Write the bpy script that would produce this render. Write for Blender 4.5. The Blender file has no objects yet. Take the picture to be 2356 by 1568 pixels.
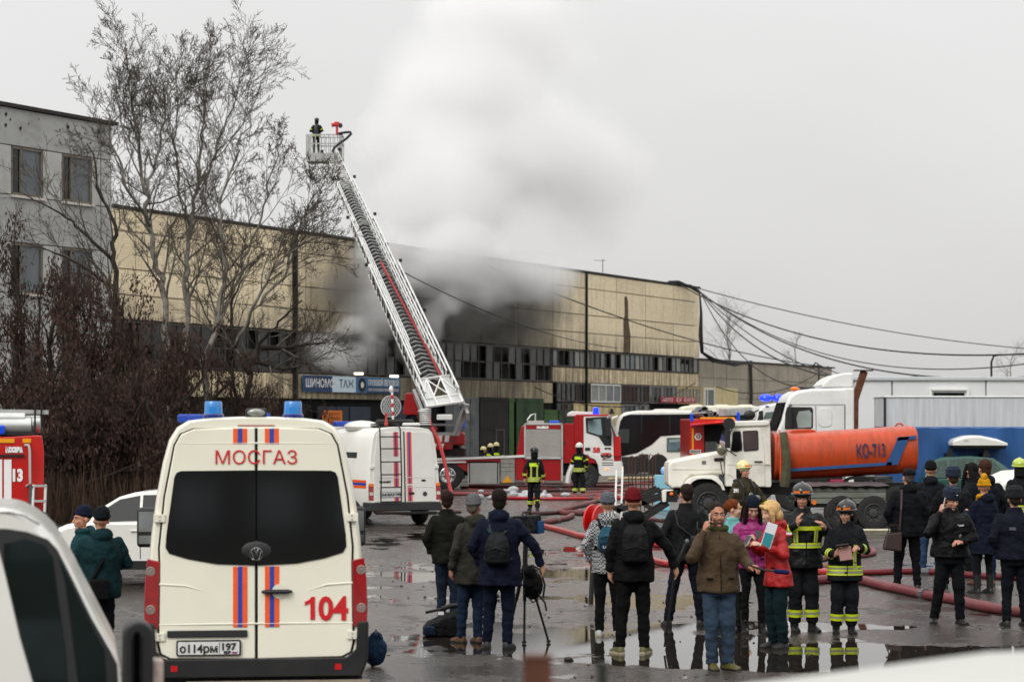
import bpy, bmesh, math, random
from math import sin, cos, pi, radians as R
from mathutils import Vector, Matrix, noise as mnoise
rnd = random.Random(7)
S = bpy.context.scene
C = S.collection
# ---------- camera ----------
HOR, KH, FP = 972.0, 2.6, 5235.6        # eye level row, eye height, focal length (in units of a 2356 wide picture)
cd = bpy.data.cameras.new('camera'); cam = bpy.data.objects.new('camera', cd); C.objects.link(cam)
cam.location = (0, 0, KH); cam.rotation_euler = (pi/2, 0, 0)
cd.lens = 80; cd.sensor_width = 36; cd.shift_y = 0.0798; cd.clip_start = 0.3; cd.clip_end = 3000
cd.dof.use_dof = True; cd.dof.focus_distance = 36; cd.dof.aperture_fstop = 3.2
S.camera = cam
# ---------- sky and light ----------
w = bpy.data.worlds.new('World'); S.world = w; w.use_nodes = True
nt = w.node_tree; nt.nodes.clear()
def N(t, ty, **kw):
    n = t.nodes.new(ty)
    for k, v in kw.items(): setattr(n, k, v)
    return n
out = N(nt, 'ShaderNodeOutputWorld'); ad = N(nt, 'ShaderNodeAddShader')
b1 = N(nt, 'ShaderNodeBackground'); b2 = N(nt, 'ShaderNodeBackground')
sky = N(nt, 'ShaderNodeTexSky', sky_type='NISHITA', sun_disc=False)
SUN_EL, SUN_AZ = R(42), R(212)
sky.sun_elevation = SUN_EL; sky.sun_rotation = SUN_AZ; sky.dust_density = 4; sky.air_density = 1.5
hs = N(nt, 'ShaderNodeHueSaturation'); hs.inputs['Saturation'].default_value = 0.12
nt.links.new(sky.outputs[0], hs.inputs['Color']); nt.links.new(hs.outputs[0], b1.inputs[0]); b1.inputs[1].default_value = 0.05
tc = N(nt, 'ShaderNodeTexCoord'); sp = N(nt, 'ShaderNodeSeparateXYZ'); nt.links.new(tc.outputs['Generated'], sp.inputs[0])
mr = N(nt, 'ShaderNodeMapRange'); nt.links.new(sp.outputs[2], mr.inputs[0]); mr.interpolation_type = 'SMOOTHSTEP'
mr.inputs[1].default_value = 0.1; mr.inputs[2].default_value = 0.95; mr.inputs[3].default_value = 0.655; mr.inputs[4].default_value = 1.6
nz = N(nt, 'ShaderNodeTexNoise'); nz.inputs['Scale'].default_value = 2.2; nz.inputs['Detail'].default_value = 5
mp = N(nt, 'ShaderNodeMapping'); mp.inputs['Scale'].default_value = (1, 1, 2.2); nt.links.new(tc.outputs['Generated'], mp.inputs[0]); nt.links.new(mp.outputs[0], nz.inputs['Vector'])
cr = N(nt, 'ShaderNodeValToRGB'); nt.links.new(nz.outputs[0], cr.inputs[0])
cr.color_ramp.elements[0].position = .35; cr.color_ramp.elements[0].color = (.84, .83, .82, 1)
cr.color_ramp.elements[1].position = .7; cr.color_ramp.elements[1].color = (1.0, 1.0, 1.0, 1)
nt.links.new(cr.outputs[0], b2.inputs[0]); nt.links.new(mr.outputs[0], b2.inputs[1])
nt.links.new(b1.outputs[0], ad.inputs[0]); nt.links.new(b2.outputs[0], ad.inputs[1]); nt.links.new(ad.outputs[0], out.inputs[0])
sd = bpy.data.lights.new('sun', 'SUN'); sd.energy = 1.2; sd.angle = R(25); sd.color = (1, .97, .92)
so = bpy.data.objects.new('sun', sd); C.objects.link(so)
so.rotation_euler = Vector((sin(SUN_AZ)*cos(SUN_EL), cos(SUN_AZ)*cos(SUN_EL), sin(SUN_EL))).to_track_quat('Z', 'Y').to_euler()
vs = S.view_settings; vs.view_transform = 'Standard'; vs.look = 'None'; vs.exposure = 0.0; vs.gamma = 1; vs.use_curve_mapping = False
S.cycles.max_bounces = 8; S.cycles.volume_bounces = 6; S.cycles.transparent_max_bounces = 12
S.cycles.volume_step_rate = 0.8; S.cycles.volume_max_steps = 100
S.cycles.use_adaptive_sampling = True; S.cycles.adaptive_threshold = 0.02; S.cycles.use_denoising = True
# ---------- helpers ----------
def W(dx, dy, Y): return Vector(((dx-1178)*Y/FP, Y, KH+(HOR-dy)*Y/FP))
def GY(dy): return KH*FP/(dy-HOR)
def G(dx, dy): Y = GY(dy); return Vector(((dx-1178)*Y/FP, Y, 0))
def lin(h):
    if isinstance(h, tuple): return (*h[:3], 1)
    h = h.lstrip('#'); o = []
    for i in (0, 2, 4):
        c = int(h[i:i+2], 16)/255; o.append(c/12.92 if c <= .04045 else ((c+.055)/1.055)**2.4)
    return (*o, 1)
MATS = {}
def mat(name, col, rough=.5, metal=0, var=.12, scale=6, bump=0, bscale=40, dirt=0, dcol='#2e2822', emit=0, coat=0, stretch=(1, 1, 1), spec=.5, trans=0, alpha=1, ior=1.45):
    if name in MATS: return MATS[name]
    m = bpy.data.materials.new(name); m.use_nodes = True; t = m.node_tree; p = t.nodes['Principled BSDF']
    col = lin(col)
    p.inputs['Roughness'].default_value = rough; p.inputs['Metallic'].default_value = metal
    p.inputs['Coat Weight'].default_value = coat; p.inputs['Coat Roughness'].default_value = .08
    p.inputs['Specular IOR Level'].default_value = spec; p.inputs['Transmission Weight'].default_value = trans; p.inputs['IOR'].default_value = ior
    p.inputs['Alpha'].default_value = alpha
    p.inputs['Base Color'].default_value = col
    if emit: p.inputs['Emission Color'].default_value = col; p.inputs['Emission Strength'].default_value = emit
    if var or bump or dirt:
        co = N(t, 'ShaderNodeTexCoord'); ma = N(t, 'ShaderNodeMapping'); ma.inputs['Scale'].default_value = stretch
        t.links.new(co.outputs['Object'], ma.inputs[0])
    last = None
    if var:
        n = N(t, 'ShaderNodeTexNoise'); n.inputs['Scale'].default_value = scale; n.inputs['Detail'].default_value = 6
        t.links.new(ma.outputs[0], n.inputs['Vector'])
        r = N(t, 'ShaderNodeMapRange'); r.inputs[1].default_value = .3; r.inputs[2].default_value = .7
        r.inputs[3].default_value = 1-var; r.inputs[4].default_value = 1+var; t.links.new(n.outputs[0], r.inputs[0])
        x = N(t, 'ShaderNodeVectorMath', operation='SCALE'); x.inputs[0].default_value = col[:3]; t.links.new(r.outputs[0], x.inputs['Scale'])
        last = x.outputs[0]
    if dirt:
        n = N(t, 'ShaderNodeTexNoise'); n.inputs['Scale'].default_value = scale*.6; n.inputs['Detail'].default_value = 8; n.inputs['Roughness'].default_value = .7
        t.links.new(ma.outputs[0], n.inputs['Vector'])
        r = N(t, 'ShaderNodeMapRange'); r.inputs[1].default_value = .48; r.inputs[2].default_value = .75; r.inputs[4].default_value = dirt; t.links.new(n.outputs[0], r.inputs[0])
        x = N(t, 'ShaderNodeMixRGB'); x.inputs[1].default_value = col; x.inputs[2].default_value = lin(dcol)
        if last: t.links.new(last, x.inputs[1])
        t.links.new(r.outputs[0], x.inputs[0]); last = x.outputs[0]
        q = N(t, 'ShaderNodeMath', operation='MULTIPLY_ADD'); q.inputs[1].default_value = .4; q.inputs[2].default_value = rough; t.links.new(r.outputs[0], q.inputs[0]); t.links.new(q.outputs[0], p.inputs['Roughness'])
    if last: t.links.new(last, p.inputs['Base Color'])
    if last and emit: t.links.new(last, p.inputs['Emission Color'])
    if bump:
        n = N(t, 'ShaderNodeTexNoise'); n.inputs['Scale'].default_value = bscale; n.inputs['Detail'].default_value = 4
        t.links.new(ma.outputs[0], n.inputs['Vector'])
        b = N(t, 'ShaderNodeBump'); b.inputs['Strength'].default_value = bump; b.inputs['Distance'].default_value = .02
        t.links.new(n.outputs[0], b.inputs['Height']); t.links.new(b.outputs[0], p.inputs['Normal'])
    MATS[name] = m; return m
def tag(o, label=None, cat=None, group=None, kind=None):
    for k, v in (('label', label), ('category', cat), ('group', group), ('kind', kind)):
        if v: o[k] = v
    return o
def thing(name, label, cat, loc=(0, 0, 0), rz=0, group=None, scale=1):
    o = bpy.data.objects.new(name, None); C.objects.link(o); o.location = loc; o.rotation_euler = (0, 0, rz); o.scale = (scale,)*3
    o.empty_display_size = .2
    return tag(o, label, cat, group)
class MB:
    def __init__(s): s.v = []; s.f = []; s.m = []; s.M = None; s.mi = 0
    def add(s, vs_, fs):
        b = len(s.v)
        if s.M is not None: vs_ = [s.M @ Vector(p) for p in vs_]
        s.v += [tuple(p) for p in vs_]; s.f += [tuple(b+i for i in f) for f in fs]; s.m += [s.mi]*len(fs); return s
    def box(s, x0, x1, y0, y1, z0, z1):
        return s.add([(x0,y0,z0),(x1,y0,z0),(x1,y1,z0),(x0,y1,z0),(x0,y0,z1),(x1,y0,z1),(x1,y1,z1),(x0,y1,z1)],
                     [(3,2,1,0),(4,5,6,7),(0,1,5,4),(1,2,6,5),(2,3,7,6),(3,0,4,7)])
    def beam(s, a, b, wd, hg, up=(0, 0, 1)):
        a, b = Vector(a), Vector(b); d = (b-a).normalized(); u = Vector(up)
        x = d.cross(u)
        if x.length < 1e-4: x = d.cross(Vector((1, 0, 0)))
        x.normalize(); u = x.cross(d); x = x*wd/2; u = u*hg/2
        return s.add([a-x-u, a+x-u, a+x+u, a-x+u, b-x-u, b+x-u, b+x+u, b-x+u], [(3,2,1,0),(4,5,6,7),(0,1,5,4),(1,2,6,5),(2,3,7,6),(3,0,4,7)])
    def loft(s, rings, caps=True, closed=True):
        n = len(rings[0]); vs_ = [p for r in rings for p in r]; fs = []
        for i in range(len(rings)-1):
            for j in range(n if closed else n-1):
                k = (j+1) % n; fs.append((i*n+j, i*n+k, (i+1)*n+k, (i+1)*n+j))
        if caps: fs.append(tuple(range(n))[::-1]); fs.append(tuple((len(rings)-1)*n+j for j in range(n)))
        return s.add(vs_, fs)
    def tube(s, pts, r, n=8, caps=True, ball=False):
        pts = [Vector(p) for p in pts]; k = len(pts)
        rr = list(r) if hasattr(r, '__len__') else [r]*k
        if ball:
            d0 = (pts[0]-pts[1]).normalized(); d1 = (pts[-1]-pts[-2]).normalized()
            pts = [pts[0]+d0*rr[0]*.95, pts[0]+d0*rr[0]*.6]+pts+[pts[-1]+d1*rr[-1]*.6, pts[-1]+d1*rr[-1]*.95]
            rr = [rr[0]*.3, rr[0]*.8]+rr+[rr[-1]*.8, rr[-1]*.3]; k += 4
        rings = []; x = None
        for i in range(k):
            d = pts[min(i+1, k-1)]-pts[max(i-1, 0)]
            if d.length < 1e-9: d = Vector((0, 0, 1))
            d.normalize()
            if x is None:
                x = d.orthogonal().normalized()
            else:
                x = x-d*x.dot(d); x = x.normalized() if x.length > 1e-6 else d.orthogonal().normalized()
            y = d.cross(x)
            rings.append([pts[i]+(x*cos(2*pi*j/n)+y*sin(2*pi*j/n))*rr[i] for j in range(n)])
        return s.loft(rings, caps)
    def prism(s, poly, a, b, axis='y'):
        f = {'y': lambda p, t: (p[0], t, p[1]), 'x': lambda p, t: (t, p[0], p[1]), 'z': lambda p, t: (p[0], p[1], t)}[axis]
        return s.loft([[f(p, a) for p in poly], [f(p, b) for p in poly]])
    def ell(s, c, r, nu=14, nv=9, rot=None):
        c = Vector(c); rings = []; 
        for i in range(nv+1):
            a = -pi/2+pi*(.02+.96*i/nv)
            ring = [Vector((r[0]*cos(a)*cos(2*pi*j/nu), r[1]*cos(a)*sin(2*pi*j/nu), r[2]*sin(a))) for j in range(nu)]
            if rot is not None: ring = [rot @ p for p in ring]
            rings.append([p+c for p in ring])
        return s.loft(rings)
    def disc(s, c, r, d, n=20, axis='y', r2=None):
        c = Vector(c); A = {'y': lambda a, q, t: (q*cos(a), t, q*sin(a)), 'x': lambda a, q, t: (t, q*cos(a), q*sin(a)), 'z': lambda a, q, t: (q*cos(a), q*sin(a), t)}[axis]
        return s.loft([[c+Vector(A(2*pi*j/n, r, 0)) for j in range(n)], [c+Vector(A(2*pi*j/n, r if r2 is None else r2, d)) for j in range(n)]])
    def lathe(s, c, prof, n=24, axis='y', caps=False):
        c = Vector(c); A = {'y': lambda a, q, t: (q*cos(a), t, q*sin(a)), 'x': lambda a, q, t: (t, q*cos(a), q*sin(a)), 'z': lambda a, q, t: (q*cos(a), q*sin(a), t)}[axis]
        return s.loft([[c+Vector(A(2*pi*j/n, q, t)) for j in range(n)] for q, t in prof], caps)
    def build(s, name, mats, parent=None, bevel=0, ang=32, fix=True, seg=2, **kw):
        me = bpy.data.meshes.new(name); me.from_pydata(s.v, [], s.f)
        if not isinstance(mats, (list, tuple)): mats = [mats]
        for m in mats: me.materials.append(m)
        if len(mats) > 1: me.polygons.foreach_set('material_index', s.m)
        if fix and len(s.f) < 30000:
            bm = bmesh.new(); bm.from_mesh(me); bmesh.ops.recalc_face_normals(bm, faces=bm.faces); bm.to_mesh(me); bm.free()
        me.polygons.foreach_set('use_smooth', [True]*len(me.polygons))
        if ang: me.set_sharp_from_angle(angle=R(ang))
        me.update()
        o = bpy.data.objects.new(name, me); C.objects.link(o)
        if parent: o.parent = parent
        if bevel:
            bv = o.modifiers.new('bevel', 'BEVEL'); bv.width = bevel; bv.segments = seg; bv.limit_method = 'ANGLE'; bv.angle_limit = R(35); bv.harden_normals = True
        return tag(o, **kw)
def inst(o, parent, loc=None, rot=None, **kw):
    c = o.copy(); C.objects.link(c); c.parent = parent
    if loc is not None: c.location = loc
    if rot is not None: c.rotation_euler = rot
    return tag(c, **kw)
def part(name, m, parent, fn, **kw):
    b = MB(); fn(b); return b.build(name, m, parent, **kw)
def pbox(name, m, parent, x0, x1, y0, y1, z0, z1, **kw):
    return MB().box(min(x0,x1), max(x0,x1), min(y0,y1), max(y0,y1), min(z0,z1), max(z0,z1)).build(name, m, parent, **kw)
def pprism(name, m, parent, poly, a, b, axis='y', **kw): return MB().prism(poly, a, b, axis).build(name, m, parent, **kw)
def text(s, m, parent, x, z, h, y=0, width=None, shear=0, tilt=0, bold=.0, face=0, name='lettering', align='LEFT'):
    "flat lettering in the local xz plane, facing -y, cap height h, fitted to width"
    cu = bpy.data.curves.new(name, 'FONT'); cu.body = s; cu.size = h/.7; cu.extrude = .002; cu.offset = bold; cu.shear = shear; cu.resolution_u = 3
    tmp = bpy.data.objects.new('t', cu); me = bpy.data.meshes.new_from_object(tmp); bpy.data.objects.remove(tmp)
    xs = [v.co.x for v in me.vertices]; x0, x1 = min(xs), max(xs)
    sc = (width/(x1-x0)) if width else 1
    off = {'LEFT': 0, 'CENTER': -(x1-x0)*sc/2}[align]
    for v in me.vertices: v.co.x = (v.co.x-x0)*sc+off
    me.materials.clear(); me.materials.append(m); me.name = name
    o = bpy.data.objects.new(name, me); C.objects.link(o); o.parent = parent; o.location = (x, y, z); o.rotation_euler = (pi/2, tilt, face)
    return o
def rrect(x0, x1, z0, z1, r, n=4):
    p = []
    for cx, cz, a0 in ((x1-r, z0+r, -90), (x1-r, z1-r, 0), (x0+r, z1-r, 90), (x0+r, z0+r, 180)):
        for i in range(n+1): a = R(a0+90*i/n); p.append((cx+r*cos(a), cz+r*sin(a)))
    return p
class V:
    "side-on vehicle frame: local x to the right, z up, y away from the camera; takes picture rows and columns of its near side"
    def __init__(s, dx0, Y): s.dx0 = dx0; s.Y = Y; s.p = FP/Y; s.g = HOR+KH*s.p; s.loc = ((dx0-1178)*Y/FP, Y, 0)
    def x(s, dx): return (dx-s.dx0)/s.p
    def z(s, dy): return (s.g-dy)/s.p
    def P(s, pts): return [(s.x(a), s.z(b)) for a, b in pts]
# ---------- shared materials ----------
rubber = mat('rubber', '#1c1b1b', .75, var=.25, bump=.3, bscale=30)
blackp = mat('black_plastic', '#1e1e1f', .5, var=.1)
darkm = mat('dark_metal', '#2c2b2b', .5, .6, var=.2)
whitep = mat('white_paint', '#d9d8d1', .28, var=.03, dirt=.12, dcol='#8d8676', coat=.5, scale=2)
creamp = mat('cream_paint', '#e2dfcd', .25, var=.02, dirt=.06, dcol='#98907c', coat=.6, scale=3)
redp = mat('red_paint', '#98090f', .3, var=.06, dirt=.12, coat=.5)
redp2 = mat('bright_red_paint', '#ba120c', .3, var=.05, dirt=.08, coat=.5)
glassd = mat('dark_glass', '#0a0c0d', .04, var=0, spec=.6)
glassg = mat('window_glass', '#39413f', .06, var=.2, scale=1, spec=.6)
orange = mat('orange_film', '#e4571a', .4, var=.04)
bluef = mat('blue_film', '#1f3f9c', .4, var=.04)
blue_l = mat('blue_lens', '#1748c8', .15, var=0, emit=.15)
chrome = mat('chrome', '#c8c8c8', .2, 1, var=.05)
silver = mat('silver_metal', '#c9cac6', .32, .75, var=.1, scale=3)
alu = mat('aluminium', '#bfc0bd', .4, .5, var=.1, scale=4)
whitef = mat('white_film', '#e8e8e6', .5, var=.02)
redf = mat('red_film', '#c0121c', .45, var=.03)
tailr = mat('tail_lamp_red', '#8c0a10', .12, var=.25, scale=14, coat=1)
ambr = mat('amber_lens', '#e0701a', .2, var=.05)
black_f = mat('black_print', '#121212', .6, var=0)
def wheel(parent, x, y, z, r, wd, axis='y', rimm=None, side=-1):
    "wheel; tyre with rim as a child; axis of rotation along local y (side = which way the outer face looks)"
    s = side; t = wd
    b = MB(); b.lathe((0, 0, 0), [(r*.55, s*t*.5), (r*.8, s*t*.55), (r*.95, s*t*.5), (r, s*t*.38), (r, -s*t*.38), (r*.95, -s*t*.5), (r*.55, -s*t*.5)], 32, axis)
    o = b.build('wheel', rubber, parent); o.location = (x, y, z)
    b = MB(); b.lathe((0, 0, 0), [(r*.56, s*t*.5), (r*.52, s*t*.53), (r*.46, s*t*.34), (r*.3, s*t*.3), (r*.24, s*t*.45), (r*.1, s*t*.5), (.01, s*t*.5)], 24, axis)
    for i in range(8):
        a = i*pi/4; p = Vector((r*.37*cos(a), s*t*.34, r*.37*sin(a))) if axis == 'y' else Vector((s*t*.34, r*.37*cos(a), r*.37*sin(a)))
        b.ell(p, (.035*r*2,)*3, 6, 4)
    b.build('rim', rimm or mat('rim', '#3a3a3b', .6, .2, var=.3, dirt=.4), o)
    return o
# ---------- ground ----------
def ground_mat():
    m = bpy.data.materials.new('wet_asphalt'); m.use_nodes = True; t = m.node_tree; p = t.nodes['Principled BSDF']; L = t.links.new
    co = N(t, 'ShaderNodeTexCoord')
    def noise(sc, det=5, ro=.55, st=(1, 1, 1)):
        ma = N(t, 'ShaderNodeMapping'); ma.inputs['Scale'].default_value = st; L(co.outputs['Object'], ma.inputs[0])
        n = N(t, 'ShaderNodeTexNoise'); n.inputs['Scale'].default_value = sc; n.inputs['Detail'].default_value = det; n.inputs['Roughness'].default_value = ro; L(ma.outputs[0], n.inputs['Vector']); return n.outputs[0]
    def mrange(i, a, b, c, d, sm=True):
        n = N(t, 'ShaderNodeMapRange'); n.interpolation_type = 'SMOOTHSTEP' if sm else 'LINEAR'
        L(i, n.inputs[0])
        for k, v in enumerate((a, b, c, d)): n.inputs[k+1].default_value = v
        return n.outputs[0]
    def mth(op, a, b, c=None):
        n = N(t, 'ShaderNodeMath', operation=op)
        for k, v in enumerate((a, b, c)):
            if v is None: continue
            if isinstance(v, (int, float)): n.inputs[k].default_value = v
            else: L(v, n.inputs[k])
        return n.outputs[0]
    sep = N(t, 'ShaderNodeSeparateXYZ'); L(co.outputs['Object'], sep.inputs[0])
    # where the yard dips: hollows that hold water (real places in metres)
    hol = None
    for (x, y, rx, ry, a) in PUDDLES:
        dx_ = mth('DIVIDE', mth('SUBTRACT', sep.outputs[0], x), rx); dy_ = mth('DIVIDE', mth('SUBTRACT', sep.outputs[1], y), ry)
        d = mth('ADD', mth('MULTIPLY', dx_, dx_), mth('MULTIPLY', dy_, dy_))
        g = mth('MULTIPLY', mth('POWER', 2.718, mth('MULTIPLY', d, -1.0)), a)
        hol = g if hol is None else mth('ADD', hol, g)
    big = noise(.32, 7, .62, (1, .55, 1)); big2 = noise(1.6, 6, .65, (1, .6, 1))
    pud = mrange(mth('ADD', mth('ADD', mth('MULTIPLY', big, .62), mth('MULTIPLY', big2, .46)), hol), .652, .68, 0, 1)
    damp = mrange(noise(1.3, 8, .75, (1, .6, 1)), .38, .52, 0, 1)
    fine = noise(38, 6, .75); mid = noise(7, 6, .7); mud = mrange(noise(.22, 6, .6), .47, .68, 0, 1)
    ra = N(t, 'ShaderNodeValToRGB'); L(fine, ra.inputs[0])
    ra.color_ramp.elements[0].position = .3; ra.color_ramp.elements[0].color = (.013, .0115, .010, 1)
    ra.color_ramp.elements[1].position = .75; ra.color_ramp.elements[1].color = (.095, .082, .070, 1)
    mx = N(t, 'ShaderNodeMixRGB'); L(mud, mx.inputs[0]); L(ra.outputs[0], mx.inputs[1]); mx.inputs[2].default_value = (.066, .052, .041, 1)
    mx3 = N(t, 'ShaderNodeMixRGB', blend_type='MULTIPLY'); mx3.inputs[0].default_value = .8; L(mx.outputs[0], mx3.inputs[1]); L(mrange(mid, .3, .7, .55, 1.3), mx3.inputs[2])
    mx2 = N(t, 'ShaderNodeMixRGB'); L(pud, mx2.inputs[0]); L(mx3.outputs[0], mx2.inputs[1]); mx2.inputs[2].default_value = (.022, .017, .013, 1)
    L(mx2.outputs[0], p.inputs['Base Color'])
    rg = mth('MULTIPLY', mrange(damp, 0, 1, .60, .13), mth('SUBTRACT', 1, mth('MULTIPLY', pud, .975)))
    L(rg, p.inputs['Roughness']); p.inputs['IOR'].default_value = 1.38
    bu = N(t, 'ShaderNodeBump'); bu.inputs['Distance'].default_value = .02
    h = mth('ADD', mth('MULTIPLY', fine, .35), mth('ADD', mth('MULTIPLY', mid, .7), mth('MULTIPLY', big2, 1.2)))
    L(h, bu.inputs['Height']); L(mth('SUBTRACT', .75, mth('MULTIPLY', pud, .747)), bu.inputs['Strength']); L(bu.outputs[0], p.inputs['Normal'])
    return m
PUDDLES = [(4.2, 25.2, 4.4, 1.35, .34), (7.6, 24.6, 2.6, .8, .3), (1.3, 27.4, 2.6, 1.3, .27), (3.6, 29.2, 2.6, .7, .2), (-.6, 29.3, 1.0, .7, .18),
           (-1.5, 33.5, 1.6, .9, .16), (1.8, 33.5, 2.2, 1.6, .15), (.6, 39, 3, 2, .17), (-3.4, 42, 1.6, 1.5, .15), (9, 31.5, 2.4, .8, .12), (-3, 50, 3.5, 3, .14), (.2, 46.5, 4, 1.6, .12),
           (.8, 23.3, 1.3, .35, .12), (4, 41.5, 4, 1.4, .13), (10, 44, 3, 1.5, .13), (-2, 36, .9, .5, .12)]
b = MB(); nx, ny = 60, 90
xs_ = [-900+30*i for i in range(61)]
b.add([(-1200, -60, 0), (1200, -60, 0), (1200, 1500, 0), (-1200, 1500, 0)], [(0, 1, 2, 3)])
b.build('ground', ground_mat(), kind='structure')
# grass and dead leaves verge behind the parked cars on the left
verge = mat('verge_soil', '#2f2418', .9, var=.4, scale=2, bump=.8, bscale=12)
b = MB(); pts = [(-60, 66), (-9.5, 66), (-6.5, 74), (-7.5, 100), (-30, 118), (-60, 118)]
b.prism(pts, .01, .12, 'z'); b.build('verge', verge, kind='structure')
# ---------- warehouse ----------
COSA, SINA = .8924, .4513
def FY(dx): return 81.0/(.506-(dx-1178)/FP)
def FS(dx): return (FY(dx)-118.9)/COSA
def FZ(dx, dy): return KH+(HOR-dy)*FY(dx)/FP
WH = thing('warehouse', 'long burning warehouse of beige tiled panels with soot and ribbon windows', 'building', (-20.85, 118.9, 0), math.atan2(COSA, SINA))
def facade_mat(name, c1, c2, soot=1, brick=True):
    m = bpy.data.materials.new(name); m.use_nodes = True; t = m.node_tree; p = t.nodes['Principled BSDF']; L = t.links.new
    co = N(t, 'ShaderNodeTexCoord'); ma = N(t, 'ShaderNodeMapping'); ma.inputs['Rotation'].default_value = (pi/2, 0, 0); L(co.outputs['Object'], ma.inputs[0])
    br = N(t, 'ShaderNodeTexBrick'); L(ma.outputs[0], br.inputs['Vector']); br.inputs['Scale'].default_value = 1.0
    br.inputs['Color1'].default_value = lin(c1); br.inputs['Color2'].default_value = lin(c2); br.inputs['Mortar'].default_value = (*[v*.78 for v in lin(c1)[:3]], 1)
    br.inputs['Brick Width'].default_value = .5; br.inputs['Row Height'].default_value = .145; br.inputs['Mortar Size'].default_value = .02 if brick else 0.0
    n = N(t, 'ShaderNodeTexNoise'); n.inputs['Scale'].default_value = .35; n.inputs['Detail'].default_value = 8; n.inputs['Roughness'].default_value = .65
    m2 = N(t, 'ShaderNodeMapping'); m2.inputs['Scale'].default_value = (1.6, 1, .5); L(co.outputs['Object'], m2.inputs[0]); L(m2.outputs[0], n.inputs['Vector'])
    # soot that the fire has left round s = 25..56 m along the front, and streaks below the eaves
    sp_ = N(t, 'ShaderNodeSeparateXYZ'); L(co.outputs['Object'], sp_.inputs[0])
    def mth(op, a, b_=None, c=None):
        q = N(t, 'ShaderNodeMath', operation=op)
        for k, v in enumerate((a, b_, c)):
            if v is None: continue
            if isinstance(v, (int, float)): q.inputs[k].default_value = v
            else: L(v, q.inputs[k])
        return q.outputs[0]
    d = mth('ABSOLUTE', mth('SUBTRACT', sp_.outputs[0], 37)); d = mth('SUBTRACT', 1.7, mth('DIVIDE', d, 13))
    d = mth('ADD', d, mth('MULTIPLY', mth('SUBTRACT', n.outputs[0], .5), 1.6)); d = mth('MULTIPLY', mth('MINIMUM', mth('MAXIMUM', d, 0), 1), .93*soot)
    n2 = N(t, 'ShaderNodeTexNoise'); n2.inputs['Scale'].default_value = 1.2; n2.inputs['Detail'].default_value = 7; n2.inputs['Roughness'].default_value = .7
    m3 = N(t, 'ShaderNodeMapping'); m3.inputs['Scale'].default_value = (2.2, 1, .25); L(co.outputs['Object'], m3.inputs[0]); L(m3.outputs[0], n2.inputs['Vector'])
    st = N(t, 'ShaderNodeMapRange'); L(n2.outputs[0], st.inputs[0]); st.inputs[1].default_value = .52; st.inputs[2].default_value = .88; st.inputs[4].default_value = .75
    zf = N(t, 'ShaderNodeMapRange'); L(sp_.outputs[2], zf.inputs[0]); zf.inputs[1].default_value = 8.0; zf.inputs[2].default_value = 9.9; zf.inputs[3].default_value = 1; zf.inputs[4].default_value = 0
    s3 = N(t, 'ShaderNodeMapRange'); L(n2.outputs[0], s3.inputs[0]); s3.inputs[1].default_value = .40; s3.inputs[2].default_value = .62
    up_ = mth('MULTIPLY', mth('MULTIPLY', s3.outputs[0], zf.outputs[0]), .85); x1 = N(t, 'ShaderNodeMixRGB'); L(mth('MAXIMUM', st.outputs[0], up_), x1.inputs[0]); L(br.outputs[0], x1.inputs[1]); x1.inputs[2].default_value = lin('#5f5140')
    x2 = N(t, 'ShaderNodeMixRGB'); L(d, x2.inputs[0]); L(x1.outputs[0], x2.inputs[1]); x2.inputs[2].default_value = lin('#1c1917')
    oi = N(t, 'ShaderNodeObjectInfo'); hv = N(t, 'ShaderNodeHueSaturation'); L(x2.outputs[0], hv.inputs['Color']); L(mth('MULTIPLY_ADD', oi.outputs['Random'], .16, 1.0), hv.inputs['Value'])
    L(hv.outputs[0], p.inputs['Base Color']); p.inputs['Roughness'].default_value = .75
    bu = N(t, 'ShaderNodeBump'); bu.inputs['Strength'].default_value = .5; bu.inputs['Distance'].default_value = .03; bu.invert = True
    L(br.outputs['Fac'], bu.inputs['Height']); L(bu.outputs[0], p.inputs['Normal'])
    MATS[name] = m; return m
tile = facade_mat('beige_tile', '#f0e0bf', '#e4d2ac')
tile2 = facade_mat('beige_tile_low', '#ecdcb8', '#d6c096', .75)
conc = facade_mat('warehouse_concrete', '#4a443d', '#3d3832', .8, False)
dark_in = mat('painted_interior_shade', '#0b0b0c', .9, var=.3)
framew = mat('rusty_window_frame', '#4b4742', .7, var=.3, scale=3, dirt=.4)
pane_m = [mat('pane_dark', '#15181a', .08, var=.5, scale=.6), mat('pane_sooty', '#242526', .3, var=.5, scale=1.5, dirt=.6), mat('pane_grey', '#5f6568', .12, var=.3, scale=.8, dirt=.4), mat('pane_pale', '#8b8c86', .4, var=.25, scale=1.5, dirt=.4)]
S0, S1 = -10.0, 81.1; RZ = [8.05, 9.35, 10.7, 12.7, 13.85]
b = MB(); b.box(S0, S1-.02, .42, 24, 0, 13.7); b.build('wall', conc, WH)
b = MB(); b.box(S0-.2, S1+.12, -.06, 24.2, 13.86, 14.02); b.build('roof', mat('roofing_felt', '#33302d', .9, var=.3, bump=.4, bscale=4), WH)
bays = []; s_ = S1
while s_ > S0: bays.append((max(s_-5.65, S0), s_)); s_ -= 5.65
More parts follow.
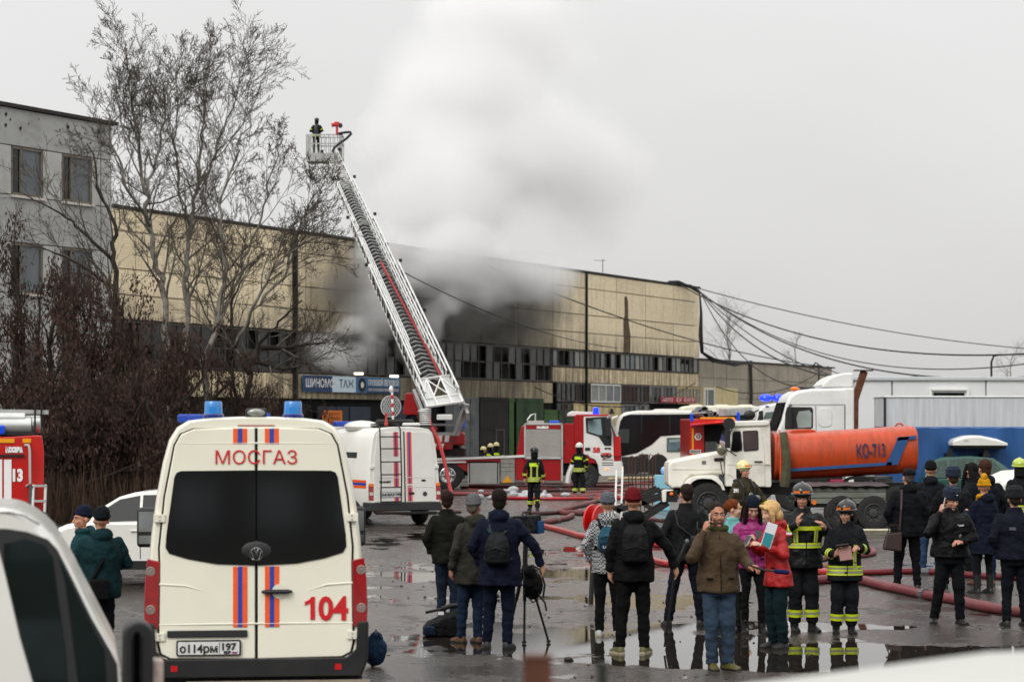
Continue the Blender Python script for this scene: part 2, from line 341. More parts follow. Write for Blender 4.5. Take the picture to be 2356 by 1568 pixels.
for i, (a, c) in enumerate(bays):
    for z0, z1 in zip(RZ[:-1], RZ[1:]):
        o = MB().box(a+.05, c-.05, rnd.uniform(0, .03), .4, z0+.03, z1-.03).build('wall_panel', tile, WH)
    k = FS(1285)
    if a >= k-1:      # right hand stretch: pale tile strip between two ribbons
        for q in range(4):
            w4 = (c-a)/4; MB().box(a+q*w4+.03, a+(q+1)*w4-.03, rnd.uniform(0, .03), .4, 5.62, 6.66).build('wall_panel', tile2, WH)
    else:
        for q in range(4):
            w4 = (c-a)/4; MB().box(a+q*w4+.03, a+(q+1)*w4-.03, rnd.uniform(0, .03), .4, 4.05, 5.5).build('wall_panel', tile2, WH)
def ribbon(s0, s1, z0, z1, wd, rows, mats_, frame, broken=.0, y=.1):
    n = max(1, round((s1-s0)/wd)); wd = (s1-s0)/n; fb = MB(); h = (z1-z0)/rows
    fb.box(s0, s1, y-.05, y+.07, z0-.05, z0+.05); fb.box(s0, s1, y-.05, y+.07, z1-.05, z1+.05)
    for r in range(1, rows): fb.box(s0, s1, y-.03, y+.05, z0+r*h-.04, z0+r*h+.04)
    for i in range(n+1): fb.box(s0+i*wd-.035, s0+i*wd+.035, y-.06, y+.06, z0, z1)
    fb.build('window_frame', frame, WH)
    pm = {}
    for i in range(n):
        for r in range(rows):
            if rnd.random() < broken: continue
            m = rnd.choice(mats_); 
            if m not in pm:
                pm[m] = MB().box(.04, wd-.04, -.01, .01, .05, h-.05).build('window_pane', m, WH); o = pm[m]
            else: o = inst(pm[m], WH)
            o.location = (s0+i*wd, y+rnd.uniform(0, .03), z0+r*h)
MB().box(S0+.1, S1-.1, .405, .41, 0, 8).build('interior_shade_sheet', dark_in, WH)  # flat near-black sheet behind the panes, painted as the unlit interior
kS = bays[4][0]  # joint near picture column 1285
ribbon(S0, kS-.2, 5.62, 7.95, 1.13, 2, [pane_m[0], pane_m[1], pane_m[1]], framew, .3)
ribbon(kS+.1, S1-.2, 6.78, 7.95, .94, 1, [pane_m[2], pane_m[0], pane_m[2], pane_m[3], pane_m[1]], framew, .06)
# lower storey, right hand stretch
cream_f = mat('cream_frame', '#c9b27c', .7, var=.15, dirt=.2); pvc = mat('white_frame', '#dcdcd8', .4, var=.03)
brownb = mat('brown_board', '#3a2620', .8, var=.3); greyf = mat('grey_frame', '#77756f', .7, var=.2, dirt=.3); creamb = mat('cream_board', '#cdbd91', .8, var=.15, dirt=.3, scale=2)
def seg(a, c): return FS(1016.4+a*.4006), FS(1016.4+c*.4006)
for a, c, wd, ms, fr, z0, z1, rows in ((665, 860, .8, [brownb, pane_m[1], pane_m[0]], framew, 4.2, 5.5, 1), (860, 1033, 1.5, [pane_m[2], pane_m[3]], pvc, 4.2, 5.5, 1),
        (1035, 1195, .8, [brownb, pane_m[1], brownb], framew, 4.2, 5.5, 1), (1195, 1352, .75, [pane_m[2], pane_m[1]], greyf, 4.2, 5.5, 1), (1356, 1496, .7, [pane_m[2]], cream_f, 4.2, 5.5, 1),
        (1035, 1195, .9, [pane_m[1], pane_m[2]], greyf, 2.4, 4.0, 1), (1195, 1496, .9, [pane_m[2], pane_m[1]], greyf, 2.4, 3.6, 1), (760, 1033, 1.1, [creamb], cream_f, 1.0, 4.0, 1), (665, 758, 1.0, [pane_m[1], brownb], framew, 2.5, 4.0, 1)):
    s0, s1 = seg(a, c); ribbon(s0+.06, s1-.06, z0, z1, wd, rows, ms, fr, 0, .06)
MB().box(kS+.1, S1-.1, .02, .38, 5.53, 5.6).build('ledge', framew, WH)
# gates
green = mat('green_gate_paint', '#1f3f1a', .6, var=.2, dirt=.95, dcol='#171512', scale=1.3); greenl = mat('light_green_paint', '#35561f', .6, var=.15, dirt=.4, scale=1.5)
galv = mat('galvanised_sheet', '#5a5d5e', .45, .4, var=.25, dirt=.5, scale=1); blued = mat('dark_blue_gate', '#232e3c', .6, var=.2, dirt=.4)
def gate(a, c, dy0, m, lab, leafs=2, label=None, door=False, z1=None):
    s0, s1 = seg(a, c); z1 = z1 or FZ(1016.4+(a+c)/2*.4006, 580.8+dy0*.4006); wl = (s1-s0)/leafs
    for i in range(leafs):
        o = MB().box(s0+i*wl+.03, s0+(i+1)*wl-.03, -.12, -.04, .05, z1).build('gate_leaf', m, WH, bevel=.02, label=label)
        q = MB()
        for zz in (.4, z1*.5, z1-.2): q.box(s0+i*wl+.1, s0+(i+1)*wl-.1, -.16, -.118, zz-.05, zz+.05)
        q.build('brace', m, o)
    if door:
        q = MB(); x = s0+(s1-s0)*.55
        for p0, p1 in (((x, -.15, .1), (x, -.15, 2.1)), ((x+1.2, -.15, .1), (x+1.2, -.15, 2.1)), ((x, -.15, 2.1), (x+1.2, -.15, 2.1))): q.beam(p0, p1, .06, .04)
        q.build('door_frame', greyf, WH)
sooty = mat('sooty_gate', '#1f1c19', .8, var=.5, dirt=.3, scale=1)
gate(15, 100, 832, galv, 'g', 2, 'grey sheet metal gate'); gate(104, 208, 832, galv, 'g', 2, 'grey sheet metal gate'); gate(212, 376, 830, sooty, 'g', 1, 'blackened gate with wicket door', True)
gate(380, 410, 834, greenl, 'g', 1, 'light green gate leaf'); gate(422, 580, 836, green, 'g', 1, 'scorched green gate leaf')
gate(583, 662, 902, greenl, 'g', 1, 'low green gate leaf'); gate(665, 762, 902, green, 'g', 1, 'low dark green gate leaf')
for a, c in ((728, 770), (772, 800), (803, 850), (905, 940)):
    s0, s1 = FS(a), FS(c); MB().box(s0, s1, -.1, .0, .1, FZ(a, 935)).build('gate_leaf', blued, WH, bevel=.02, label='dark blue gate leaf')
MB().beam((FS(1348), -.1, .5), (FS(1348), -.1, 13.9), .16, .12).build('downpipe', darkm, WH)
MB().beam((FS(682)-.3, -.1, .2), (FS(682)-.3, -.1, 13.8), .35, .2).build('downpipe', darkm, WH)
# damaged render patch
b = MB(); sx = FS(1442)
b.add([(sx-.5, -.012, 8.1), (sx+.75, -.012, 8.1), (sx+.8, -.012, 9.4), (sx+.5, -.012, 10.3), (sx+.35, -.012, 10.75), (sx+.3, -.012, 12.1), (sx+.05, -.012, 12.5), (sx-.35, -.012, 12.4), (sx-.3, -.012, 11.0), (sx-.55, -.012, 10.6), (sx-.5, -.012, 9.6)], [tuple(range(11))])
b.build('bare_patch', mat('bare_concrete', '#5c4c3a', .9, var=.4, scale=2.5, dirt=.4), WH)
b = MB()
for a, z0, wz in ((1556, 8.1, .35), (1330, 8.1, .4), (1100, 8.1, .7)):
    pass
# lamps over the banner
for dx, dy in ((797, 862), (879, 868)):
    s = FS(dx); z = FZ(dx, dy)
    o = MB().box(s-.25, s+.25, -1.1, -.7, z, z+.14).build('flood_lamp', mat('lamp_lit', '#fff3d8', .3, emit=2.5, var=0), WH, bevel=.03)
    MB().beam((s, 0, z+.1), (s, -.8, z+.1), .05, .05).build('bracket', darkm, o)
# lower extension at the right
EX = thing('annex', 'low grey concrete panel annex adjoining the right end of the warehouse', 'building', (-20.85, 118.9, 0), math.atan2(COSA, SINA))
conc2 = mat('pale_concrete_panel', '#a39a8a', .85, var=.12, scale=.8, dirt=.45, dcol='#6b6152')
E1 = FS(1920); MB().box(S1+.05, E1-.05, .3, 20, 0, 7.75).build('wall', conc2, EX)
MB().box(S1+.03, E1+.15, -.08, 20.1, 7.9, 8.03).build('roof', MATS['roofing_felt'], EX)
s_ = S1+.1; 
while s_ < E1-1:
    e_ = min(s_+3.1, E1)
    for z0, z1 in ((0, 2.4), (2.4, 4.7), (4.7, 6.4), (6.4, 7.9)):
        MB().box(s_+.03, e_-.03, rnd.uniform(0, .03), .28, z0+.02, z1-.02).build('wall_panel', conc2, EX)
    s_ += 3.1
s0, s1 = seg(1500, 1700)
MB().box(s0, s1, -.05, -.01, 3.9, 5.6).build('cream_board', creamb, EX)
ww = MB(); a0, a1 = seg(1508, 1560)
for p0, p1 in (((a0, -.08, 4.0), (a0, -.08, 5.45)), ((a1, -.08, 4.0), (a1, -.08, 5.45)), ((a0, -.08, 4.0), (a1, -.08, 4.0)), ((a0, -.08, 5.45), (a1, -.08, 5.45)), ((a0+.5, -.08, 4.0), (a0+.5, -.08, 5.45))): ww.beam(p0, p1, .12, .12)
wo = ww.build('window_frame', pvc, EX); MB().box(a0, a1, -.075, -.06, 4.0, 5.45).build('pane', glassg, wo)
# tall loose cable bundle down the annex and pole with lamp hook
b = MB(); s = FS(1724); b.tube([(s, -.15, 8.1), (s+.1, -.2, 5), (s-.1, -.18, 3), (s, -.2, 1)], .14, 6); b.build('cable_bundle', blackp, EX)
# ---------- signs on the warehouse ----------
wr = math.atan2(COSA, SINA)
def fsign(name, lab, cat, dx0, dx1, dy0, dy1, m, y=-.22):
    s0, s1 = FS(dx0), FS(dx1); zc0 = FZ((dx0+dx1)/2, dy1); zc1 = FZ((dx0+dx1)/2, dy0)
    o = thing(name, lab, cat, (-20.85+SINA*s0+COSA*(-y), 118.9+COSA*s0-SINA*(-y), zc0), wr)
    pbox('board', m, o, 0, s1-s0, 0, .08, 0, zc1-zc0, bevel=.01); return o, s1-s0, zc1-zc0
bl1 = mat('banner_blue', '#3f6f99', .6, var=.15); bl2 = mat('banner_dark_blue', '#1f3a63', .6, var=.1); bl3 = mat('banner_pale', '#c9dbe6', .6, var=.05)
o, wd, h = fsign('tyre_service_banner', 'long blue banner with white Cyrillic lettering on the tiled wall behind the ladder', 'banner', 692, 915, 866, 903, bl1)
pbox('dark_panel', bl2, o, .02, wd*.28, -.006, -.002, .02, h-.02); pbox('pale_panel', bl3, o, wd*.28+.01, wd*.52, -.006, -.002, .02, h-.02)
pbox('dark_panel', bl2, o, wd*.64, wd-.02, -.006, -.002, .02, h*.42)
text('ШИНОМОН', whitef, o, wd*.02, h*.3, h*.48, -.012, wd*.32, bold=.01); text('ТАЖ', bl2, o, wd*.35, h*.3, h*.48, -.012, wd*.15, bold=.01)
text('ГРУЗОВОЙ ЛЕГКОВОЙ', whitef, o, wd*.65, h*.5, h*.34, -.012, wd*.33, bold=.008); text('РЕМОНТ И ОБСЛУЖИВАНИЕ ГРУЗОВЫХ АВТОМОБИЛЕЙ', whitef, o, wd*.65, h*.14, h*.16, -.012, wd*.33)
b = MB(); b.lathe((wd*.585, -.03, h*.5), [(h*.44, 0), (h*.44, .02), (h*.2, .03), (h*.2, 0)], 24); b.build('tyre_picture', black_f, o)
b = MB(); b.disc((wd*.585, -.035, h*.5), h*.19, .02); b.build('hub_picture', whitef, o)
o, wd, h = fsign('tyre_repair_sign', 'orange square sign with dark Cyrillic lettering in front of the blue gates', 'sign', 728, 772, 944, 978, mat('sign_orange', '#d9741c', .6, var=.08), -.5)
for i, s in enumerate(('РЕМОНТ', 'ПОКРЫШЕК', 'ЗДЕСЬ')): text(s, black_f, o, wd*.08, h*(.68-.3*i), h*.2, -.01, wd*.82)
o, wd, h = fsign('red_shop_sign', 'small red sign with white Cyrillic letters, some of them missing', 'sign', 1508, 1588, 913, 926, mat('sign_red', '#a3182a', .6, var=.1), -.5)
text('АВТО', whitef, o, wd*.04, h*.2, h*.6, -.01, wd*.3); text('ЕХ', whitef, o, wd*.45, h*.2, h*.6, -.01, wd*.15); text('ЕНТР', whitef, o, wd*.67, h*.2, h*.6, -.01, wd*.3)
# ---------- office building on the left ----------
oa = math.atan2(1, .56); OB = thing('office_building', 'grey mosaic panelled office block with tall windows at the left edge', 'building', (0, 0, 0), oa)
pr = W(258, 972, 90.0); OB.location = (pr.x, pr.y, 0)         # its far right corner
ux, uy = cos(oa), sin(oa)
def OS(dx):   # distance along the front of a picture column, negative towards the left
    k = (dx-1178)/FP; return (k*pr.y-pr.x)/(ux-k*uy)
def OZ(dx, dy): s = OS(dx); return KH+(HOR-dy)*(pr.y+uy*s)/FP
mos = mat('grey_mosaic', '#a7a8a5', .55, var=.08, scale=1.2, dirt=.5, dcol='#5a564c', bump=.5, bscale=10, stretch=(1, 1, 1.5)); mosw = mat('pale_mosaic', '#b5b5b0', .6, var=.1, scale=1.5, dirt=.45, dcol='#6b675c', bump=.4, bscale=14)
jnt = mat('joint_mortar', '#5b4c38', .9, var=.3)
MB().box(-22, -.12, .32, 14, 0, 14.3).build('wall', mat('office_core', '#4c4a45', .9), OB)
MB().box(-22, -.06, .25, .31, 0, 14.3).build('joint_backing', jnt, OB)
MB().box(-.11, -.05, .26, 14, 0, 14.3).build('end_wall', jnt, OB)
MB().box(-22.2, .25, -.12, 14.2, 14.36, 14.5).build('roof', MATS['roofing_felt'], OB)
bands = [(12.95, 14.35), (9.35, 11.1), (5.6, 7.45), (1.6, 3.7), (0, 1.5)]
cols = []; e_ = OS(233)-.03
MBp = lambda a, c, z0, z1, m: MB().box(a+.02, c-.02, rnd.uniform(0, .015), .24, z0+.02, z1-.02).build('wall_panel', m, OB)
for z0, z1 in bands:
    MBp(e_+.03, 0, z0, z1, mos); s = e_
    while s > -22: MBp(max(-22, s-6.0), s, z0, z1, mos); s -= 6.0
wins = []; s = OS(212)
sr = [(OS(143), OS(212)), (OS(26), OS(92))]; step = sr[0][0]-sr[1][0]; ww_ = sr[0][1]-sr[0][0]
for k in range(7): wins.append((sr[0][0]-k*step, sr[0][1]-k*step))
wfr = mat('old_window_frame', '#6d675c', .7, var=.2, dirt=.3); sill = mat('white_sill', '#c9c6bd', .6, var=.1)
for (z0, z1) in ((11.1, 12.95), (7.45, 9.35), (3.7, 5.6)):
    MBp(wins[0][1], e_, z0, z1, mosw); MBp(e_+.03, 0, z0, z1, mosw)
    for k, (a, c) in enumerate(wins):
        if k+1 < len(wins): MBp(wins[k+1][1], a, z0, z1, mosw)
        f = MB(); w0 = a+.0; ya = .06
        for p0, p1 in (((a+.04, ya, z0), (a+.04, ya, z1)), ((c-.04, ya, z0), (c-.04, ya, z1)), ((a, ya, z1-.06), (c, ya, z1-.06)), ((a, ya, z0+.06), (c, ya, z0+.06)), ((a+.32*(c-a), ya, z0), (a+.32*(c-a), ya, z1))): f.beam(p0, p1, .09, .1)
        fo = f.build('window', wfr, OB)
        pbox('pane', pane_m[0], fo, a+.05, a+.3*(c-a), ya+.02, ya+.03, z0+.08, z1-.08); pbox('pane', pane_m[2], fo, a+.34*(c-a), c-.05, ya+.02, ya+.03, z0+.08, z1-.08)
        pbox('sill', sill, fo, a-.05, c+.05, -.12, .1, z0-.09, z0)
b = MB()
for i in range(46):      # lost tiles
    x = rnd.uniform(-11, -.8) if rnd.random() < .85 else rnd.uniform(-1, -.2); z = 13.75+rnd.uniform(-.35, .35)
    q = rnd.uniform(.03, .09); b.add([(x-q, -.006, z), (x, -.006, z-q*1.3), (x+q, -.006, z+q*.2), (x+q*.2, -.006, z+q)], [(0, 1, 2, 3)])
b.build('missing_tiles', mat('missing_tile_dark', '#2c2a27', .9), OB, kind='stuff')
# unseen block added behind the camera to be mirrored in van windows and puddles
PB = thing('added_mirror_block', 'unseen dark apartment block added behind the camera to be mirrored in glass', 'building', (0, -42, 0)); PB['label'] = 'unseen dark block added to be mirrored in the van windows'
blkw = mat('brown_block', '#57504a', .9, var=.3, scale=.4); pbox('wall', blkw, PB, -70, 70, -12, 0, 0, 14.5)
wb = MB()
for i in range(46):
    for j in range(4): wb.box(-69+i*3, -67.4+i*3, -.02, .05, 1.4+j*3.4, 3.1+j*3.4)
wb.build('window', mat('block_window', '#9aa3a6', .15, var=.5, scale=.4), PB, kind='stuff')
# ---------- vehicles ----------
def shell(secs, n=None):
    "secs: list of (y, [(x,z)...]) closed outlines with equal count -> lofted body"
    return [[(p[0], y, p[1]) for p in poly] for y, poly in secs]
# --- cream gas service van seen from behind ---
RV = R(7)
mg = thing('gas_service_van', 'cream high roofed gas service van seen from behind with two blue beacons and number 104', 'van', ((590-1178)*20.1/FP, 20.1, 0), RV)
def vx(zx, cx=683): return (zx-cx)*.00167
def vz(zy): return 2.904-zy*.001656
prof = [(.80, .42), (.93, .5), (.965, .62), (.97, .9), (.955, 1.25), (.925, 1.6), (.88, 1.95), (.825, 2.25), (.77, 2.45), (.70, 2.56), (.60, 2.62), (.4, 2.645), (.15, 2.655)]
def outl(k=1, dz=0, top=1): 
    r = [(x*k, .42+(z-.42)*top+dz) for x, z in prof]; return r+[(-x, z) for x, z in r[::-1]]
b = MB()
L_ = lambda z: .075*(max(z, .6)-.6)  # the tail leans forward a little
def sec(y0, k, top): return [(x, y0+L_(z), z) for x, z in outl(k, 0, top)]
b.loft([sec(0, .965, .992), sec(.03, .985, .997), sec(.09, 1, 1), sec(2.5, 1, 1), sec(4.3, 1, 1), sec(4.7, .97, .95), [(x, 5.1+.02*z, min(z, 1.9)) for x, z in outl(.95)], [(x, 5.4, min(z, 1.25)) for x, z in outl(.95)], [(x*.9, 5.9, min(z, 1.05)) for x, z in outl(.9)]])
b.build('body', creamp, mg, ang=28)
YR = lambda z, o=0: L_(z)-o
def rp(name, m, poly, th, off=0, bevel=.0, **kw):
    "panel on the tail: poly in (x,z), lies off..off+th proud of the leaning tail"
    k = MB(); k.loft([[(x, YR(z, off+th), z) for x, z in poly], [(x, YR(z, off-.02), z) for x, z in poly]]); return k.build(name, m, mg, bevel=bevel, **kw)
doorL = [(-.012, 2.56), (-.55, 2.545), (-.66, 2.50), (-.715, 2.40), (-.80, 1.95), (-.845, 1.5), (-.842, 1.38), (-.845, 1.1), (-.85, .66), (-.83, .57), (-.75, .53), (-.012, .52)]
gapm = mat('door_gap', '#101010', .9, var=0)
rp('door_seal', gapm, [(x*1.02, .52+(z-.52)*1.006-.006) for x, z in doorL[1:]]+[(-x*1.02, .52+(z-.52)*1.006-.006) for x, z in doorL[1:][::-1]], .004)
dl = rp('rear_door', creamp, doorL, .022, bevel=.012); dr = rp('rear_door', creamp, [(-x, z) for x, z in doorL][::-1], .022, bevel=.012)
def gl(sg): 
    p = [(.008, 2.18), (.66, 2.175), (.70, 2.16), (.72, 2.12), (.79, 1.6), (.795, 1.50), (.765, 1.45), (.6, 1.40), (.35, 1.355), (.008, 1.34)]
    return [(x*sg, z) for x, z in p][::sg]
blk = mat('window_ceramic', '#0f1112', .05, var=0, spec=.8, coat=1)
for sg in (-1, 1): rp('rear_window', blk, gl(sg), .008, .022)
# creases
for z, x0, x1 in ((2.415, -.70, .70), (.825, -.85, .85)):
    k = MB(); k.tube([(x0, YR(z, .016), z), (0, YR(z, .018), z+.004), (x1, YR(z, .016), z)], .008, 6); k.build('crease', creamp, mg)
for sg in (-1, 1):
    k = MB(); k.tube([(sg*.85, YR(1.18, .02), 1.18), (sg*.62, YR(1.16, .022), 1.165), (sg*.45, YR(1.12, .018), 1.115)], [.009, .007, .002], 6); k.build('crease', creamp, mg)
def rstripe(x0, x1, z0, z1, m): rp('stripe', m, [(x0, z0), (x1, z0), (x1, z1), (x0, z1)], .0025, .022)
for xs0 in (-.205, .075):
    for i, m in enumerate((orange, bluef, orange)):
        rstripe(xs0+.0415*i, xs0+.0415*(i+1), .80, 1.33, m); rstripe(xs0+.0415*i, xs0+.0415*(i+1), 2.412, 2.55, m)
tm = [('МОСГАЗ', -.36, 2.235, .118, .72, 0), ('04', .545, .86, .2, .265, .009)]
rp('digit_one', redf, [(.475, .86), (.515, .86), (.515, 1.06), (.485, 1.06), (.465, 1.035), (.425, 1.015), (.425, .985), (.475, 1.005)], .0035, .024)
for s, x, z, h, wd, bo in tm:
    o = text(s, redf, mg, x, z, h, YR(z, .028), wd, bold=bo); o.rotation_euler = (pi/2-math.atan(.075), 0, 0)
# handle, emblem, plate, strip, lamps, hinges
k = MB(); k.disc((.2, YR(1.11, .023), 1.11), .064, -.008, 24); k.build('handle_dish', creamp, mg)
k = MB(); k.tube([(.05, YR(1.11, .035), 1.108), (.09, YR(1.11, .06), 1.11), (.27, YR(1.11, .06), 1.11), (.31, YR(1.11, .035), 1.108)], [.012, .02, .02, .012], 8); k.build('door_handle', blackp, mg)
k = MB(); c_ = (-.0, YR(1.44, .034), 1.44); R_ = .062
k.loft([[(R_*cos(a), c_[1], 1.44+R_*sin(a)) for a in [2*pi*i/28 for i in range(28)]], [(R_*.9*cos(a), c_[1]-.008, 1.44+R_*.9*sin(a)) for a in [2*pi*i/28 for i in range(28)]], [(R_*.8*cos(a), c_[1], 1.44+R_*.8*sin(a)) for a in [2*pi*i/28 for i in range(28)]]], caps=False)
for p in ([(-.018, .046), (0, .006), (.018, .046)], [(-.044, .024), (-.02, -.042), (0, .0), (.02, -.042), (.044, .024)]):
    k.tube([(x, c_[1]-.004, 1.44+z) for x, z in p], .006, 5)
k.build('maker_emblem', chrome, mg)
k = MB(); k.ell((0, YR(1.47, .012), 1.46), (.17, .03, .10), 16, 8); k.build('camera_housing', blackp, mg)
rp('grip_strip', blackp, [(-.78, .715), (-.08, .715), (-.08, .775), (-.78, .775)], .02, .018, bevel=.006)
pl = rp('number_plate', blackp, rrect(-.70, -.135, .553, .69, .015), .012, .03)
rp('plate_face', mat('plate_white', '#cfd0cd', .4, var=.06, dirt=.25, scale=12), rrect(-.685, -.15, .566, .677, .01), .003, .042)
for s, x, z, h, wd in (('о114рм', -.67, .585, .068, .33), ('197', -.30, .605, .058, .125), ('RUS', -.285, .574, .02, .06)):
    o = text(s, black_f, mg, x, z, h, YR(z, .047), wd, bold=.003); o.rotation_euler = (pi/2-math.atan(.075), 0, 0)
k = MB(); k.box(-.326, -.322, YR(.6, .047), YR(.6, .044), .57, .673); k.build('plate_line', black_f, mg)
for c, z in (('#d8d8d8', .592), ('#2343a0', .584), ('#b01820', .576)): k = MB(); k.box(-.215, -.17, YR(.6, .048), YR(.6, .044), z-.004, z+.004); k.build('flag_band', mat('flag'+c, c, .5, var=0), mg)
for sg in (-1, 1):
    lp = [(sg*.845, 1.38), (sg*.955, 1.405), (sg*.975, 1.2), (sg*.982, .95), (sg*.975, .80), (sg*.855, .79)]
    if sg < 0: lp = lp[::-1]
    lm = rp('tail_lamp', tailr, lp, .03, .0, bevel=.01)
    for z, m in ((1.295, 0), (.96, 0)):
        k = MB(); k.lathe((sg*.925, YR(z, .03), z), [(.042, .0), (.042, -.006), (.032, -.008), (.03, -.002), (.018, -.002), (.012, -.008), (.002, -.008)], 20); k.build('lamp_ring', mat('lamp_ring', '#a08f88', .2, .4, var=.1), lm)
    for z in (1.76, .72):
        k = MB(); k.box(sg*.80, sg*.90, YR(z, .04), YR(z, -.01), z-.035, z+.035)
        for q in (-.016, .016): k.ell((sg*.845, YR(z, .042), z+q), (.007,)*3, 6, 4)
        h = k.build('hinge', creamp, mg, bevel=.008)
        k = MB(); 
        for q in (-.016, .016): k.disc((sg*.845, YR(z, .041), z+q), .008, -.003, 8)
        k.build('bolt', black_f, h)
    k = MB(); k.loft([[(sg*.69, -.055, .42), (sg*.86, -.04, .42), (sg*.86, -.04, .475), (sg*.69, -.055, .47)], [(sg*.69, 0, .42), (sg*.86, 0, .42), (sg*.86, 0, .475), (sg*.69, 0, .47)]]); k.build('reflector', mat('reflector_red', '#c01216', .15, var=.1, coat=1), mg)
k = MB()
bp = [(-.99, .84), (-.985, .5), (-.93, .36), (.93, .36), (.985, .5), (.99, .84), (.90, .84), (.885, .6), (.8, .525), (-.8, .525), (-.885, .6), (-.90, .84)]
k.loft([[(x*.985, -.05, z) for x, z in bp], [(x, -.02, z) for x, z in bp], [(x, .5, z) for x, z in bp]]); k.build('bumper', mat('bumper_plastic', '#1d1e20', .45, var=.15, dirt=.3, dcol='#4a4238', scale=2), mg, bevel=.012)
pbox('tow_step', mat('muddy_metal', '#7c7262', .8, var=.25, dirt=.5, scale=8), mg, -.62, 1.0, -.22, -.02, .26, .33, bevel=.012)
pbox('underbody', blackp, mg, -.8, .8, .1, 5.2, .2, .44)
# roof equipment
for x0 in (-.46, .25):
    k = MB(); k.lathe((x0+.08, .32, 2.62), [(.095, 0), (.095, .05), (.085, .06), (.002, .06)], 20, 'z'); bb = k.build('beacon', mat('beacon_base', '#12236b', .25, var=0, coat=.5), mg)
    k = MB(); k.lathe((x0+.08, .32, 2.68), [(.082, 0), (.08, .055), (.078, .10), (.07, .112), (.002, .114)], 20, 'z'); k.build('beacon_lens', mat('beacon_lens', '#2f7dc4', .18, var=.1, scale=30, coat=.6), bb)
k = MB(); k.box(-.095, .095, .22, .34, 2.645, 2.73); kk = k.build('rear_work_lamp', blackp, mg, bevel=.02)
k = MB(); k.ell((0, .215, 2.69), (.08, .02, .035), 14, 8); k.build('lamp_glass', mat('lamp_glass', '#8d8f8a', .1, .3, var=.4, scale=20), kk)
k = MB(); k.loft([[(-.17, YR(2.58, .01), 2.57), (.17, YR(2.58, .01), 2.57), (.15, YR(2.6, -.02), 2.605), (-.15, YR(2.6, -.02), 2.605)], [(-.17, .3, 2.57), (.17, .3, 2.57), (.15, .3, 2.61), (-.15, .3, 2.61)]]); k.build('brake_lamp', tailr, mg, bevel=.008)
pbox('light_bar', bluef, mg, -.72, -.46, 1.2, 1.35, 2.60, 2.68, bevel=.02); pbox('light_bar', bluef, mg, .0, .14, 1.2, 1.35, 2.65, 2.69, bevel=.01)
# sides
for sg in (-1, 1):
    for y0, y1 in ((.55, 1.9), (2.1, 3.4), (3.55, 4.4)):
        k = MB(); k.loft([[(sg*(.885), y0, 1.95), (sg*.885, y1, 1.95), (sg*.952, y1, 1.35), (sg*.952, y0, 1.35)], [(sg*(.80), y0, 1.95), (sg*.80, y1, 1.95), (sg*.85, y1, 1.35), (sg*.85, y0, 1.35)]]); k.build('side_window', blk, mg)
    for z, m in ((1.05, orange), (1.13, bluef), (1.21, orange)):
        k = MB(); k.box(sg*.9, sg*.975, .25, 5.0, z, z+.075); k.build('stripe', m, mg)
    for y in (1.1, 4.6): wheel(mg, sg*.86, y, .35, .35, .22, 'x', side=sg)
    k = MB(); k.box(sg*1.0, sg*1.24, 4.75, 4.9, 1.25, 1.68); mo = k.build('wing_mirror', blackp, mg, bevel=.04, seg=3)
    k = MB(); k.box(sg*1.02, sg*1.22, 4.74, 4.745, 1.42, 1.64); k.box(sg*1.02, sg*1.22, 4.74, 4.745, 1.29, 1.38); k.build('mirror_glass', mat('mirror_glass', '#9aa0a2', .05, .9, var=.3, scale=3), mo)
# --- near white van at the left edge ---
vn = V(0, 11.0); nv = thing('white_van', 'white van cab cut by the left edge of the photo, close to the camera', 'van', vn.loc, R(10.8))
q = lambda pts: [(vn.x(.3698*a), vn.z(1016.4+.3698*c)) for a, c in pts]
top = [(x, z-.075) for x, z in q([(0, 322), (60, 332), (100, 345), (180, 385), (250, 440), (310, 500), (370, 600), (430, 700), (500, 840), (600, 1040), (700, 1240), (735, 1320), (748, 1420), (762, 1700), (790, 2100), (800, 2600)])]
poly = [(vn.x(-2300), .35)]+[(vn.x(-2300), top[0][1]-.1), (vn.x(-2200), top[0][1]+.02), (vn.x(-600), top[0][1]+.04)]+top+[(top[-1][0]-.1, .35)]
cz = .9
def inset(poly, k, cx, czz): return [(cx+(x-cx)*k, czz+(z-czz)*k if z > czz else z) for x, z in poly]
k = MB(); k.loft([[(x, .02+.12*max(0, z-1.2), z) for x, z in inset(poly, .985, -1.8, cz)], [(x, .06+.12*max(0, z-1.2), z) for x, z in inset(poly, .996, -1.8, cz)], [(x, .16+.12*max(0, z-1.2), z) for x, z in poly], [(x, 1.75-.12*max(0, z-1.2), z) for x, z in poly], [(x, 1.9-.12*max(0, z-1.2), z) for x, z in inset(poly, .985, -1.8, cz)]])
k.build('body', whitep, nv, ang=30)
def npan(name, m, pts, off, th=.02, parent=None, **kw):
    pl_ = q(pts); k = MB(); k.loft([[(x, .02+.12*max(0, z-1.2)-off, z) for x, z in pl_], [(x, .02+.12*max(0, z-1.2)-off+th, z) for x, z in pl_]]); return k.build(name, m, parent or nv, **kw)
npan('window_seal', blackp, [(-1500, 545), (30, 545), (160, 565), (290, 615), (350, 680), (430, 840), (560, 1110), (680, 1320), (720, 1400), (735, 1700), (-20, 1700), (-1500, 1700)], .006)
glassn = mat('cab_glass', '#141c1b', .03, var=.4, scale=1.5, spec=.7)
npan('door_window', glassn, [(20, 640), (150, 610), (270, 650), (320, 730), (400, 1330), (425, 1690), (260, 1690), (20, 800)], .012)
npan('quarter_window', glassn, [(360, 735), (430, 880), (560, 1150), (640, 1310), (655, 1690), (500, 1690), (400, 900)], .012)
npan('side_panel', whitep, [(-1500, 640), (-20, 640), (30, 830), (120, 1220), (200, 1500), (260, 1750), (-1500, 1750)], .02, bevel=.01)
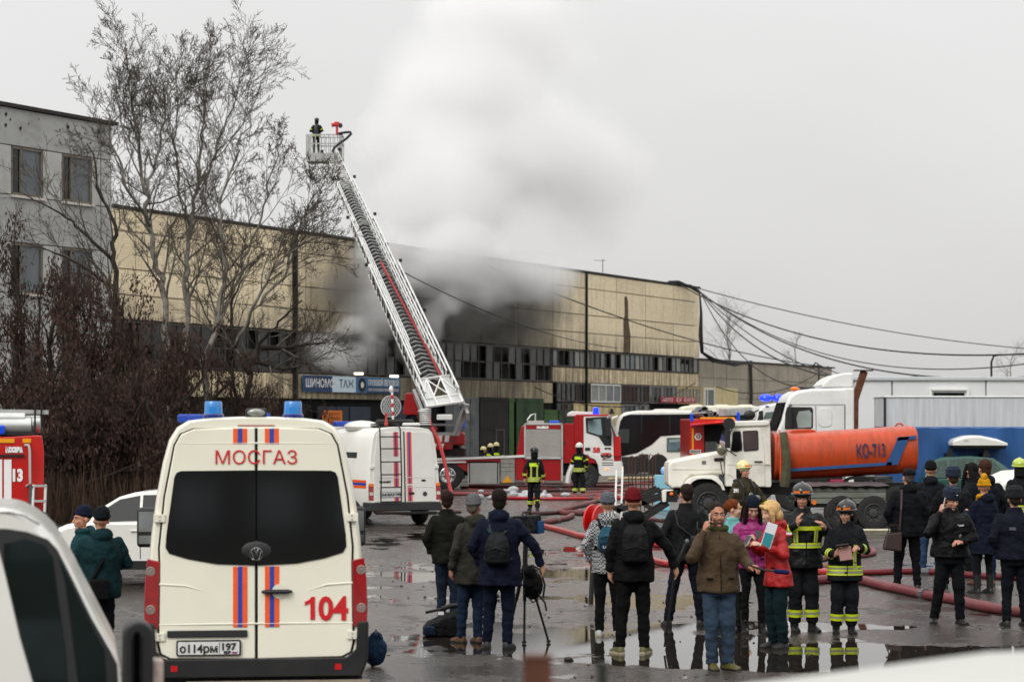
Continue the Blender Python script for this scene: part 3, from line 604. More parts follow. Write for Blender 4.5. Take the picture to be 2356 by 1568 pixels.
npan('door', whitep, [(250, 1730), (740, 1730), (770, 2400), (320, 2400)], .02, bevel=.01)
npan('roof_groove', mat('groove', '#55524c', .8), [(-1500, 438), (60, 440), (150, 465), (240, 520), (232, 528), (145, 474), (58, 449), (-1500, 447)], .003)
k = MB(); mx0, mz0 = vn.x(.3698*745), vn.z(1016.4+.3698*1490); mx1, mz1 = vn.x(.3698*930), vn.z(1016.4+.3698*1092)
k.loft([[(x, y, z) for x, z in rrect(mx0, mx1, mz0-.18, mz1, .07)] for y in (-.32, -.12)]); mo = k.build('wing_mirror', blackp, nv, bevel=.03, seg=3)
k = MB(); k.loft([[(x, -.325, z) for x, z in rrect(mx0+.04, mx1-.05, mz0-.1, mz1-.05, .04)], [(x, -.315, z) for x, z in rrect(mx0+.04, mx1-.05, mz0-.1, mz1-.05, .04)]]); k.build('mirror_glass', glassd, mo)
k = MB(); k.box(mx1-.01, mx1+.05, -.28, -.14, mz0-.1, mz0+.12); k.build('indicator', mat('indicator_clear', '#b9a79c', .2, var=.4, scale=12), mo, bevel=.01)
k = MB(); k.beam((mx1, -.2, mz0-.12), (vn.x(400), .1, mz0-.3), .1, .12); k.build('mirror_arm', blackp, mo)
wheel(nv, vn.x(230), .1, .36, .36, .24); wheel(nv, vn.x(230), 1.7, .36, .36, .24, side=1)
# --- blurred white roof close to the camera, and two posts ---
nr = thing('parked_white_car', 'out of focus white vehicle roof in the bottom right corner, very close to the camera', 'car', (1.3, 4.6, 0), R(-4))
k = MB()
rings = []
for y, zt, dw in ((-.9, 1.95, -.1), (-.6, 2.08, 0), (0, 2.14, .05), (.25, 2.14, .05), (.42, 2.10, 0), (.5, 2.0, -.05)):
    r = [(-1.55-dw, y, .3), (-1.55-dw, y, 1.2), (-1.45-dw, y, zt-.3), (-1.25-dw, y, zt-.20), (-.8, y, zt-.10), (-.3, y, zt-.03), (.4, y, zt), (1.2, y, zt-.02), (1.6, y, zt-.4), (1.7, y, .3)]
    rings.append(r)
k.loft(rings); k.build('body', mat('dull_white_paint', '#b4b3ad', .4, var=.02), nr, ang=50)
for dx in (-1.0, .9): wheel(nr, dx, -.5, .33, .33, .2, 'y')
for nm, lab, dx, dy, wd, Y, m in (('rusty_post', 'out of focus rusty brown square post at the bottom edge', 1236, 1506, .062, 5.0, mat('rust', '#4a2a1c', .9, var=.3)), ('metal_post', 'out of focus thin dark post at the bottom edge right of the rusty one', 1386, 1524, .024, 5.2, mat('post_dark', '#1c211e', .8))):
    p = W(dx, dy, Y); o = thing(nm, lab, 'post', (p.x, p.y, 0)); pbox('shaft', m, o, -wd/2, wd/2, -wd/2, wd/2, 0, p.z-.006); pbox('cap', m, o, -wd/2-.004, wd/2+.004, -wd/2-.004, wd/2+.004, p.z-.006, p.z, bevel=.002)
# --- white rescue van with ladder ---
tv = thing('rescue_van', 'white van with orange and blue stripes, black rear ladder and roof instruments', 'van', ((932-1178)*57.5/FP, 57.5, 0), R(27))
prof2 = [(.80, .42), (.93, .5), (.98, .65), (.985, 1.1), (.97, 1.45), (.92, 1.9), (.87, 2.2), (.82, 2.35), (.72, 2.44), (.5, 2.48), (.2, 2.5)]
o2 = lambda k=1, t=1: [(x*k, .42+(z-.42)*t) for x, z in prof2]+[(-x*k, .42+(z-.42)*t) for x, z in prof2[::-1]]
LT = lambda z: .05*(z-.5)
tz = lambda zy: 2.6-(834.9+zy*.2547-972)/91.05; tx = lambda zx: (653.4+zx*.2547-924)/91.05/.891
k = MB(); k.loft([[(x, y+LT(z), z) for x, z in o2(a, t)] for y, a, t in ((0, .97, .99), (.06, 1, 1), (4.0, 1, 1), (4.3, .97, .97))]+[[(x, y, min(z, m)) for x, z in o2(.95)] for y, m in ((4.9, 1.6), (5.5, 1.1))]); k.build('body', whitep, tv, ang=28)
def tp(name, m, poly, th=.006, off=0, parent=None, **kw):
    k = MB(); k.loft([[(x, LT(z)-off-th, z) for x, z in poly], [(x, LT(z)-off+.02, z) for x, z in poly]]); return k.build(name, m, parent or tv, **kw)
for sg in (-1, 1):
    p = [(sg*.012, 2.38), (sg*.66, 2.37), (sg*.74, 2.3), (sg*.80, 1.9), (sg*.86, 1.4), (sg*.87, .7), (sg*.84, .6), (sg*.012, .6)]
    d = tp('rear_door', whitep, p if sg > 0 else p[::-1], .02, 0, bevel=.012)
    p = [(sg*.12, 1.6), (sg*.7, 1.6), (sg*.8, 1.17), (sg*.12, 1.17)]
    for zz in (1.22, .98):
        k = MB(); k.box(min(sg*.05, sg*.8), max(sg*.05, sg*.8), LT(zz)-.026, LT(zz)-.02, zz-.008, zz+.008); k.build('crease', whitep, tv)
    for zz in (1.48, .6):
        pbox('hinge', whitep, tv, sg*.84, sg*.95, LT(zz)-.04, LT(zz), zz-.04, zz+.04, bevel=.01)
    lp = [(sg*.86, 1.02), (sg*.985, 1.03), (sg*.99, .66), (sg*.87, .64)]
    t_ = tp('tail_lamp', tailr, lp if sg > 0 else lp[::-1], .02); tp('lamp_clear', mat('lamp_clear', '#c9b8b0', .2, var=.2), [(sg*.88, .86), (sg*.98, .86), (sg*.98, .78), (sg*.88, .78)], .025, 0, t_); tp('lamp_amber', ambr, [(sg*.87, 1.0), (sg*.98, 1.01), (sg*.98, 1.08), (sg*.86, 1.07)], .025, 0, t_)
    for y in (1.0, 4.6): wheel(tv, sg*.86, y, .34, .34, .22, 'x', side=sg)
tp('door_gap', gapm, [(-.014, .6), (.014, .6), (.014, 2.38), (-.014, 2.38)], .022)
for xs0, segs in ((-.30, ((2.37, 1.75), (1.6, .98), (.72, .6))), (.07, ((2.37, 1.06), (1.02, .62)))):
    for z1, z0 in segs:
        for i, m in enumerate((orange, bluef, orange)): tp('stripe', m, [(xs0+.045*i-.03*(1.6-z1)*0, z0), (xs0+.045*(i+1), z0), (xs0+.045*(i+1), z1), (xs0+.045*i, z1)], .003, .02)
k = MB(); k.box(-1.0, 1.0, -.08, .4, .38, .6); k.build('bumper', mat('grey_plastic', '#2c2d2f', .6, var=.1, dirt=.3), tv, bevel=.03)
pbox('tow_step', darkm, tv, -.85, .8, -.2, -.05, .3, .36, bevel=.01)
k = MB()
lx0, lx1 = -.72, -.16
for x in (lx0, lx1): k.tube([(x, -.12, .62), (x, -.14, 1.2), (x, -.1, 1.9), (x, -.05, 2.45), (x, .1, 2.56), (x, .5, 2.56)], .018, 6)
for z in (.62, .98, 1.3, 1.62, 1.95, 2.25): k.tube([(lx0, -.12+.04*max(0, z-1.5), z), (lx1, -.12+.04*max(0, z-1.5), z)], .016, 6)
k.build('ladder', black_f, tv)
tp('plate_rim', blackp, rrect(-.69, -.1, .72, .86, .01), .012, .02); tp('number_plate', MATS['plate_white'], rrect(-.68, -.11, .73, .85, .01), .003, .034)
text('А410АУ', black_f, tv, -.66, .755, .07, LT(.75)-.04, .37, bold=.004); text('199', black_f, tv, -.27, .765, .06, LT(.75)-.04, .14, bold=.004)
text('TRANSIT', black_f, tv, -.72, 1.09, .045, LT(1.1)-.024, .34, bold=.004)
k = MB(); k.ell((.52, LT(1.14)-.024, 1.14), (.07, .008, .028), 16, 6); k.build('maker_badge', black_f, tv)
k = MB(); k.lathe((.55, LT(.8)-.02, .8), [(.06, 0), (.06, -.01), (.045, -.014), (.04, -.006), (.002, -.006)], 20); k.build('service_emblem', mat('emblem_grey', '#3a3c40', .4, var=.3, scale=60), tv)
pbox('door_handle', blackp, tv, .10, .25, LT(.8)-.04, LT(.8)-.02, .79, .85, bevel=.01)
for sg in (-1, 1):
    for z, m in ((.95, orange), (1.02, bluef), (1.09, orange)): pbox('stripe', m, tv, sg*.9, sg*.99, .2, 5.0, z, z+.065)
    k = MB(); k.loft([[(sg*.94, y, 1.9), (sg*.985, y, 1.3)] for y in (1.0, 2.2)][0:0] or [[(sg*.93, .9, 1.85), (sg*.93, 2.3, 1.85), (sg*.975, 2.3, 1.3), (sg*.975, .9, 1.3)], [(sg*.85, .9, 1.85), (sg*.85, 2.3, 1.85), (sg*.9, 2.3, 1.3), (sg*.9, .9, 1.3)]]); k.build('side_window', glassg, tv)
k = MB(); k.ell((-.5, 1.6, 2.5), (.42, .7, .16), 16, 8); k.build('air_conditioner', whitep, tv)
pbox('light_bar', bluef, tv, -.8, -.3, 2.6, 2.85, 2.5, 2.64, bevel=.04)
k = MB(); k.lathe((.12, .9, 2.52), [(.44, 0), (.5, .03), (.5, .12), (.44, .17), (.2, .16), (.01, .16)], 28, 'z'); k.build('spare_wheel_case', black_f, tv)
pbox('roof_hatch', whitep, tv, .1, .6, .35, .6, 2.48, 2.6, bevel=.04)
k = MB(); k.lathe((-.32, .45, 2.5), [(.055, 0), (.05, .1), (.03, .14), (.03, .3), (.05, .32), (.01, .36)], 10, 'z'); k.build('siren', mat('siren_red', '#b03420', .5), tv)
hm = mat('antenna_white', '#b9bcbc', .5, .2, var=.1)
k = MB(); cx, cz_ = .06, 3.02
for r_ in (.285,): k.lathe((cx, 1.0, cz_), [(.285, 0), (.285, .03), (.265, .03), (.265, 0), (.285, 0)], 32)
for i in range(-4, 5):
    for j in range(-4, 5):
        x = i*.066+(j % 2)*.033; z = j*.057
        if x*x+z*z < .06: k.lathe((cx+x, 1.0, cz_+z), [(.034, 0), (.034, .02), (.024, .02), (.024, 0), (.034, 0)], 6)
an = k.build('antenna_dish', hm, tv)
for i in range(7):
    k = MB(); k.tube([(cx+.02-.004*i, .93, 2.68+.105*i), (cx+.016-.004*i, .93, 2.785+.105*i)], .03, 8); k.build('striped_pole', redf if i % 2 else whitef, an)
k = MB(); k.ell((cx-.03, .93, 3.46), (.06, .06, .09), 10, 6); k.build('sensor', whitep, an)
k = MB()
for i in range(8): k.lathe((.98, .9, 2.55+i*.055), [(.06, 0), (.15, .0), (.15, .022), (.06, .03)], 18, 'z')
k.build('louvred_sensor', mat('louvre_white', '#d8d8d4', .5), tv)
k = MB(); k.box(-.55, .95, .3, 1.9, 2.5, 2.53); k.build('roof_rack', darkm, tv)
# --- ladder truck 58 ---
TK = V(1200, 88.0); lt = thing('ladder_truck', 'red and white fire truck 58 with its turntable ladder raised over the warehouse', 'fire truck', TK.loc)
X, Z, P = TK.x, TK.z, TK.P
WD = 2.45
white_t = mat('truck_white', '#dddcd8', .3, var=.04, dirt=.2, coat=.4, scale=2)
shut = mat('roller_shutter', '#b4b3ad', .4, .3, var=.08, scale=2)
pbox('chassis', blackp, lt, X(985), X(1425), .5, 2.0, .55, 1.0)
pprism('rear_locker', redp, lt, P([(1186, 1104), (1186, 1060), (1199, 982), (1207, 975), (1207, 1104)]), .02, WD, bevel=.02)
lk = pprism('equipment_locker', redp, lt, P([(1207, 1105), (1207, 973.5), (1294, 973.5), (1294, 1105)]), 0, WD, bevel=.02)
def slats(x0, x1, z0, z1, n, m, par, y=-.02):
    k = MB(); h = (z1-z0)/n
    for i in range(n): k.box(x0, x1, y-.012, y+.02, z0+i*h+.006, z0+(i+1)*h-.006)
    o = k.build('roller_shutter', m, par, bevel=.004, seg=1); return o
fr = MB()
for p0, p1 in (((1208, 973.5), (1208, 1053)), ((1293, 973.5), (1293, 1105)), ((1208, 974.5), (1294, 974.5)), ((1208, 1053), (1294, 1053))):
    fr.beam((X(p0[0]), -.02, Z(p0[1])), (X(p1[0]), -.02, Z(p1[1])), .09, .07)
fr.build('locker_frame', alu, lk)
slats(X(1210), X(1290), Z(1052), Z(987), 22, shut, lk)
pbox('name_strip', redp, lk, X(1210), X(1290), -.04, 0, Z(986), Z(978)); text('MAGIRUS', whitef, lk, X(1235), Z(985), .085, -.045, (1262-1235)/59.5, bold=.01)
pprism('crew_locker', redp, lt, P([(1294, 1065), (1294, 973.5), (1321, 973.5), (1321, 1065)]), .04, WD, bevel=.02)
pbox('locker_handle', black_f, lt, X(1296), X(1301), .0, .05, Z(1021), Z(1018))
cabp = P([(1321, 1066), (1321, 956), (1325, 952.5), (1400, 952), (1406, 956), (1420, 1000), (1428, 1006), (1430, 1060), (1321, 1070)])
cb = pprism('cab', redp, lt, cabp, .03, WD-.03, bevel=.04, seg=3)
pprism('door', white_t, cb, P([(1343, 1065), (1343, 958), (1399, 957), (1411, 998), (1412, 1053), (1380, 1053), (1358, 1044), (1348, 1046)]), .0, .06, bevel=.015)
dw = P([(1347, 960), (1396, 957.5), (1407, 994), (1407, 1025), (1391, 1025), (1377, 1004), (1349, 995)])
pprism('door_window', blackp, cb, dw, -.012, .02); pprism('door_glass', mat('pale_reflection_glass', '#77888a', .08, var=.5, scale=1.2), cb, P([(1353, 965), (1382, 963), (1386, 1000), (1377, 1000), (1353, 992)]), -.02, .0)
k = MB(); k.loft([[(X(1402), .02, Z(957)), (X(1402), WD-.1, Z(957)), (X(1419), WD-.1, Z(1003)), (X(1419), .02, Z(1003))], [(X(1404), .02, Z(955)), (X(1404), WD-.1, Z(955)), (X(1423), WD-.1, Z(1001)), (X(1423), .02, Z(1001))]]); k.build('windscreen', glassd, cb)
k = MB(); k.beam((X(1400), 0, Z(955)), (X(1421), 0, Z(1003)), .1, .1); k.build('windscreen_pillar', alu, cb)
pprism('corner_panel', redp2, cb, P([(1412, 1003), (1427, 1003), (1428, 1048), (1414, 1050)]), -.02, .1, bevel=.02)
pprism('fender', white_t, lt, P([(1352, 1046), (1362, 1042), (1376, 1045), (1388, 1056), (1412, 1053), (1413, 1061), (1430, 1060), (1432, 1088), (1428, 1094), (1386, 1095), (1378, 1088), (1376, 1070), (1370, 1057), (1358, 1052)]), -.03, .5, bevel=.02)
pbox('bumper', white_t, lt, X(1400), X(1433), .02, WD, Z(1094), Z(1062), bevel=.04)
k = MB()
for z in (1056, 1063, 1068): k.box(X(1385), X(1411), -.034, -.02, Z(z+2), Z(z))
k.build('cab_step', black_f, lt)
pbox('side_lamp', mat('amber_lit', '#ff8a3c', .3, emit=1.5, var=0), lt, X(1393), X(1399), -.05, -.02, Z(1080), Z(1077)); pbox('head_lamp', mat('lamp_warm', '#f3d9b8', .2, emit=.8, var=0), lt, X(1422), X(1434), .0, .4, Z(1084), Z(1072), bevel=.03)
text('58', redf, cb, X(1364), Z(1040), (1040-1029)/59.5, -.01, 17/59.5, bold=.015); text('380', black_f, cb, X(1391), Z(1033), .06, -.01, .25, bold=.01)
text('МОСКВА', redf, cb, X(1382), Z(1046), .07, -.01, .42, bold=.012); text('MAGIRUS', black_f, cb, X(1382), Z(1051), .065, -.01, .45, bold=.012)
pbox('door_handle', black_f, cb, X(1346), X(1358), -.02, 0, Z(1036), Z(1029), bevel=.02)
k = MB(); k.box(X(1392), X(1405), -.3, -.15, Z(1003), Z(962)); k.tube([(X(1400), -.2, Z(962)), (X(1404), .02, Z(958))], .03, 6); k.build('wing_mirror', blackp, cb, bevel=.04)
k = MB(); k.box(X(1350), X(1364), -.25, -.1, Z(967), Z(960)); k.build('kerb_mirror', blackp, cb, bevel=.03)
pprism('roof_deflector', white_t, cb, P([(1306, 957), (1308, 949), (1318, 945), (1372, 948), (1386, 953), (1386, 957)]), .4, 2.0, bevel=.04)
k = MB(); k.lathe((X(1372), .35, Z(952)), [(.13, 0), (.13, .06), (.11, .07), (.1, .24), (.01, .27)], 16, 'z'); k.build('beacon', mat('beacon_lit', '#1030ff', .2, emit=1.6, var=0), cb)
k = MB(); k.lathe((X(1408), .35, Z(952)), [(.1, 0), (.1, .1), (.05, .12), (.08, .2), (.01, .22)], 12, 'z'); k.build('roof_lamp', blackp, cb)
k = MB(); k.tube([(X(1298), .1, Z(974)), (X(1298), .1, Z(941))], .07, 8); k.build('mast', blackp, lt)
k = MB(); k.box(X(1213), X(1252), .3, 1.2, Z(974), Z(967)); k.tube([(X(1232), .5, Z(967)), (X(1232), .5, Z(951)), (X(1222), .5, Z(954)), (X(1213), .5, Z(966))], .03, 6); k.build('roof_fitting', alu, lt)
pbox('roof_light', blue_l, lt, X(1264), X(1288), .3, .7, Z(974), Z(967), bevel=.05)
# low deck
pprism('deck', redp, lt, P([(985, 1069), (985, 1056), (1186, 1050), (1186, 1064), (1076, 1066)]), .02, WD, bevel=.01)
k = MB(); k.beam((X(985), -.01, Z(1057)), (X(1206), -.01, Z(1048.5)), .07, .09); k.beam((X(985), -.01, Z(1063)), (X(1072), -.01, Z(1062)), .05, .06); k.build('deck_rail', white_t, lt)
lo = pbox('side_locker', alu, lt, X(1076), X(1149), .02, WD, Z(1112), Z(1060), bevel=.01)
slats(X(1080), X(1145), Z(1108), Z(1064), 16, shut, lo, -.005)
k = MB(); k.box(X(1079), X(1081), -.05, 0, Z(1110), Z(1062)); k.box(X(1144), X(1146), -.05, 0, Z(1110), Z(1062)); k.build('shutter_rail', darkm, lo)
gb = mat('grey_locker', '#8d8c84', .5, .2, var=.12, dirt=.3)
lo2 = pbox('grey_locker', gb, lt, X(1151), X(1185), .0, WD, Z(1112), Z(1050), bevel=.05)
for z in (1064, 1072, 1082): pbox('ridge', gb, lo2, X(1151), X(1185), -.02, .0, Z(z+1), Z(z), bevel=.005)
pprism('warning_triangle', mat('warning_yellow', '#d8920c', .5, var=.05), lo2, P([(1155, 1110), (1168, 1093), (1178, 1109)]), -.03, -.01)
pprism('wheel_cover', redp, lt, P([(1050, 1068), (1075, 1066), (1075, 1086)]), .0, .3)
wheel(lt, X(1030), .18, .56, .56, .35, rimm=chrome); wheel(lt, X(1030), WD-.2, .56, .56, .35, side=1); wheel(lt, X(1347), .18, .52, .52, .32); wheel(lt, X(1347), WD-.2, .52, .52, .32, side=1)
pprism('mudguard', black_f, lt, P([(995, 1100), (998, 1078), (1010, 1068), (1050, 1068), (1066, 1078), (1070, 1100), (1062, 1100), (1056, 1084), (1045, 1076), (1015, 1076), (1005, 1084), (1002, 1100)]), .02, .5)
k = MB(); k.tube([(X(1305), -.25, Z(1110)), (X(1308), -.25, Z(1090)), (X(1318), -.25, Z(1065))], .1, 6); k.build('open_flap', whitep, lt)
# turntable
tt = pbox('turntable', redp, lt, X(985), X(1048), .1, 2.3, Z(1024), Z(996), bevel=.04)
pbox('control_pod', redp, tt, X(1046), X(1070), -.3, .9, Z(1024), Z(994), bevel=.09, seg=4); pbox('counterweight', redp, tt, X(987), X(1041), .0, 2.2, Z(1034), Z(1022), bevel=.03)
for a, z0, z1 in ((1006, 1016, 995), (1022, 1016, 995), (992, 1030, 1020), (1009, 1030, 1020)):
    pprism('white_stripe', whitef, tt, P([(a, z0), (a+10, z0), (a+13, z1), (a+3, z1)]), (.09 if z0 < 1020 else -.01), (.11 if z0 < 1020 else .01))
k = MB(); k.lathe((X(1025), 1.2, 1.3), [(.8, 0), (.8, .3), (.65, .4), (.65, .9)], 28, 'z'); k.build('slew_ring', darkm, tt)
pprism('operator_seat', redp, lt, [(X(928), 3.15), (X(933), 3.75), (X(960), 3.75), (X(968), 3.1), (X(968), 2.9), (X(928), 2.9)], .0, .9, bevel=.04)
k = MB(); k.beam((X(948), .45, 2.95), (X(1000), 1.1, 2.3), .15, .2); k.build('seat_arm', redp, lt)
k = MB(); k.lathe((X(1064), -.1, Z(985)), [(.13, 0), (.13, .1), (.12, .12), (.11, .32), (.02, .34)], 16, 'z'); k.build('beacon', bluef, lt)
# ladder sections (built along the real axis of the ladder)
A0 = W(1026, 949, 86.0)-Vector(TK.loc); A1 = W(757, 356, 118.0)-Vector(TK.loc)
D = (A1-A0); LEN = D.length; D.normalize(); Wd = Vector((cos(R(-10)), sin(R(-10)), 0)); Wd = (Wd-D*Wd.dot(D)).normalized(); Nn = Wd.cross(D).normalized()
if Nn.z < 0: Nn = -Nn
def LP(l, ww, n): return A0+D*l+Wd*ww+Nn*n
silb = mat('ladder_aluminium', '#cbccc9', .35, .25, var=.18, scale=2); sild = mat('ladder_dark', '#2c2d2f', .5, .5, var=.3)
secs = [(.5, .46*LEN, 1.28, .0, .72, .06), (2.5, .66*LEN, 1.04, .12, .66, .052), (4.5, .84*LEN, .84, .22, .6, .045), (6.5, .985*LEN, .66, .3, .56, .04)]
for si, (l0, l1, wd, n0, n1, th) in enumerate(secs):
    k = MB(); h = wd/2; kd = MB()
    for sg in (-1, 1):
        k.beam(LP(l0, sg*h, n0), LP(l1, sg*h, n0), th*1.1, th*1.5, Nn); k.beam(LP(l0, sg*h, n1), LP(l1-.6, sg*h, n1), th, th, Nn)
        k.beam(LP(l0+.3, sg*h*.88, n0+.06), LP(l1, sg*h*.88, n0+.06), th*.6, th, Nn)
        n = int((l1-l0)/.75)
        for i in range(n):
            a = l0+(l1-l0-.6)*i/n; c = l0+(l1-l0-.6)*(i+1)/n
            (kd if i % 2 else k).beam(LP(a, sg*h, n0), LP((a+c)/2, sg*h, n1), th*.5, th*.5, Nn); kd.beam(LP((a+c)/2, sg*h, n1), LP(c, sg*h, n0), th*.7, th*.7, Nn)
    so_ = k.build('ladder_section', silb, lt, bevel=0); kd.build('lattice', sild, so_, kind='stuff')
    prev = secs[si-1][1]-1.0 if si else 2.9
    rb = MB(); rb.beam(-Wd*h, Wd*h, .05, .045, Nn); rung0 = None; n = int((l1-prev)/.31)
    for i in range(n):
        p = LP(prev+(l1-prev)*(i+.5)/n, 0, n0)
        if rung0 is None: rung0 = rb.build('rung', silb if si == 3 else sild, so_); rung0.location = p
        else: inst(rung0, so_, p)
    if si < 3:   # stacked rungs of the inner ladders seen as dark chevrons
        rb = MB(); n = int((l1-prev)/.45)
        for i in range(n):
            a = prev+(l1-prev)*i/n; rb.beam(LP(a, -h*.6, n0+.12), LP(a+.14, 0, n0+.2), .03, .05, Nn); rb.beam(LP(a+.14, 0, n0+.2), LP(a, h*.6, n0+.12), .03, .05, Nn)
        rb.build('stacked_rungs', alu, so_, kind='stuff')
    bx = MB(); bx.box(-.09, .09, -.09, .09, -.09, .09)
    for l in (l0+(l1-l0)*.55, l1-.6):
        for sg in (-1, 1):
            o = bx.build('pulley_lamp', black_f, so_) if False else MB().box(-.07, .07, -.07, .07, -.07, .07).build('end_lamp', black_f, so_); o.location = LP(l, sg*(h+.12), n1)
k = MB(); k.beam(LP(3.0, 0, -.04), LP(.82*LEN, 0, .12), .62, .03, Nn); k.build('dark_backing_strip', black_f, lt)  # dark strip added under the rungs so the ladder's inside reads dark
# end platform of the lowest section
pm_ = mat('ladder_platform_white', '#d9d9d5', .45, .15, var=.06)
k = MB(); hw = .68
for l in (0, .75, 2.75): k.beam(LP(l, -hw, .35), LP(l, hw, .35), .07, .07, Nn)
for x in (-hw, -.28, .28, hw): k.beam(LP(0, x, .35), LP(2.75, x, .35), .06, .06, Nn)
for a, c in (((.9, -.28), (2.6, .28)), ((2.6, -.28), (.9, .28)), ((.9, -hw), (2.6, -.28)), ((.9, hw), (2.6, .28))): k.beam(LP(a[0], a[1], .37), LP(c[0], c[1], .37), .04, .04, Nn)
ep = k.build('end_platform', pm_, lt)
for x0, x1 in ((-hw, -.3), (-.26, .26), (.3, hw)):
    k = MB(); k.add([LP(.05, x0, .34), LP(.05, x1, .34), LP(.72, x1, .34), LP(.72, x0, .34)], [(0, 1, 2, 3)]); k.build('platform_panel', alu, ep)
    if x0 != -.26:
        k = MB(); k.add([LP(.8, x0, .34), LP(.8, x1, .34), LP(2.7, x1, .34), LP(2.7, x0, .34)], [(0, 1, 2, 3)]); k.build('platform_panel', alu, ep)
k = MB()
for sg in (-1, 1):
    k.beam(LP(.3, sg*.85, .1), A0+Vector((sg*.5+(-.15), .6, -.85)), .35, .12); k.beam(LP(2.5, sg*.82, -.05), LP(-.2, sg*.8, -.2), .12, .3, Nn)
k.beam(A0+Vector((-.75, .6, -.8)), A0+Vector((.5, .6, -.8)), .12, .12); k.beam(A0+Vector((-.6, .6, -.45)), A0+Vector((.4, .6, -.45)), .08, .08)
k.build('ladder_cradle', mat('cradle_grey', '#9a9b99', .5, .3, var=.15), lt)
k = MB(); k.box(-.3, .3, -.1, .15, -.22, 0); o = k.build('drum_cover', pm_, lt, bevel=.04); o.location = A0+Vector((-.05, 0, -.06))
# basket at the tip
B0 = W(748, 366, 117.0)-Vector(TK.loc)
bk = MB(); pp = 44.75; bw0, bw1 = (705-748)/pp, (787-748)/pp
for z in (1.25, .8, 0.02):
    for p0, p1 in (((bw0, 0, z), (bw1, 0, z)), ((bw0, 1.1, z), (bw1, 1.1, z)), ((bw0, 0, z), (bw0, 1.1, z)), ((bw1, 0, z), (bw1, 1.1, z))): bk.beam(p0, p1, .055, .055)
for i in range(9):
    x = bw0+(bw1-bw0)*i/8; bk.beam((x, 0, 0), (x, 0, 1.25), .04, .04); bk.beam((x, 1.1, 0), (x, 1.1, 1.25), .04, .04)
bk.box(bw0, bw1, -.05, 1.15, -.12, -.02)
pm_ = mat('basket_grey', '#a3a4a1', .45, .3, var=.1); bo = bk.build('rescue_basket', pm_, lt); bo.location = B0
pbox('kick_panel', pm_, bo, bw0, bw1, -.06, -.03, -.1, .32, bevel=.01); pbox('side_panel', pm_, bo, bw0-.02, bw0+.25, -.07, -.03, .3, 1.2, bevel=.01); pbox('side_panel', pm_, bo, bw1-.15, bw1+.02, -.07, -.03, .3, 1.2, bevel=.01)
k = MB(); k.tube([(.62, -.1, 1.25), (.62, -.1, 1.6), (.55, -.1, 1.75)], .07, 8); k.tube([(.35, -.15, 1.72), (.55, -.1, 1.78), (.75, -.1, 1.78)], [.12, .1, .09], 10); k.box(.5, .72, -.2, 0, 1.7, 1.9); k.build('water_monitor', redp2, bo, bevel=.02)
k = MB(); k.disc((.78, -.16, 1.72), .12, .2); k.build('monitor_motor', blackp, bo)
k = MB(); k.tube([(.7, -.1, 1.3), (1.1, -.15, 1.36), (1.32, -.2, 1.36), (1.36, -.2, 1.28), (1.1, -.3, 1.0), (.75, -.4, .75), (.5, -.5, .5), (.42, -.55, .3)], .065, 8); k.build('supply_hose', black_f, bo)
# red hose lying in the ladder then hanging to the ground
k = MB(); hp = [LP(LEN*.47, .0, .42), LP(LEN*.3, .18, .30), LP(LEN*.18, .3, .25), LP(3.0, .35, .25)]; k.tube(hp, .055, 8); k.build('riser_hose', mat('hose_red', '#8c1519', .55, var=.15, scale=3), lt)
hoser = MATS['hose_red']; L0 = Vector(TK.loc)
k = MB(); k.tube([W(982, 950, 86.2), W(990, 975, 86), W(1008, 1010, 85.6), W(1020, 1050, 85.3), W(1029, 1090, 85), W(1036, 1125, 84.6), W(1043, 1140, 84), W(1041, 1147, 83.4)], .07, 10)
o = k.build('fire_hose', mat('hose_pink_red', '#a32a2c', .5, var=.1, scale=3)); tag(o, 'red hose hanging from the foot of the ladder down past the rear wheel', 'fire hose', 'fire hoses')
# --- coach ---
BV = V(1500, 116.0); X, Z, P = BV.x, BV.z, BV.P
bus = thing('coach', 'black and white coach with a dark window band, parked behind the tanker bonnet', 'bus', BV.loc)
bw = mat('coach_white', '#dcdad2', .35, var=.05, dirt=.2, scale=1.5); bwin = mat('coach_glass', '#121415', .12, var=.4, scale=.5, spec=.6)
pprism('body', bw, bus, P([(1418, 1090), (1418, 1000), (1424, 968), (1430, 955), (1444, 947), (1470, 944), (1810, 944), (1810, 1090)]), 0, 2.5, bevel=.12, seg=3)
pprism('window_band', bwin, bus, P([(1421, 1050), (1421, 1000), (1427, 968), (1434, 957), (1450, 953), (1806, 951), (1806, 1000), (1560, 1000), (1520, 1003), (1500, 1022), (1465, 1042), (1436, 1048)]), -.02, .02)
pprism('front_side_pane', glassg, bus, P([(1423, 1018), (1423, 990), (1430, 986), (1448, 987), (1447, 1018)]), -.03, -.01)
for x in (1475, 1540, 1600): pbox('window_joint', black_f, bus, X(x), X(x)+.05, -.03, -.015, Z(995), Z(953))
pp_ = pprism('picture_panel', mat('poster_ground', '#4c5c4c', .5, var=.5, scale=1.2), bus, P([(1534, 1039), (1534, 1006), (1600, 1006), (1600, 1039)]), -.03, -.01)
k = MB(); 
for i in range(9):
    x = 1537+i*4.6; k.box(X(x), X(x+3.4), -.04, -.03, Z(1036-(i > 4)*4-i*.3), Z(1019-i*1.1+(i % 3)*2))
k.build('printed_towers', mat('poster_towers', '#5f7480', .5, var=.3, scale=3), pp_)
k = MB()
for i in range(10):
    x = 1540+i*5.6; k.box(X(x), X(x+4.6), -.045, -.035, Z(1018-i*.6), Z(1011-i*.5))
k.build('printed_far_towers', mat('poster_towers_pale', '#8d9da3', .5, var=.3, scale=3), pp_)
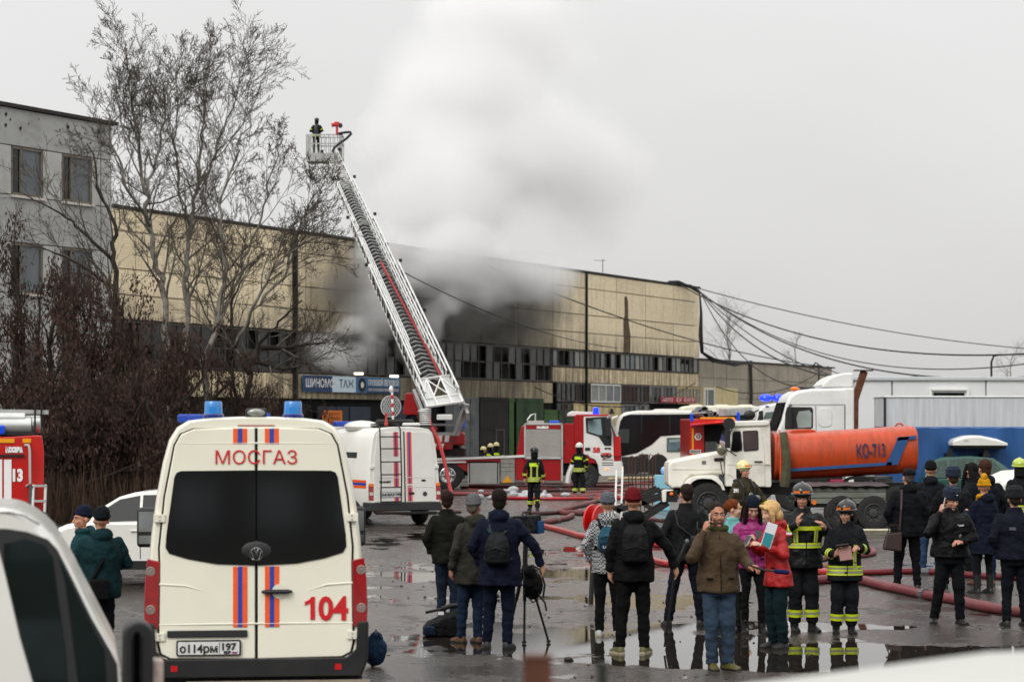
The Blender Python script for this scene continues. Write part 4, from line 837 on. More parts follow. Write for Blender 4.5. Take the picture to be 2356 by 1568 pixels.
pbox('locker_flap', blackp, bus, X(1430), X(1470), -.02, .03, Z(1088), Z(1050)); pbox('engine_grille', black_f, bus, X(1470), X(1492), -.02, .03, Z(1086), Z(1044), bevel=.02)
pprism('wheel_arch', black_f, bus, P([(1492, 1090), (1494, 1064), (1505, 1050), (1525, 1050), (1536, 1064), (1538, 1090)]), -.015, .02)
wheel(bus, X(1515), .15, .52, .52, .3); wheel(bus, X(1515), 2.3, .52, .52, .3, side=1); wheel(bus, X(1700), .15, .52, .52, .3)
pprism('roof_cover', bw, bus, P([(1505, 944), (1512, 940), (1560, 940), (1566, 944)]), .5, 2.0, bevel=.05)
k = MB(); k.tube([(X(1420), -.1, Z(958)), (X(1408), -.3, Z(962)), (X(1405), -.3, Z(975))], .07, 6); k.build('wing_mirror', bw, bus)
b2_ = V(1700, 128.0); X, Z, P = b2_.x, b2_.z, b2_.P
bus2 = thing('coach', 'second coach of which only the cream roof shows above the first coach', 'bus', b2_.loc)
pprism('body', mat('coach_cream', '#e2ddc9', .35, var=.05, dirt=.15), bus2, P([(1564, 1060), (1564, 945), (1570, 936), (1582, 933), (1730, 932), (1745, 935), (1745, 1060)]), 0, 2.5, bevel=.1, seg=3)
pprism('window_band', bwin, bus2, P([(1568, 990), (1568, 952), (1742, 950), (1742, 990)]), -.02, .02)
for a in (1590, 1650, 1705): pprism('roof_vent', MATS['coach_cream'], bus2, P([(a, 932.5), (a+2, 930), (a+26, 930), (a+28, 932.5)]), .4, 1.8, bevel=.03)
for a in (1600, 1700): wheel(bus2, X(a), .15, .52, .52, .3)
# --- red fire engine seen from behind between coach and tanker ---
RVh = V(1640, 96.0); X, Z, P = RVh.x, RVh.z, RVh.P
re = thing('fire_engine', 'red fire engine with raised rear hatch, half hidden by the white bonnet', 'fire engine', RVh.loc)
pbox('body', redp2, re, X(1587), X(1690), 0, 5.5, .5, Z(963), bevel=.04)
pbox('bay_shade_sheet', dark_in, re, X(1620), X(1682), -.02, .0, .7, Z(976));  # the bay has no depth: its inner shade is a dark sheet
pbox('pump_panel', galv, re, X(1622), X(1650), -.06, -.02, .9, Z(1015), bevel=.02)
k = MB(); k.loft([[(X(1583), -1.1, Z(979)), (X(1686), -1.1, Z(969)), (X(1690), 0, Z(966)), (X(1590), 0, Z(975))], [(X(1583), -1.1, Z(977)), (X(1686), -1.1, Z(967)), (X(1690), 0, Z(964)), (X(1590), 0, Z(973))]]); hh = k.build('raised_hatch', redp2, re)
for i in range(3): 
    k = MB(); x = 1600+i*24; k.add([(X(x), -1.105, Z(977.3-i*2.3)), (X(x+10), -1.105, Z(976.3-i*2.3)), (X(x+16), -.4, Z(973-i*2.4)), (X(x+6), -.4, Z(974-i*2.4))], [(0, 1, 2, 3)]); k.build('white_stripe', whitef, hh)
pbox('hatch_lamp', mat('red_lamp_lit', '#ff3020', .3, emit=2, var=0), hh, X(1640), X(1650), -1.15, -1.0, Z(971), Z(969))
pbox('yellow_band', mat('yellow_film', '#e39a12', .4, var=.05), re, X(1611), X(1690), -.02, -.0, Z(963), Z(959)); pbox('yellow_strip', MATS['yellow_film'], re, X(1592), X(1596), -.03, 0, Z(1048), Z(985))
for x in (1591, 1698): pbox('corner_lamp', blue_l, re, X(x-3), X(x+4), -.05, .2, Z(970), Z(951 if x < 1600 else 947), bevel=.04)
k = MB(); k.lathe((X(1606), -.02, Z(1004)), [(.16, 0), (.16, -.01), (.1, -.01), (.1, 0)], 6); k.lathe((X(1606), -.02, Z(1004)), [(.04, 0), (.04, -.01), (.001, -.01)], 8); k.box(X(1604), X(1610), -.03, -.02, Z(1000), Z(998.5)); k.build('emblem', whitef, re)
pbox('number_plate', MATS['plate_white'], re, X(1587), X(1613), -.04, -.01, Z(1042), Z(1034)); text('М570ВХ777', black_f, re, X(1589), Z(1040.5), .09, -.045, 22/RVh.p, bold=.004)
for (x, y, r_) in ((1612, 948, .13), (1622, 942, .16), (1626, 952, .18), (1636, 950, .13), (1645, 952, .12)):
    k = MB(); k.lathe((X(x), .2, Z(y)), [(r_, 0), (r_, 3.2), (r_*.75, 3.2), (r_*.75, 0), (r_, 0)], 14); k.build('suction_hose', mat('suction_grey', '#6b6e70', .5, .2, var=.3), re)
k = MB(); k.beam((X(1588), .1, Z(950)), (X(1700), .5, Z(944)), .06, .06); k.beam((X(1660), .2, Z(948)), (X(1735), 2, Z(944)), .25, .3)
for i in range(10): k.beam((X(1650+i*9), .3, Z(950)), (X(1650+i*9), .3, Z(941)), .03, .03)
k.beam((X(1650), .3, Z(941)), (X(1735), .3, Z(939)), .04, .04); k.build('roof_ladder', alu, re)
for a in (1600, 1680): wheel(re, X(a), .9, .5, .5, .35, 'x', side=-1)
# --- tanker with white bonnet ---
TV = V(1700, 58.0); X, Z, P = TV.x, TV.z, TV.P
zq = lambda pts: [(X(1488.3+a*.1852), Z(907.5+c*.1852)) for a, c in pts]
tk = thing('water_tanker', 'old white bonneted lorry carrying an orange water tank with a blue stripe', 'tanker truck', TV.loc)
oldw = mat('old_white_paint', '#dedbd0', .35, var=.05, dirt=.45, dcol='#7b6c56', scale=3, coat=.2); orp = mat('orange_tank_paint', '#b23d0e', .42, var=.1, dirt=.65, dcol='#5a3018', scale=2.5, coat=.15, stretch=(4, 1, .8), bump=.12, bscale=1.2)
pprism('bonnet', oldw, tk, zq([(276, 1130), (276, 880), (290, 848), (330, 822), (720, 745), (985, 705), (985, 1000), (820, 990), (560, 1015), (500, 1070), (450, 1165), (330, 1165)]), .32, 1.98, bevel=.07, seg=3)
k = MB(); arch = zq([(440, 1170), (480, 1085), (520, 1040), (570, 1012), (650, 1000), (830, 990), (880, 1010), (940, 1080), (975, 1175)]); arc2 = zq([(500, 1185), (540, 1115), (580, 1075), (630, 1050), (700, 1042), (800, 1048), (850, 1075), (910, 1125), (945, 1190)])
k.loft([[(a[0], .02, a[1]-.02), (a[0], .5, a[1]), (c[0], .5, c[1]), (c[0], .0, c[1])] for a, c in zip(arch, arc2)]); k.build('fender', oldw, tk, bevel=.015)
pprism('wheel_well', black_f, tk, zq([(450, 1500), (470, 1180), (560, 1080), (700, 1030), (860, 1050), (960, 1180), (990, 1500)]), .33, .5)
cbn = pprism('cab', oldw, tk, zq([(985, 1140), (985, 705), (1015, 600), (1052, 400), (1060, 350), (1075, 335), (1500, 322), (1530, 345), (1540, 420), (1552, 900), (1558, 1120), (1545, 1150)]), .12, 2.2, bevel=.06, seg=3)
pprism('door', oldw, cbn, zq([(1010, 990), (1010, 720), (1055, 440), (1075, 425), (1400, 410), (1425, 430), (1470, 700), (1478, 1140), (1270, 1150)]), .10, .14, bevel=.02)
pprism('window_seal', blackp, cbn, zq([(1043, 700), (1072, 470), (1095, 452), (1160, 450), (1172, 470), (1190, 640), (1185, 690), (1120, 712)]), .08, .12); pprism('vent_window', glassd, cbn, zq([(1055, 695), (1082, 478), (1155, 462), (1176, 640), (1172, 684), (1120, 702)]), .07, .09)
pprism('window_seal', blackp, cbn, zq([(1196, 460), (1210, 448), (1372, 442), (1386, 460), (1393, 670), (1380, 688), (1218, 702), (1206, 690)]), .08, .12); pprism('door_window', mat('tanker_glass', '#4c3f40', .08, var=.4, scale=1.5), cbn, zq([(1206, 465), (1370, 452), (1382, 668), (1216, 690)]), .07, .09)
pbox('crease', oldw, cbn, X(1675), X(1772), .085, .11, Z(1068), Z(1067)); pbox('door_handle', black_f, cbn, X(1736), X(1755), .05, .11, Z(1062.5), Z(1060), bevel=.01)
k = MB(); k.loft([[(X(1672), .25, Z(1036)), (X(1672), 2.1, Z(1036)), (X(1684), 2.0, Z(976)), (X(1684), .3, Z(976))], [(X(1669), .25, Z(1036)), (X(1669), 2.1, Z(1036)), (X(1682), 2.0, Z(976)), (X(1682), .3, Z(976))]]); k.build('windscreen', glassd, cbn)
pprism('roof_cap', oldw, cbn, zq([(1050, 400), (1052, 350), (1075, 330), (1500, 318), (1528, 340), (1530, 372), (1480, 385)]), .06, 2.26, bevel=.05, seg=3)
k = MB(); k.tube([(X(1683), -.15, Z(985)), (X(1676), -.25, Z(1000)), (X(1674), -.25, Z(1030))], .02, 6); k.box(X(1666), X(1678), -.3, -.22, Z(1030), Z(988)); k.build('wing_mirror', blackp, tk, bevel=.03)
k = MB(); k.disc((X(1677), -.1, Z(974)), .15, .1, 16); k.tube([(X(1677), 0, Z(976)), (X(1674), .1, Z(995))], .02, 6); k.build('round_mirror', blackp, tk)
k = MB(); k.ell((X(1689), .4, Z(969.5)), (.11, .11, .09), 10, 6); k.build('roof_lamp', ambr, tk)
k = MB(); k.box(X(1712), X(1740), .4, 1.0, Z(966), Z(964)); k.build('antenna_box', blackp, cbn)
k = MB(); k.tube([(X(1651), .2, Z(1022)), (X(1660), .1, Z(1026)), (X(1668), .15, Z(1038))], .02, 6); k.ell((X(1661), .1, Z(1034)), (.13, .08, .15), 12, 8); k.build('side_lamp', mat('lamp_smoky', '#7c7866', .2, .4, var=.3), tk)
for i in range(5): pbox('louvre', gapm, tk, X(1617.5+i*2), X(1618.4+i*2), .305, .33, Z(1068), Z(1060))
pbox('air_intake', black_f, tk, X(1645), X(1668), .28, .34, Z(1061), Z(1053), bevel=.03)
pbox('crease', oldw, tk, X(1549), X(1660), .305, .33, Z(1079.5), Z(1078))
k = MB(); k.tube([(X(1660), .28, Z(1062)), (X(1662), .26, Z(1080)), (X(1667), .27, Z(1094)), (X(1664), .28, Z(1099))], .012, 5); k.tube([(X(1670), .1, Z(1032)), (X(1695), .1, Z(1048))], .015, 5); k.build('hose_line', black_f, tk)
bmz = zq([(190, 1200), (220, 1180), (330, 1180), (340, 1195), (250, 1205), (245, 1330), (205, 1340), (195, 1320)])
pprism('bumper_end', oldw, tk, bmz, .15, .35, bevel=.02); pbox('bumper', black_f, tk, X(1525), X(1560), .2, 2.1, Z(1155), Z(1128))
k = MB(); k.ell((X(1546), .15, Z(1136)), (.05, .03, .05), 10, 6); k.build('orange_reflector', ambr, tk)
k = MB()
for y in (.3, 1.6):
    for p0, p1 in (((1540, 1140), (1420, 1175)), ((1540, 1158), (1480, 1196)), ((1520, 1125), (1440, 1160)), ((1500, 1170), (1470, 1150)), ((1430, 1178), (1400, 1160))): k.beam((X(p0[0]), y, Z(p0[1])), (X(p1[0]), y, Z(p1[1])), .1, .12)
k.beam((X(1440), .2, Z(1168)), (X(1440), 1.8, Z(1168)), .1, .12); k.beam((X(1483), .2, Z(1190)), (X(1483), 1.8, Z(1190)), .1, .1)
k.build('plough_frame', mat('plough_black', '#1b1a19', .7, var=.3), tk)
pbox('chassis', black_f, tk, X(1560), X(2110), .6, 1.7, .75, 1.05)
tkp = P([(1786, 1099), (1784, 1050), (1786, 1005), (1790, 999), (2105, 979), (2111, 982), (2116, 1088), (1800, 1108)])
def ovr(x, zb, zt):
    "tank cross section: rounded, flat bottom"
    w_, cy = 1.12, 1.15; h = zt-zb; r = []
    for i in range(20):
        a = -pi/2+2*pi*i/20; cx_, cz_ = cos(a), sin(a); e = .55
        r.append((x, cy+w_*math.copysign(abs(cx_)**e, cx_), zb+h/2+h/2*math.copysign(abs(cz_)**e, cz_)))
    return r
k = MB(); k.loft([ovr(X(1786)+.04, Z(1098), Z(1002)), ovr(X(1786)+.1, Z(1106), Z(996)), ovr(X(1900), Z(1101), Z(991)), ovr(X(2000), Z(1096), Z(985.5)), ovr(X(2106), Z(1090), Z(978)), ovr(X(2113), Z(1087), Z(981))]); tn = k.build('tank', orp, tk, ang=50)
yt = .012
k = MB()
def tband(pts): k.loft([[(X(a), yt-.012, Z(c)) for a, c in pts], [(X(a), yt+.03, Z(c)) for a, c in pts]])
tband([(1808, 1078), (2052, 1062), (2052, 1069), (1808, 1085)]); tband([(2038, 1070), (2068, 1004), (2092, 1004), (2066, 1068)]); tband([(2064, 1006), (2108, 1001), (2108, 1009), (2064, 1013)]); k.build('blue_band', mat('tank_blue', '#1f4a7c', .45, var=.1, dirt=.2), tn)
text('КО-713', mat('stencil_ink', '#2a2a4c', .6, var=.2), tn, X(1972), Z(1052), 29/TV.p, yt-.015, 66/TV.p, tilt=-R(3.4), bold=.008)
k = MB(); k.loft([ovr(X(1784), Z(1106), Z(993)), ovr(X(1790), Z(1106), Z(993))]); k.build('tank_flange', orp, tn)
pprism('hatch', orp, tn, P([(1822, 998), (1826, 990), (1836, 988), (1870, 986.5), (1884, 989), (1885, 994)]), .6, 1.7, bevel=.04)
k = MB()
for x in (1795, 1812): k.tube([(X(x), -.12, Z(1108)), (X(x), -.14, Z(1020)), (X(x-2), -.05, Z(996)), (X(x), .2, Z(990))], .03, 6)
for i in range(8): k.tube([(X(1795), -.14, Z(1015+i*12)), (X(1812), -.14, Z(1015+i*12))], .022, 6)
k.build('tank_ladder', orp, tk)
k = MB(); k.tube([(X(1800), -.16, Z(994)), (X(1803), -.2, Z(1020)), (X(1808), -.2, Z(1060)), (X(1806), -.18, Z(1095)), (X(1803), -.15, Z(1118))], [.09, .1, .1, .13, .12], 8); k.build('canvas_hose', mat('canvas_olive', '#4a4a34', .9, var=.3, dirt=.4), tk)
k = MB(); k.tube([(X(2076), 1.1, Z(981)), (X(2082), 1.1, Z(974)), (X(2090), 1.1, Z(974)), (X(2096), 1.1, Z(980))], .025, 6); k.build('lifting_eye', orp, tn)
pbox('tool_box', mat('pink_box', '#8f2d45', .5, var=.2), tk, X(1912), X(1944), .1, .6, Z(1115), Z(1102), bevel=.03)
pprism('rear_mudguard', black_f, tk, P([(1938, 1122), (1946, 1106), (1960, 1098), (1985, 1094), (2008, 1098), (2024, 1108), (2032, 1122), (2028, 1122), (2016, 1106), (1985, 1098), (1955, 1104), (1944, 1122)]), .1, .6)
for x, r_ in ((1631, .54), (1985, .52), (2070, .5)): wheel(tk, X(x), .25, r_, r_, .34); wheel(tk, X(x), 2.0, r_, r_, .34, side=1)
# --- low board trailer ---
TR = V(1950, 55.0); X, Z, P = TR.x, TR.z, TR.P
tr = thing('flat_trailer', 'low trailer with weathered grey boards and a black tarpaulin in front of the tanker', 'trailer', TR.loc)
brd = mat('weathered_board', '#6b6f66', .85, var=.25, dirt=.4, scale=3, stretch=(.3, 1, 3))
pbox('bed', black_f, tr, X(1862), X(2040), .08, 2.2, Z(1165), Z(1150))
for i in range(3):
    z0 = 1158-14*i; pbox('side_board', brd, tr, X(1866), X(2038), 0, .06, Z(z0), Z(z0-12.5), bevel=.008); pbox('side_board', brd, tr, X(1866), X(2038), 2.2, 2.26, Z(z0), Z(z0-12.5), bevel=.008)
k = MB(); n = 24
k.loft([[(X(1860+186*i/n), -.06, Z(1121+2*sin(i*1.9)+(2 if i % 3 else 0))), (X(1860+186*i/n), -.1, Z(1117+sin(i))), (X(1860+186*i/n), 1.1, Z(1111+sin(i*2.2))), (X(1860+186*i/n), 2.3, Z(1116)), (X(1860+186*i/n), 2.3, Z(1122))] for i in range(n+1)]); k.build('tarpaulin', mat('black_tarpaulin', '#161719', .45, var=.3, bump=.6, bscale=5), tr, ang=60)
for a in (1869, 2029): 
    k = MB(); k.disc((X(a+4), -.03, Z(1155)), .055, .03, 12); k.build('orange_reflector', ambr, tr)
pprism('mudguard', rubber, tr, P([(1906, 1185), (1908, 1165), (1918, 1151), (1937, 1146), (1956, 1151), (1966, 1165), (1968, 1185), (1962, 1185), (1958, 1166), (1950, 1156), (1937, 1152), (1924, 1156), (1916, 1166), (1912, 1185)]), -.08, .3)
for a in (1937, 2010): wheel(tr, X(a), .1, .42, .42, .28)
pbox('underride', darkm, tr, X(1866), X(2038), .1, .2, .55, .62); 
# --- white tractor unit ---
TU = V(1880, 67.0); X, Z, P = TU.x, TU.z, TU.P
zt = lambda pts: [(X(1452+a*.3836), Z(834.9+c*.3836)) for a, c in pts]
tu = thing('tractor_unit', 'tall white lorry cab with roof air deflector standing behind the orange tank', 'lorry', TU.loc)
tw = mat('lorry_white', '#d9dad7', .3, var=.04, dirt=.2, coat=.4, scale=1.5)
pprism('cab', tw, tu, zt([(868, 480), (878, 405), (905, 340), (930, 240), (945, 205), (965, 185), (1000, 165), (1090, 152), (1270, 148), (1340, 146), (1340, 480)]), 0, 2.4, bevel=.1, seg=3)
pprism('air_deflector', tw, tu, zt([(1148, 147), (1150, 130), (1165, 112), (1195, 88), (1240, 68), (1285, 58), (1338, 57), (1338, 145)]), .15, 2.2, bevel=.08, seg=3)
pbox('side_fairing', tw, tu, X(1944), X(1965), -.03, 2.43, .5, Z(892), bevel=.05)
pbox('gap', gapm, tu, X(1943), X(1944.6), -.02, .0, .6, Z(931)); pbox('groove', gapm, tu, X(1812), X(1944), -.012, 0, Z(930.6), Z(930))
pprism('window_seal', blackp, tu, zt([(922, 395), (925, 300), (936, 262), (1080, 264), (1090, 275), (1090, 385), (1080, 393)]), -.02, .02); pprism('door_window', mat('pale_cab_glass', '#98a09c', .08, var=.3, scale=1), tu, zt([(990, 330), (1005, 290), (1068, 282), (1082, 300), (1080, 384), (1000, 388)]), -.03, -.01)
pprism('side_hatch', tw, tu, rrect(X(1883), X(1914), Z(981), Z(938), .12), -.02, .02, bevel=.01); pprism('door_gap', gapm, tu, zt([(1106, 255), (1108, 255), (1112, 460), (1110, 460)]), -.012, 0)
k = MB(); k.box(X(1808), X(1818), -.35, -.2, Z(985), Z(936)); k.tube([(X(1813), -.28, Z(936)), (X(1820), 0, Z(930))], .03, 6); k.build('wing_mirror', blackp, tu, bevel=.05)
k = MB(); k.ell((X(1838), 1.0, Z(893)), (.14, .14, .07), 10, 6); k.build('marker_lamp', ambr, tu); k = MB(); k.beam((X(1848), .6, Z(893)), (X(1880), .6, Z(891.5)), .3, .05); k.build('roof_hatch', blackp, tu)
k = MB(); k.loft([[(X(1789), .15, Z(990)), (X(1789), 2.2, Z(990)), (X(1809), 2.2, Z(925)), (X(1809), .15, Z(925))], [(X(1786), .15, Z(990)), (X(1786), 2.2, Z(990)), (X(1806), 2.2, Z(925)), (X(1806), .15, Z(925))]]); k.build('windscreen', glassd, tu)
pbox('chassis', black_f, tu, X(1790), X(2060), .5, 1.9, .6, 1.0)
for x in (1825, 2030): wheel(tu, X(x), .2, .5, .5, .32)
# --- ambulance-like cab left of it ---
AM = V(1770, 76.0); X, Z, P = AM.x, AM.z, AM.P
am = thing('white_truck', 'white vehicle with a lit blue beacon, between the fire engine and the tall lorry cab', 'truck', AM.loc)
pprism('cab', tw, am, P([(1722, 1080), (1735, 990), (1744, 945), (1754, 934), (1790, 926), (1830, 924), (1830, 1080)]), 0, 2.3, bevel=.08, seg=3)
pprism('side_window', mat('green_reflection_glass', '#5f7068', .1, var=.5, scale=1), am, P([(1756, 962), (1762, 948), (1800, 944), (1800, 962)]), -.02, .02); pprism('side_panel', mat('dull_red', '#7c3335', .4, var=.3), am, P([(1768, 988), (1772, 966), (1800, 962), (1800, 988)]), -.02, .02)  # greenish reflection is painted into the side window colour
pprism('windscreen', glassd, am, P([(1738, 985), (1748, 945), (1755, 944), (1746, 985)]), -.02, .1)
k = MB(); k.box(X(1744), X(1753), -.4, -.2, Z(966), Z(945)); k.ell((X(1722), -.4, Z(954)), (.2, .1, .16), 12, 6); k.tube([(X(1722), -.4, Z(954)), (X(1745), -.1, Z(942))], .03, 5); k.build('wing_mirror', blackp, am, bevel=.03)
pbox('window_vent', blackp, am, X(1761), X(1769), -.02, 0, Z(936), Z(933))
k = MB(); 
for x in (-.42, 0, .4): k.ell((X(1797)+x, .8, Z(914)), (.22, .2, .13), 12, 6)
k.build('beacon', MATS['beacon_lit'], am); pbox('beacon_stem', blackp, am, X(1795), X(1802), .7, .9, Z(928), Z(916)); k = MB(); k.tube([(X(1777), .6, Z(930)), (X(1790), .7, Z(900))], .015, 4); k.build('antenna', black_f, am)
for x in (1750, 1815): wheel(am, X(x), .2, .45, .45, .3)
# --- cabins and containers at the right ---
CB = V(1970, 86.0); X, Z, P = CB.x, CB.z, CB.P
cbn_ = thing('site_cabin', 'large off-white modular cabin with a narrow dark window, behind the grey container', 'cabin', CB.loc)
cwm = mat('cabin_white', '#cfd1d1', .6, var=.03, dirt=.12, scale=.8)
for a, c in ((1966, 2052), (2053, 2268), (2269, 2480)): pbox('wall_panel', cwm, cbn_, X(a)+.02, X(c)-.02, 0, .15, 0, Z(875), bevel=.01)
pbox('core', cwm, cbn_, X(1967), X(2478), .16, 6, 0, Z(873)); pbox('roof_edge', mat('roof_edge_grey', '#b4b7b8', .6, var=.05), cbn_, X(1962), X(2485), -.1, 6.1, Z(875), Z(866), bevel=.03)
f = MB(); a0, a1, c0, c1 = X(2140), X(2226), 1.6, Z(895)
for p0, p1 in (((a0, -.03, c0), (a0, -.03, c1)), ((a1, -.03, c0), (a1, -.03, c1)), ((a0, -.03, c1), (a1, -.03, c1)), ((a0, -.03, c0), (a1, -.03, c0))): f.beam(p0, p1, .15, .1)
f = f.build('window', pvc, cbn_, bevel=.01); pbox('pane', glassd, f, a0+.12, a1-.12, -.03, -.02, c0+.1, c1-.13)
CT = V(2035, 79.0); X, Z, P = CT.x, CT.z, CT.P
ct = thing('freight_container', 'long streaky grey box body with a white top rail above the blue tarpaulin', 'container', CT.loc)
gm = mat('streaked_grey', '#bfc1c2', .55, .1, var=.12, scale=2.5, dirt=.4, dcol='#73767a', stretch=(4, 1, .25))
pbox('box', gm, ct, X(2036), X(2480), 0, 2.4, .9, Z(913), bevel=.03); pbox('top_rail', tw, ct, X(2034), X(2482), -.04, 2.44, Z(914), Z(910), bevel=.02)
k = MB(); k.box(X(2034), X(2038), -.05, .1, .9, Z(914)); k.build('corner_post', blackp, ct); pbox('legs', darkm, ct, X(2050), X(2470), .3, 2.1, .1, .9)
BT = V(2110, 73.0); X, Z, P = BT.x, BT.z, BT.P
bt = thing('tarpaulin_trailer', 'trailer covered with a bright blue tarpaulin beside the orange tank', 'trailer', BT.loc)
btm = mat('blue_tarpaulin', '#1b4a80', .55, var=.15, scale=1.5, bump=.5, bscale=2, dirt=.2, dcol='#0f2440', stretch=(2.5, 1, .5))
k = MB(); n = 60
k.loft([[(X(2040)+6.6*i/n, .06*sin(i*.9)+.03*sin(i*2.3), .7), (X(2040)+6.6*i/n, .05*sin(i*.7+1), 1.5), (X(2040)+6.6*i/n, 0, Z(984)-.01*sin(i)), (X(2040)+6.6*i/n, .2, Z(981)), (X(2040)+6.6*i/n, 2.4, Z(981)), (X(2040)+6.6*i/n, 2.5, .7)] for i in range(n+1)]); k.build('tarpaulin', btm, bt, ang=60)
pbox('bed', blackp, bt, X(2040), X(2480), .1, 2.4, .45, .72)
for x in (2150, 2240, 2400): wheel(bt, X(x), .2, .45, .45, .3)
# leaning rusty flue
o = thing('rusty_flue', 'rust brown square flue pipe with a flat cap leaning above the white lorry', 'chimney pipe', tuple(W(1969, 930, 75))[:2]+(W(1969, 930, 75).z,))
k = MB(); k.beam((-.05, 0, -2), (-.02, 0, .2), .22, .2); k.beam((-.02, 0, .2), (.28, 0, 1.1), .24, .22); k.build('pipe', mat('rust_flue', '#5a341f', .9, var=.4, dirt=.3), o); k = MB(); k.box(-.05, .55, -.2, .2, 1.1, 1.14); k.build('cap', darkm, o)
# --- cars ---
def car(root, prof, cab, width, m, glass=glassd, seg_=3, cabin_w=.78):
    "profile lists in (x,z): lower body and greenhouse; lofted over the width with tumblehome"
    h = width/2; cx = sum(p[0] for p in prof)/len(prof)
    def ins(pl, k, dz): return [(cx+(x-cx)*k, z-dz if z > .5 else z) for x, z in pl]
    k = MB(); k.loft([[(x, y, z) for x, z in ins(prof, s, dz)] for y, s, dz in ((0, .975, .07), (.05, .99, .02), (.18, 1, 0), (width-.18, 1, 0), (width-.05, .99, .02), (width, .975, .07))]); bd = k.build('body', m, root, ang=40)
    k = MB(); k.loft([[(x, y+(.0 if y < h else 0), z) for x, z in cab] if 0 else [(x, (.03+.2*max(0, (z-cab[0][1]))/(.5)) if y == 0 else (width-.03-.2*max(0, (z-cab[0][1]))/.5), z) for x, z in cab] for y in (0, 1)]); k.build('cabin', m, root, bevel=.03, seg=3)
    return bd
def cwin(root, pts, cab0, width, m=glassd, off=.012, name='side_window'):
    k = MB(); f = lambda z: .03+.2*max(0, z-cab0)/.5-off
    k.loft([[(x, f(z), z) for x, z in pts], [(x, f(z)+.02, z) for x, z in pts]]); return k.build(name, m, root)
WC = V(230, 36.0); X, Z, P = WC.x, WC.z, WC.P
wc = thing('white_car', 'white hatchback facing left behind the two rescuers in teal jackets', 'car', WC.loc)
cabp_ = [(X(185), Z(1205)), (X(205), Z(1188)), (X(236), Z(1164)), (X(270), Z(1143)), (X(305), Z(1133)), (X(370), Z(1127)), (X(470), Z(1127)), (X(560), Z(1150)), (X(600), Z(1200))]
c0 = Z(1205)
car(wc, [(X(128), .3), (X(124), Z(1228)), (X(130), Z(1214)), (X(150), Z(1206)), (X(185), Z(1199)), (X(210), Z(1196)), (X(620), Z(1196)), (X(680), Z(1215)), (X(700), Z(1300)), (X(695), .3)], cabp_, 1.75, whitep)
cwin(wc, [(X(212), Z(1200)), (X(240), Z(1170)), (X(272), Z(1149)), (X(318), Z(1140)), (X(318), Z(1197))], c0, 1.75); cwin(wc, [(X(325), Z(1197)), (X(325), Z(1139)), (X(460), Z(1137)), (X(460), Z(1197))], c0, 1.75)
pbox('sill', black_f, wc, X(140), X(690), -.01, .05, .28, .42)
for a in (185, 600): wheel(wc, X(a), .06, .32, .32, .2)
pbox('door_gap', gapm, wc, X(322), X(323.5), -.006, .05, .45, Z(1200)); pbox('head_lamp', MATS['lamp_glass'], wc, X(125), X(140), .0, .3, Z(1232), Z(1222), bevel=.03); pbox('door_handle', whitep, wc, X(300), X(318), -.03, .0, Z(1222), Z(1218), bevel=.01)
GW = V(2230, 72.0); X, Z, P = GW.x, GW.z, GW.P
gw = thing('green_estate_car', 'dark green estate car with wet windows carrying a white roof box', 'car', GW.loc)
gp = mat('green_car_paint', '#1f4a42', .25, var=.06, coat=.6)
cabp_ = [(X(2128), Z(1100)), (X(2134), Z(1080)), (X(2146), Z(1062)), (X(2170), Z(1052)), (X(2235), Z(1048)), (X(2290), Z(1053)), (X(2326), Z(1080)), (X(2340), Z(1100))]
car(gw, [(X(2125), .3), (X(2122), Z(1120)), (X(2128), Z(1098)), (X(2335), Z(1098)), (X(2385), Z(1108)), (X(2392), .3)], cabp_, 1.75, gp)
wetg = mat('wet_glass', '#2c4038', .12, var=.5, scale=12)
cwin(gw, [(X(2138), Z(1098)), (X(2146), Z(1074)), (X(2158), Z(1062)), (X(2182), Z(1058)), (X(2182), Z(1098))], Z(1100), 1.75, wetg); cwin(gw, [(X(2187), Z(1098)), (X(2187), Z(1057)), (X(2244), Z(1054)), (X(2246), Z(1098))], Z(1100), 1.75, wetg); cwin(gw, [(X(2251), Z(1098)), (X(2250), Z(1055)), (X(2286), Z(1058)), (X(2320), Z(1092)), (X(2320), Z(1098))], Z(1100), 1.75, wetg)
for a in (2160, 2345): wheel(gw, X(a), .06, .32, .32, .2)
k = MB()
for a in (2185, 2268): k.box(X(a), X(a+14), .35, 1.5, Z(1052), Z(1042)); k.box(X(a+2), X(a+12), .4, .5, Z(1042), Z(1032))
k.build('roof_bars', black_f, gw)
rb = thing('roof_box', 'white aerodynamic roof box strapped on the green estate car', 'roof box', (GW.loc[0], GW.loc[1], 0))
def rbx(z, k0, yk): return [(X(a)*k0, .85+(y-.85)*yk, z) for a, y in ((2200, .3), (2260, .22), (2300, .35), (2320, .6), (2320, 1.1), (2300, 1.35), (2250, 1.45), (2200, 1.4), (2196, .85))]
k = MB()
k.loft([[(x, y, Z(1032)) for x, y in ((X(2200), .3), (X(2318), .3), (X(2318), 1.4), (X(2200), 1.4))], [(x, y, Z(1022)) for x, y in ((X(2197), .26), (X(2322), .26), (X(2322), 1.44), (X(2197), 1.44))]]); k.build('tray', black_f, rb, bevel=.02)
k = MB(); k.loft([[(X(2196), y, Z(1024)), (X(2196), y, Z(1018)), (X(2200), y, Z(1010)-e), (X(2225), y, Z(1002)-e), (X(2245), y, Z(1000.5)-e), (X(2262), y, Z(1001)-e), (X(2300), y, Z(1009)-e), (X(2322), y, Z(1018)-e*.3), (X(2322), y, Z(1024))] for y, e in ((.23, .08), (.28, .03), (.42, 0), (1.3, 0), (1.42, .03), (1.47, .08))]); k.build('lid', whitep, rb, ang=25)
text('GO', mat('grey_print', '#8a8a8a', .6, var=0), rb, X(2221), Z(1015), .06, .2, .14)
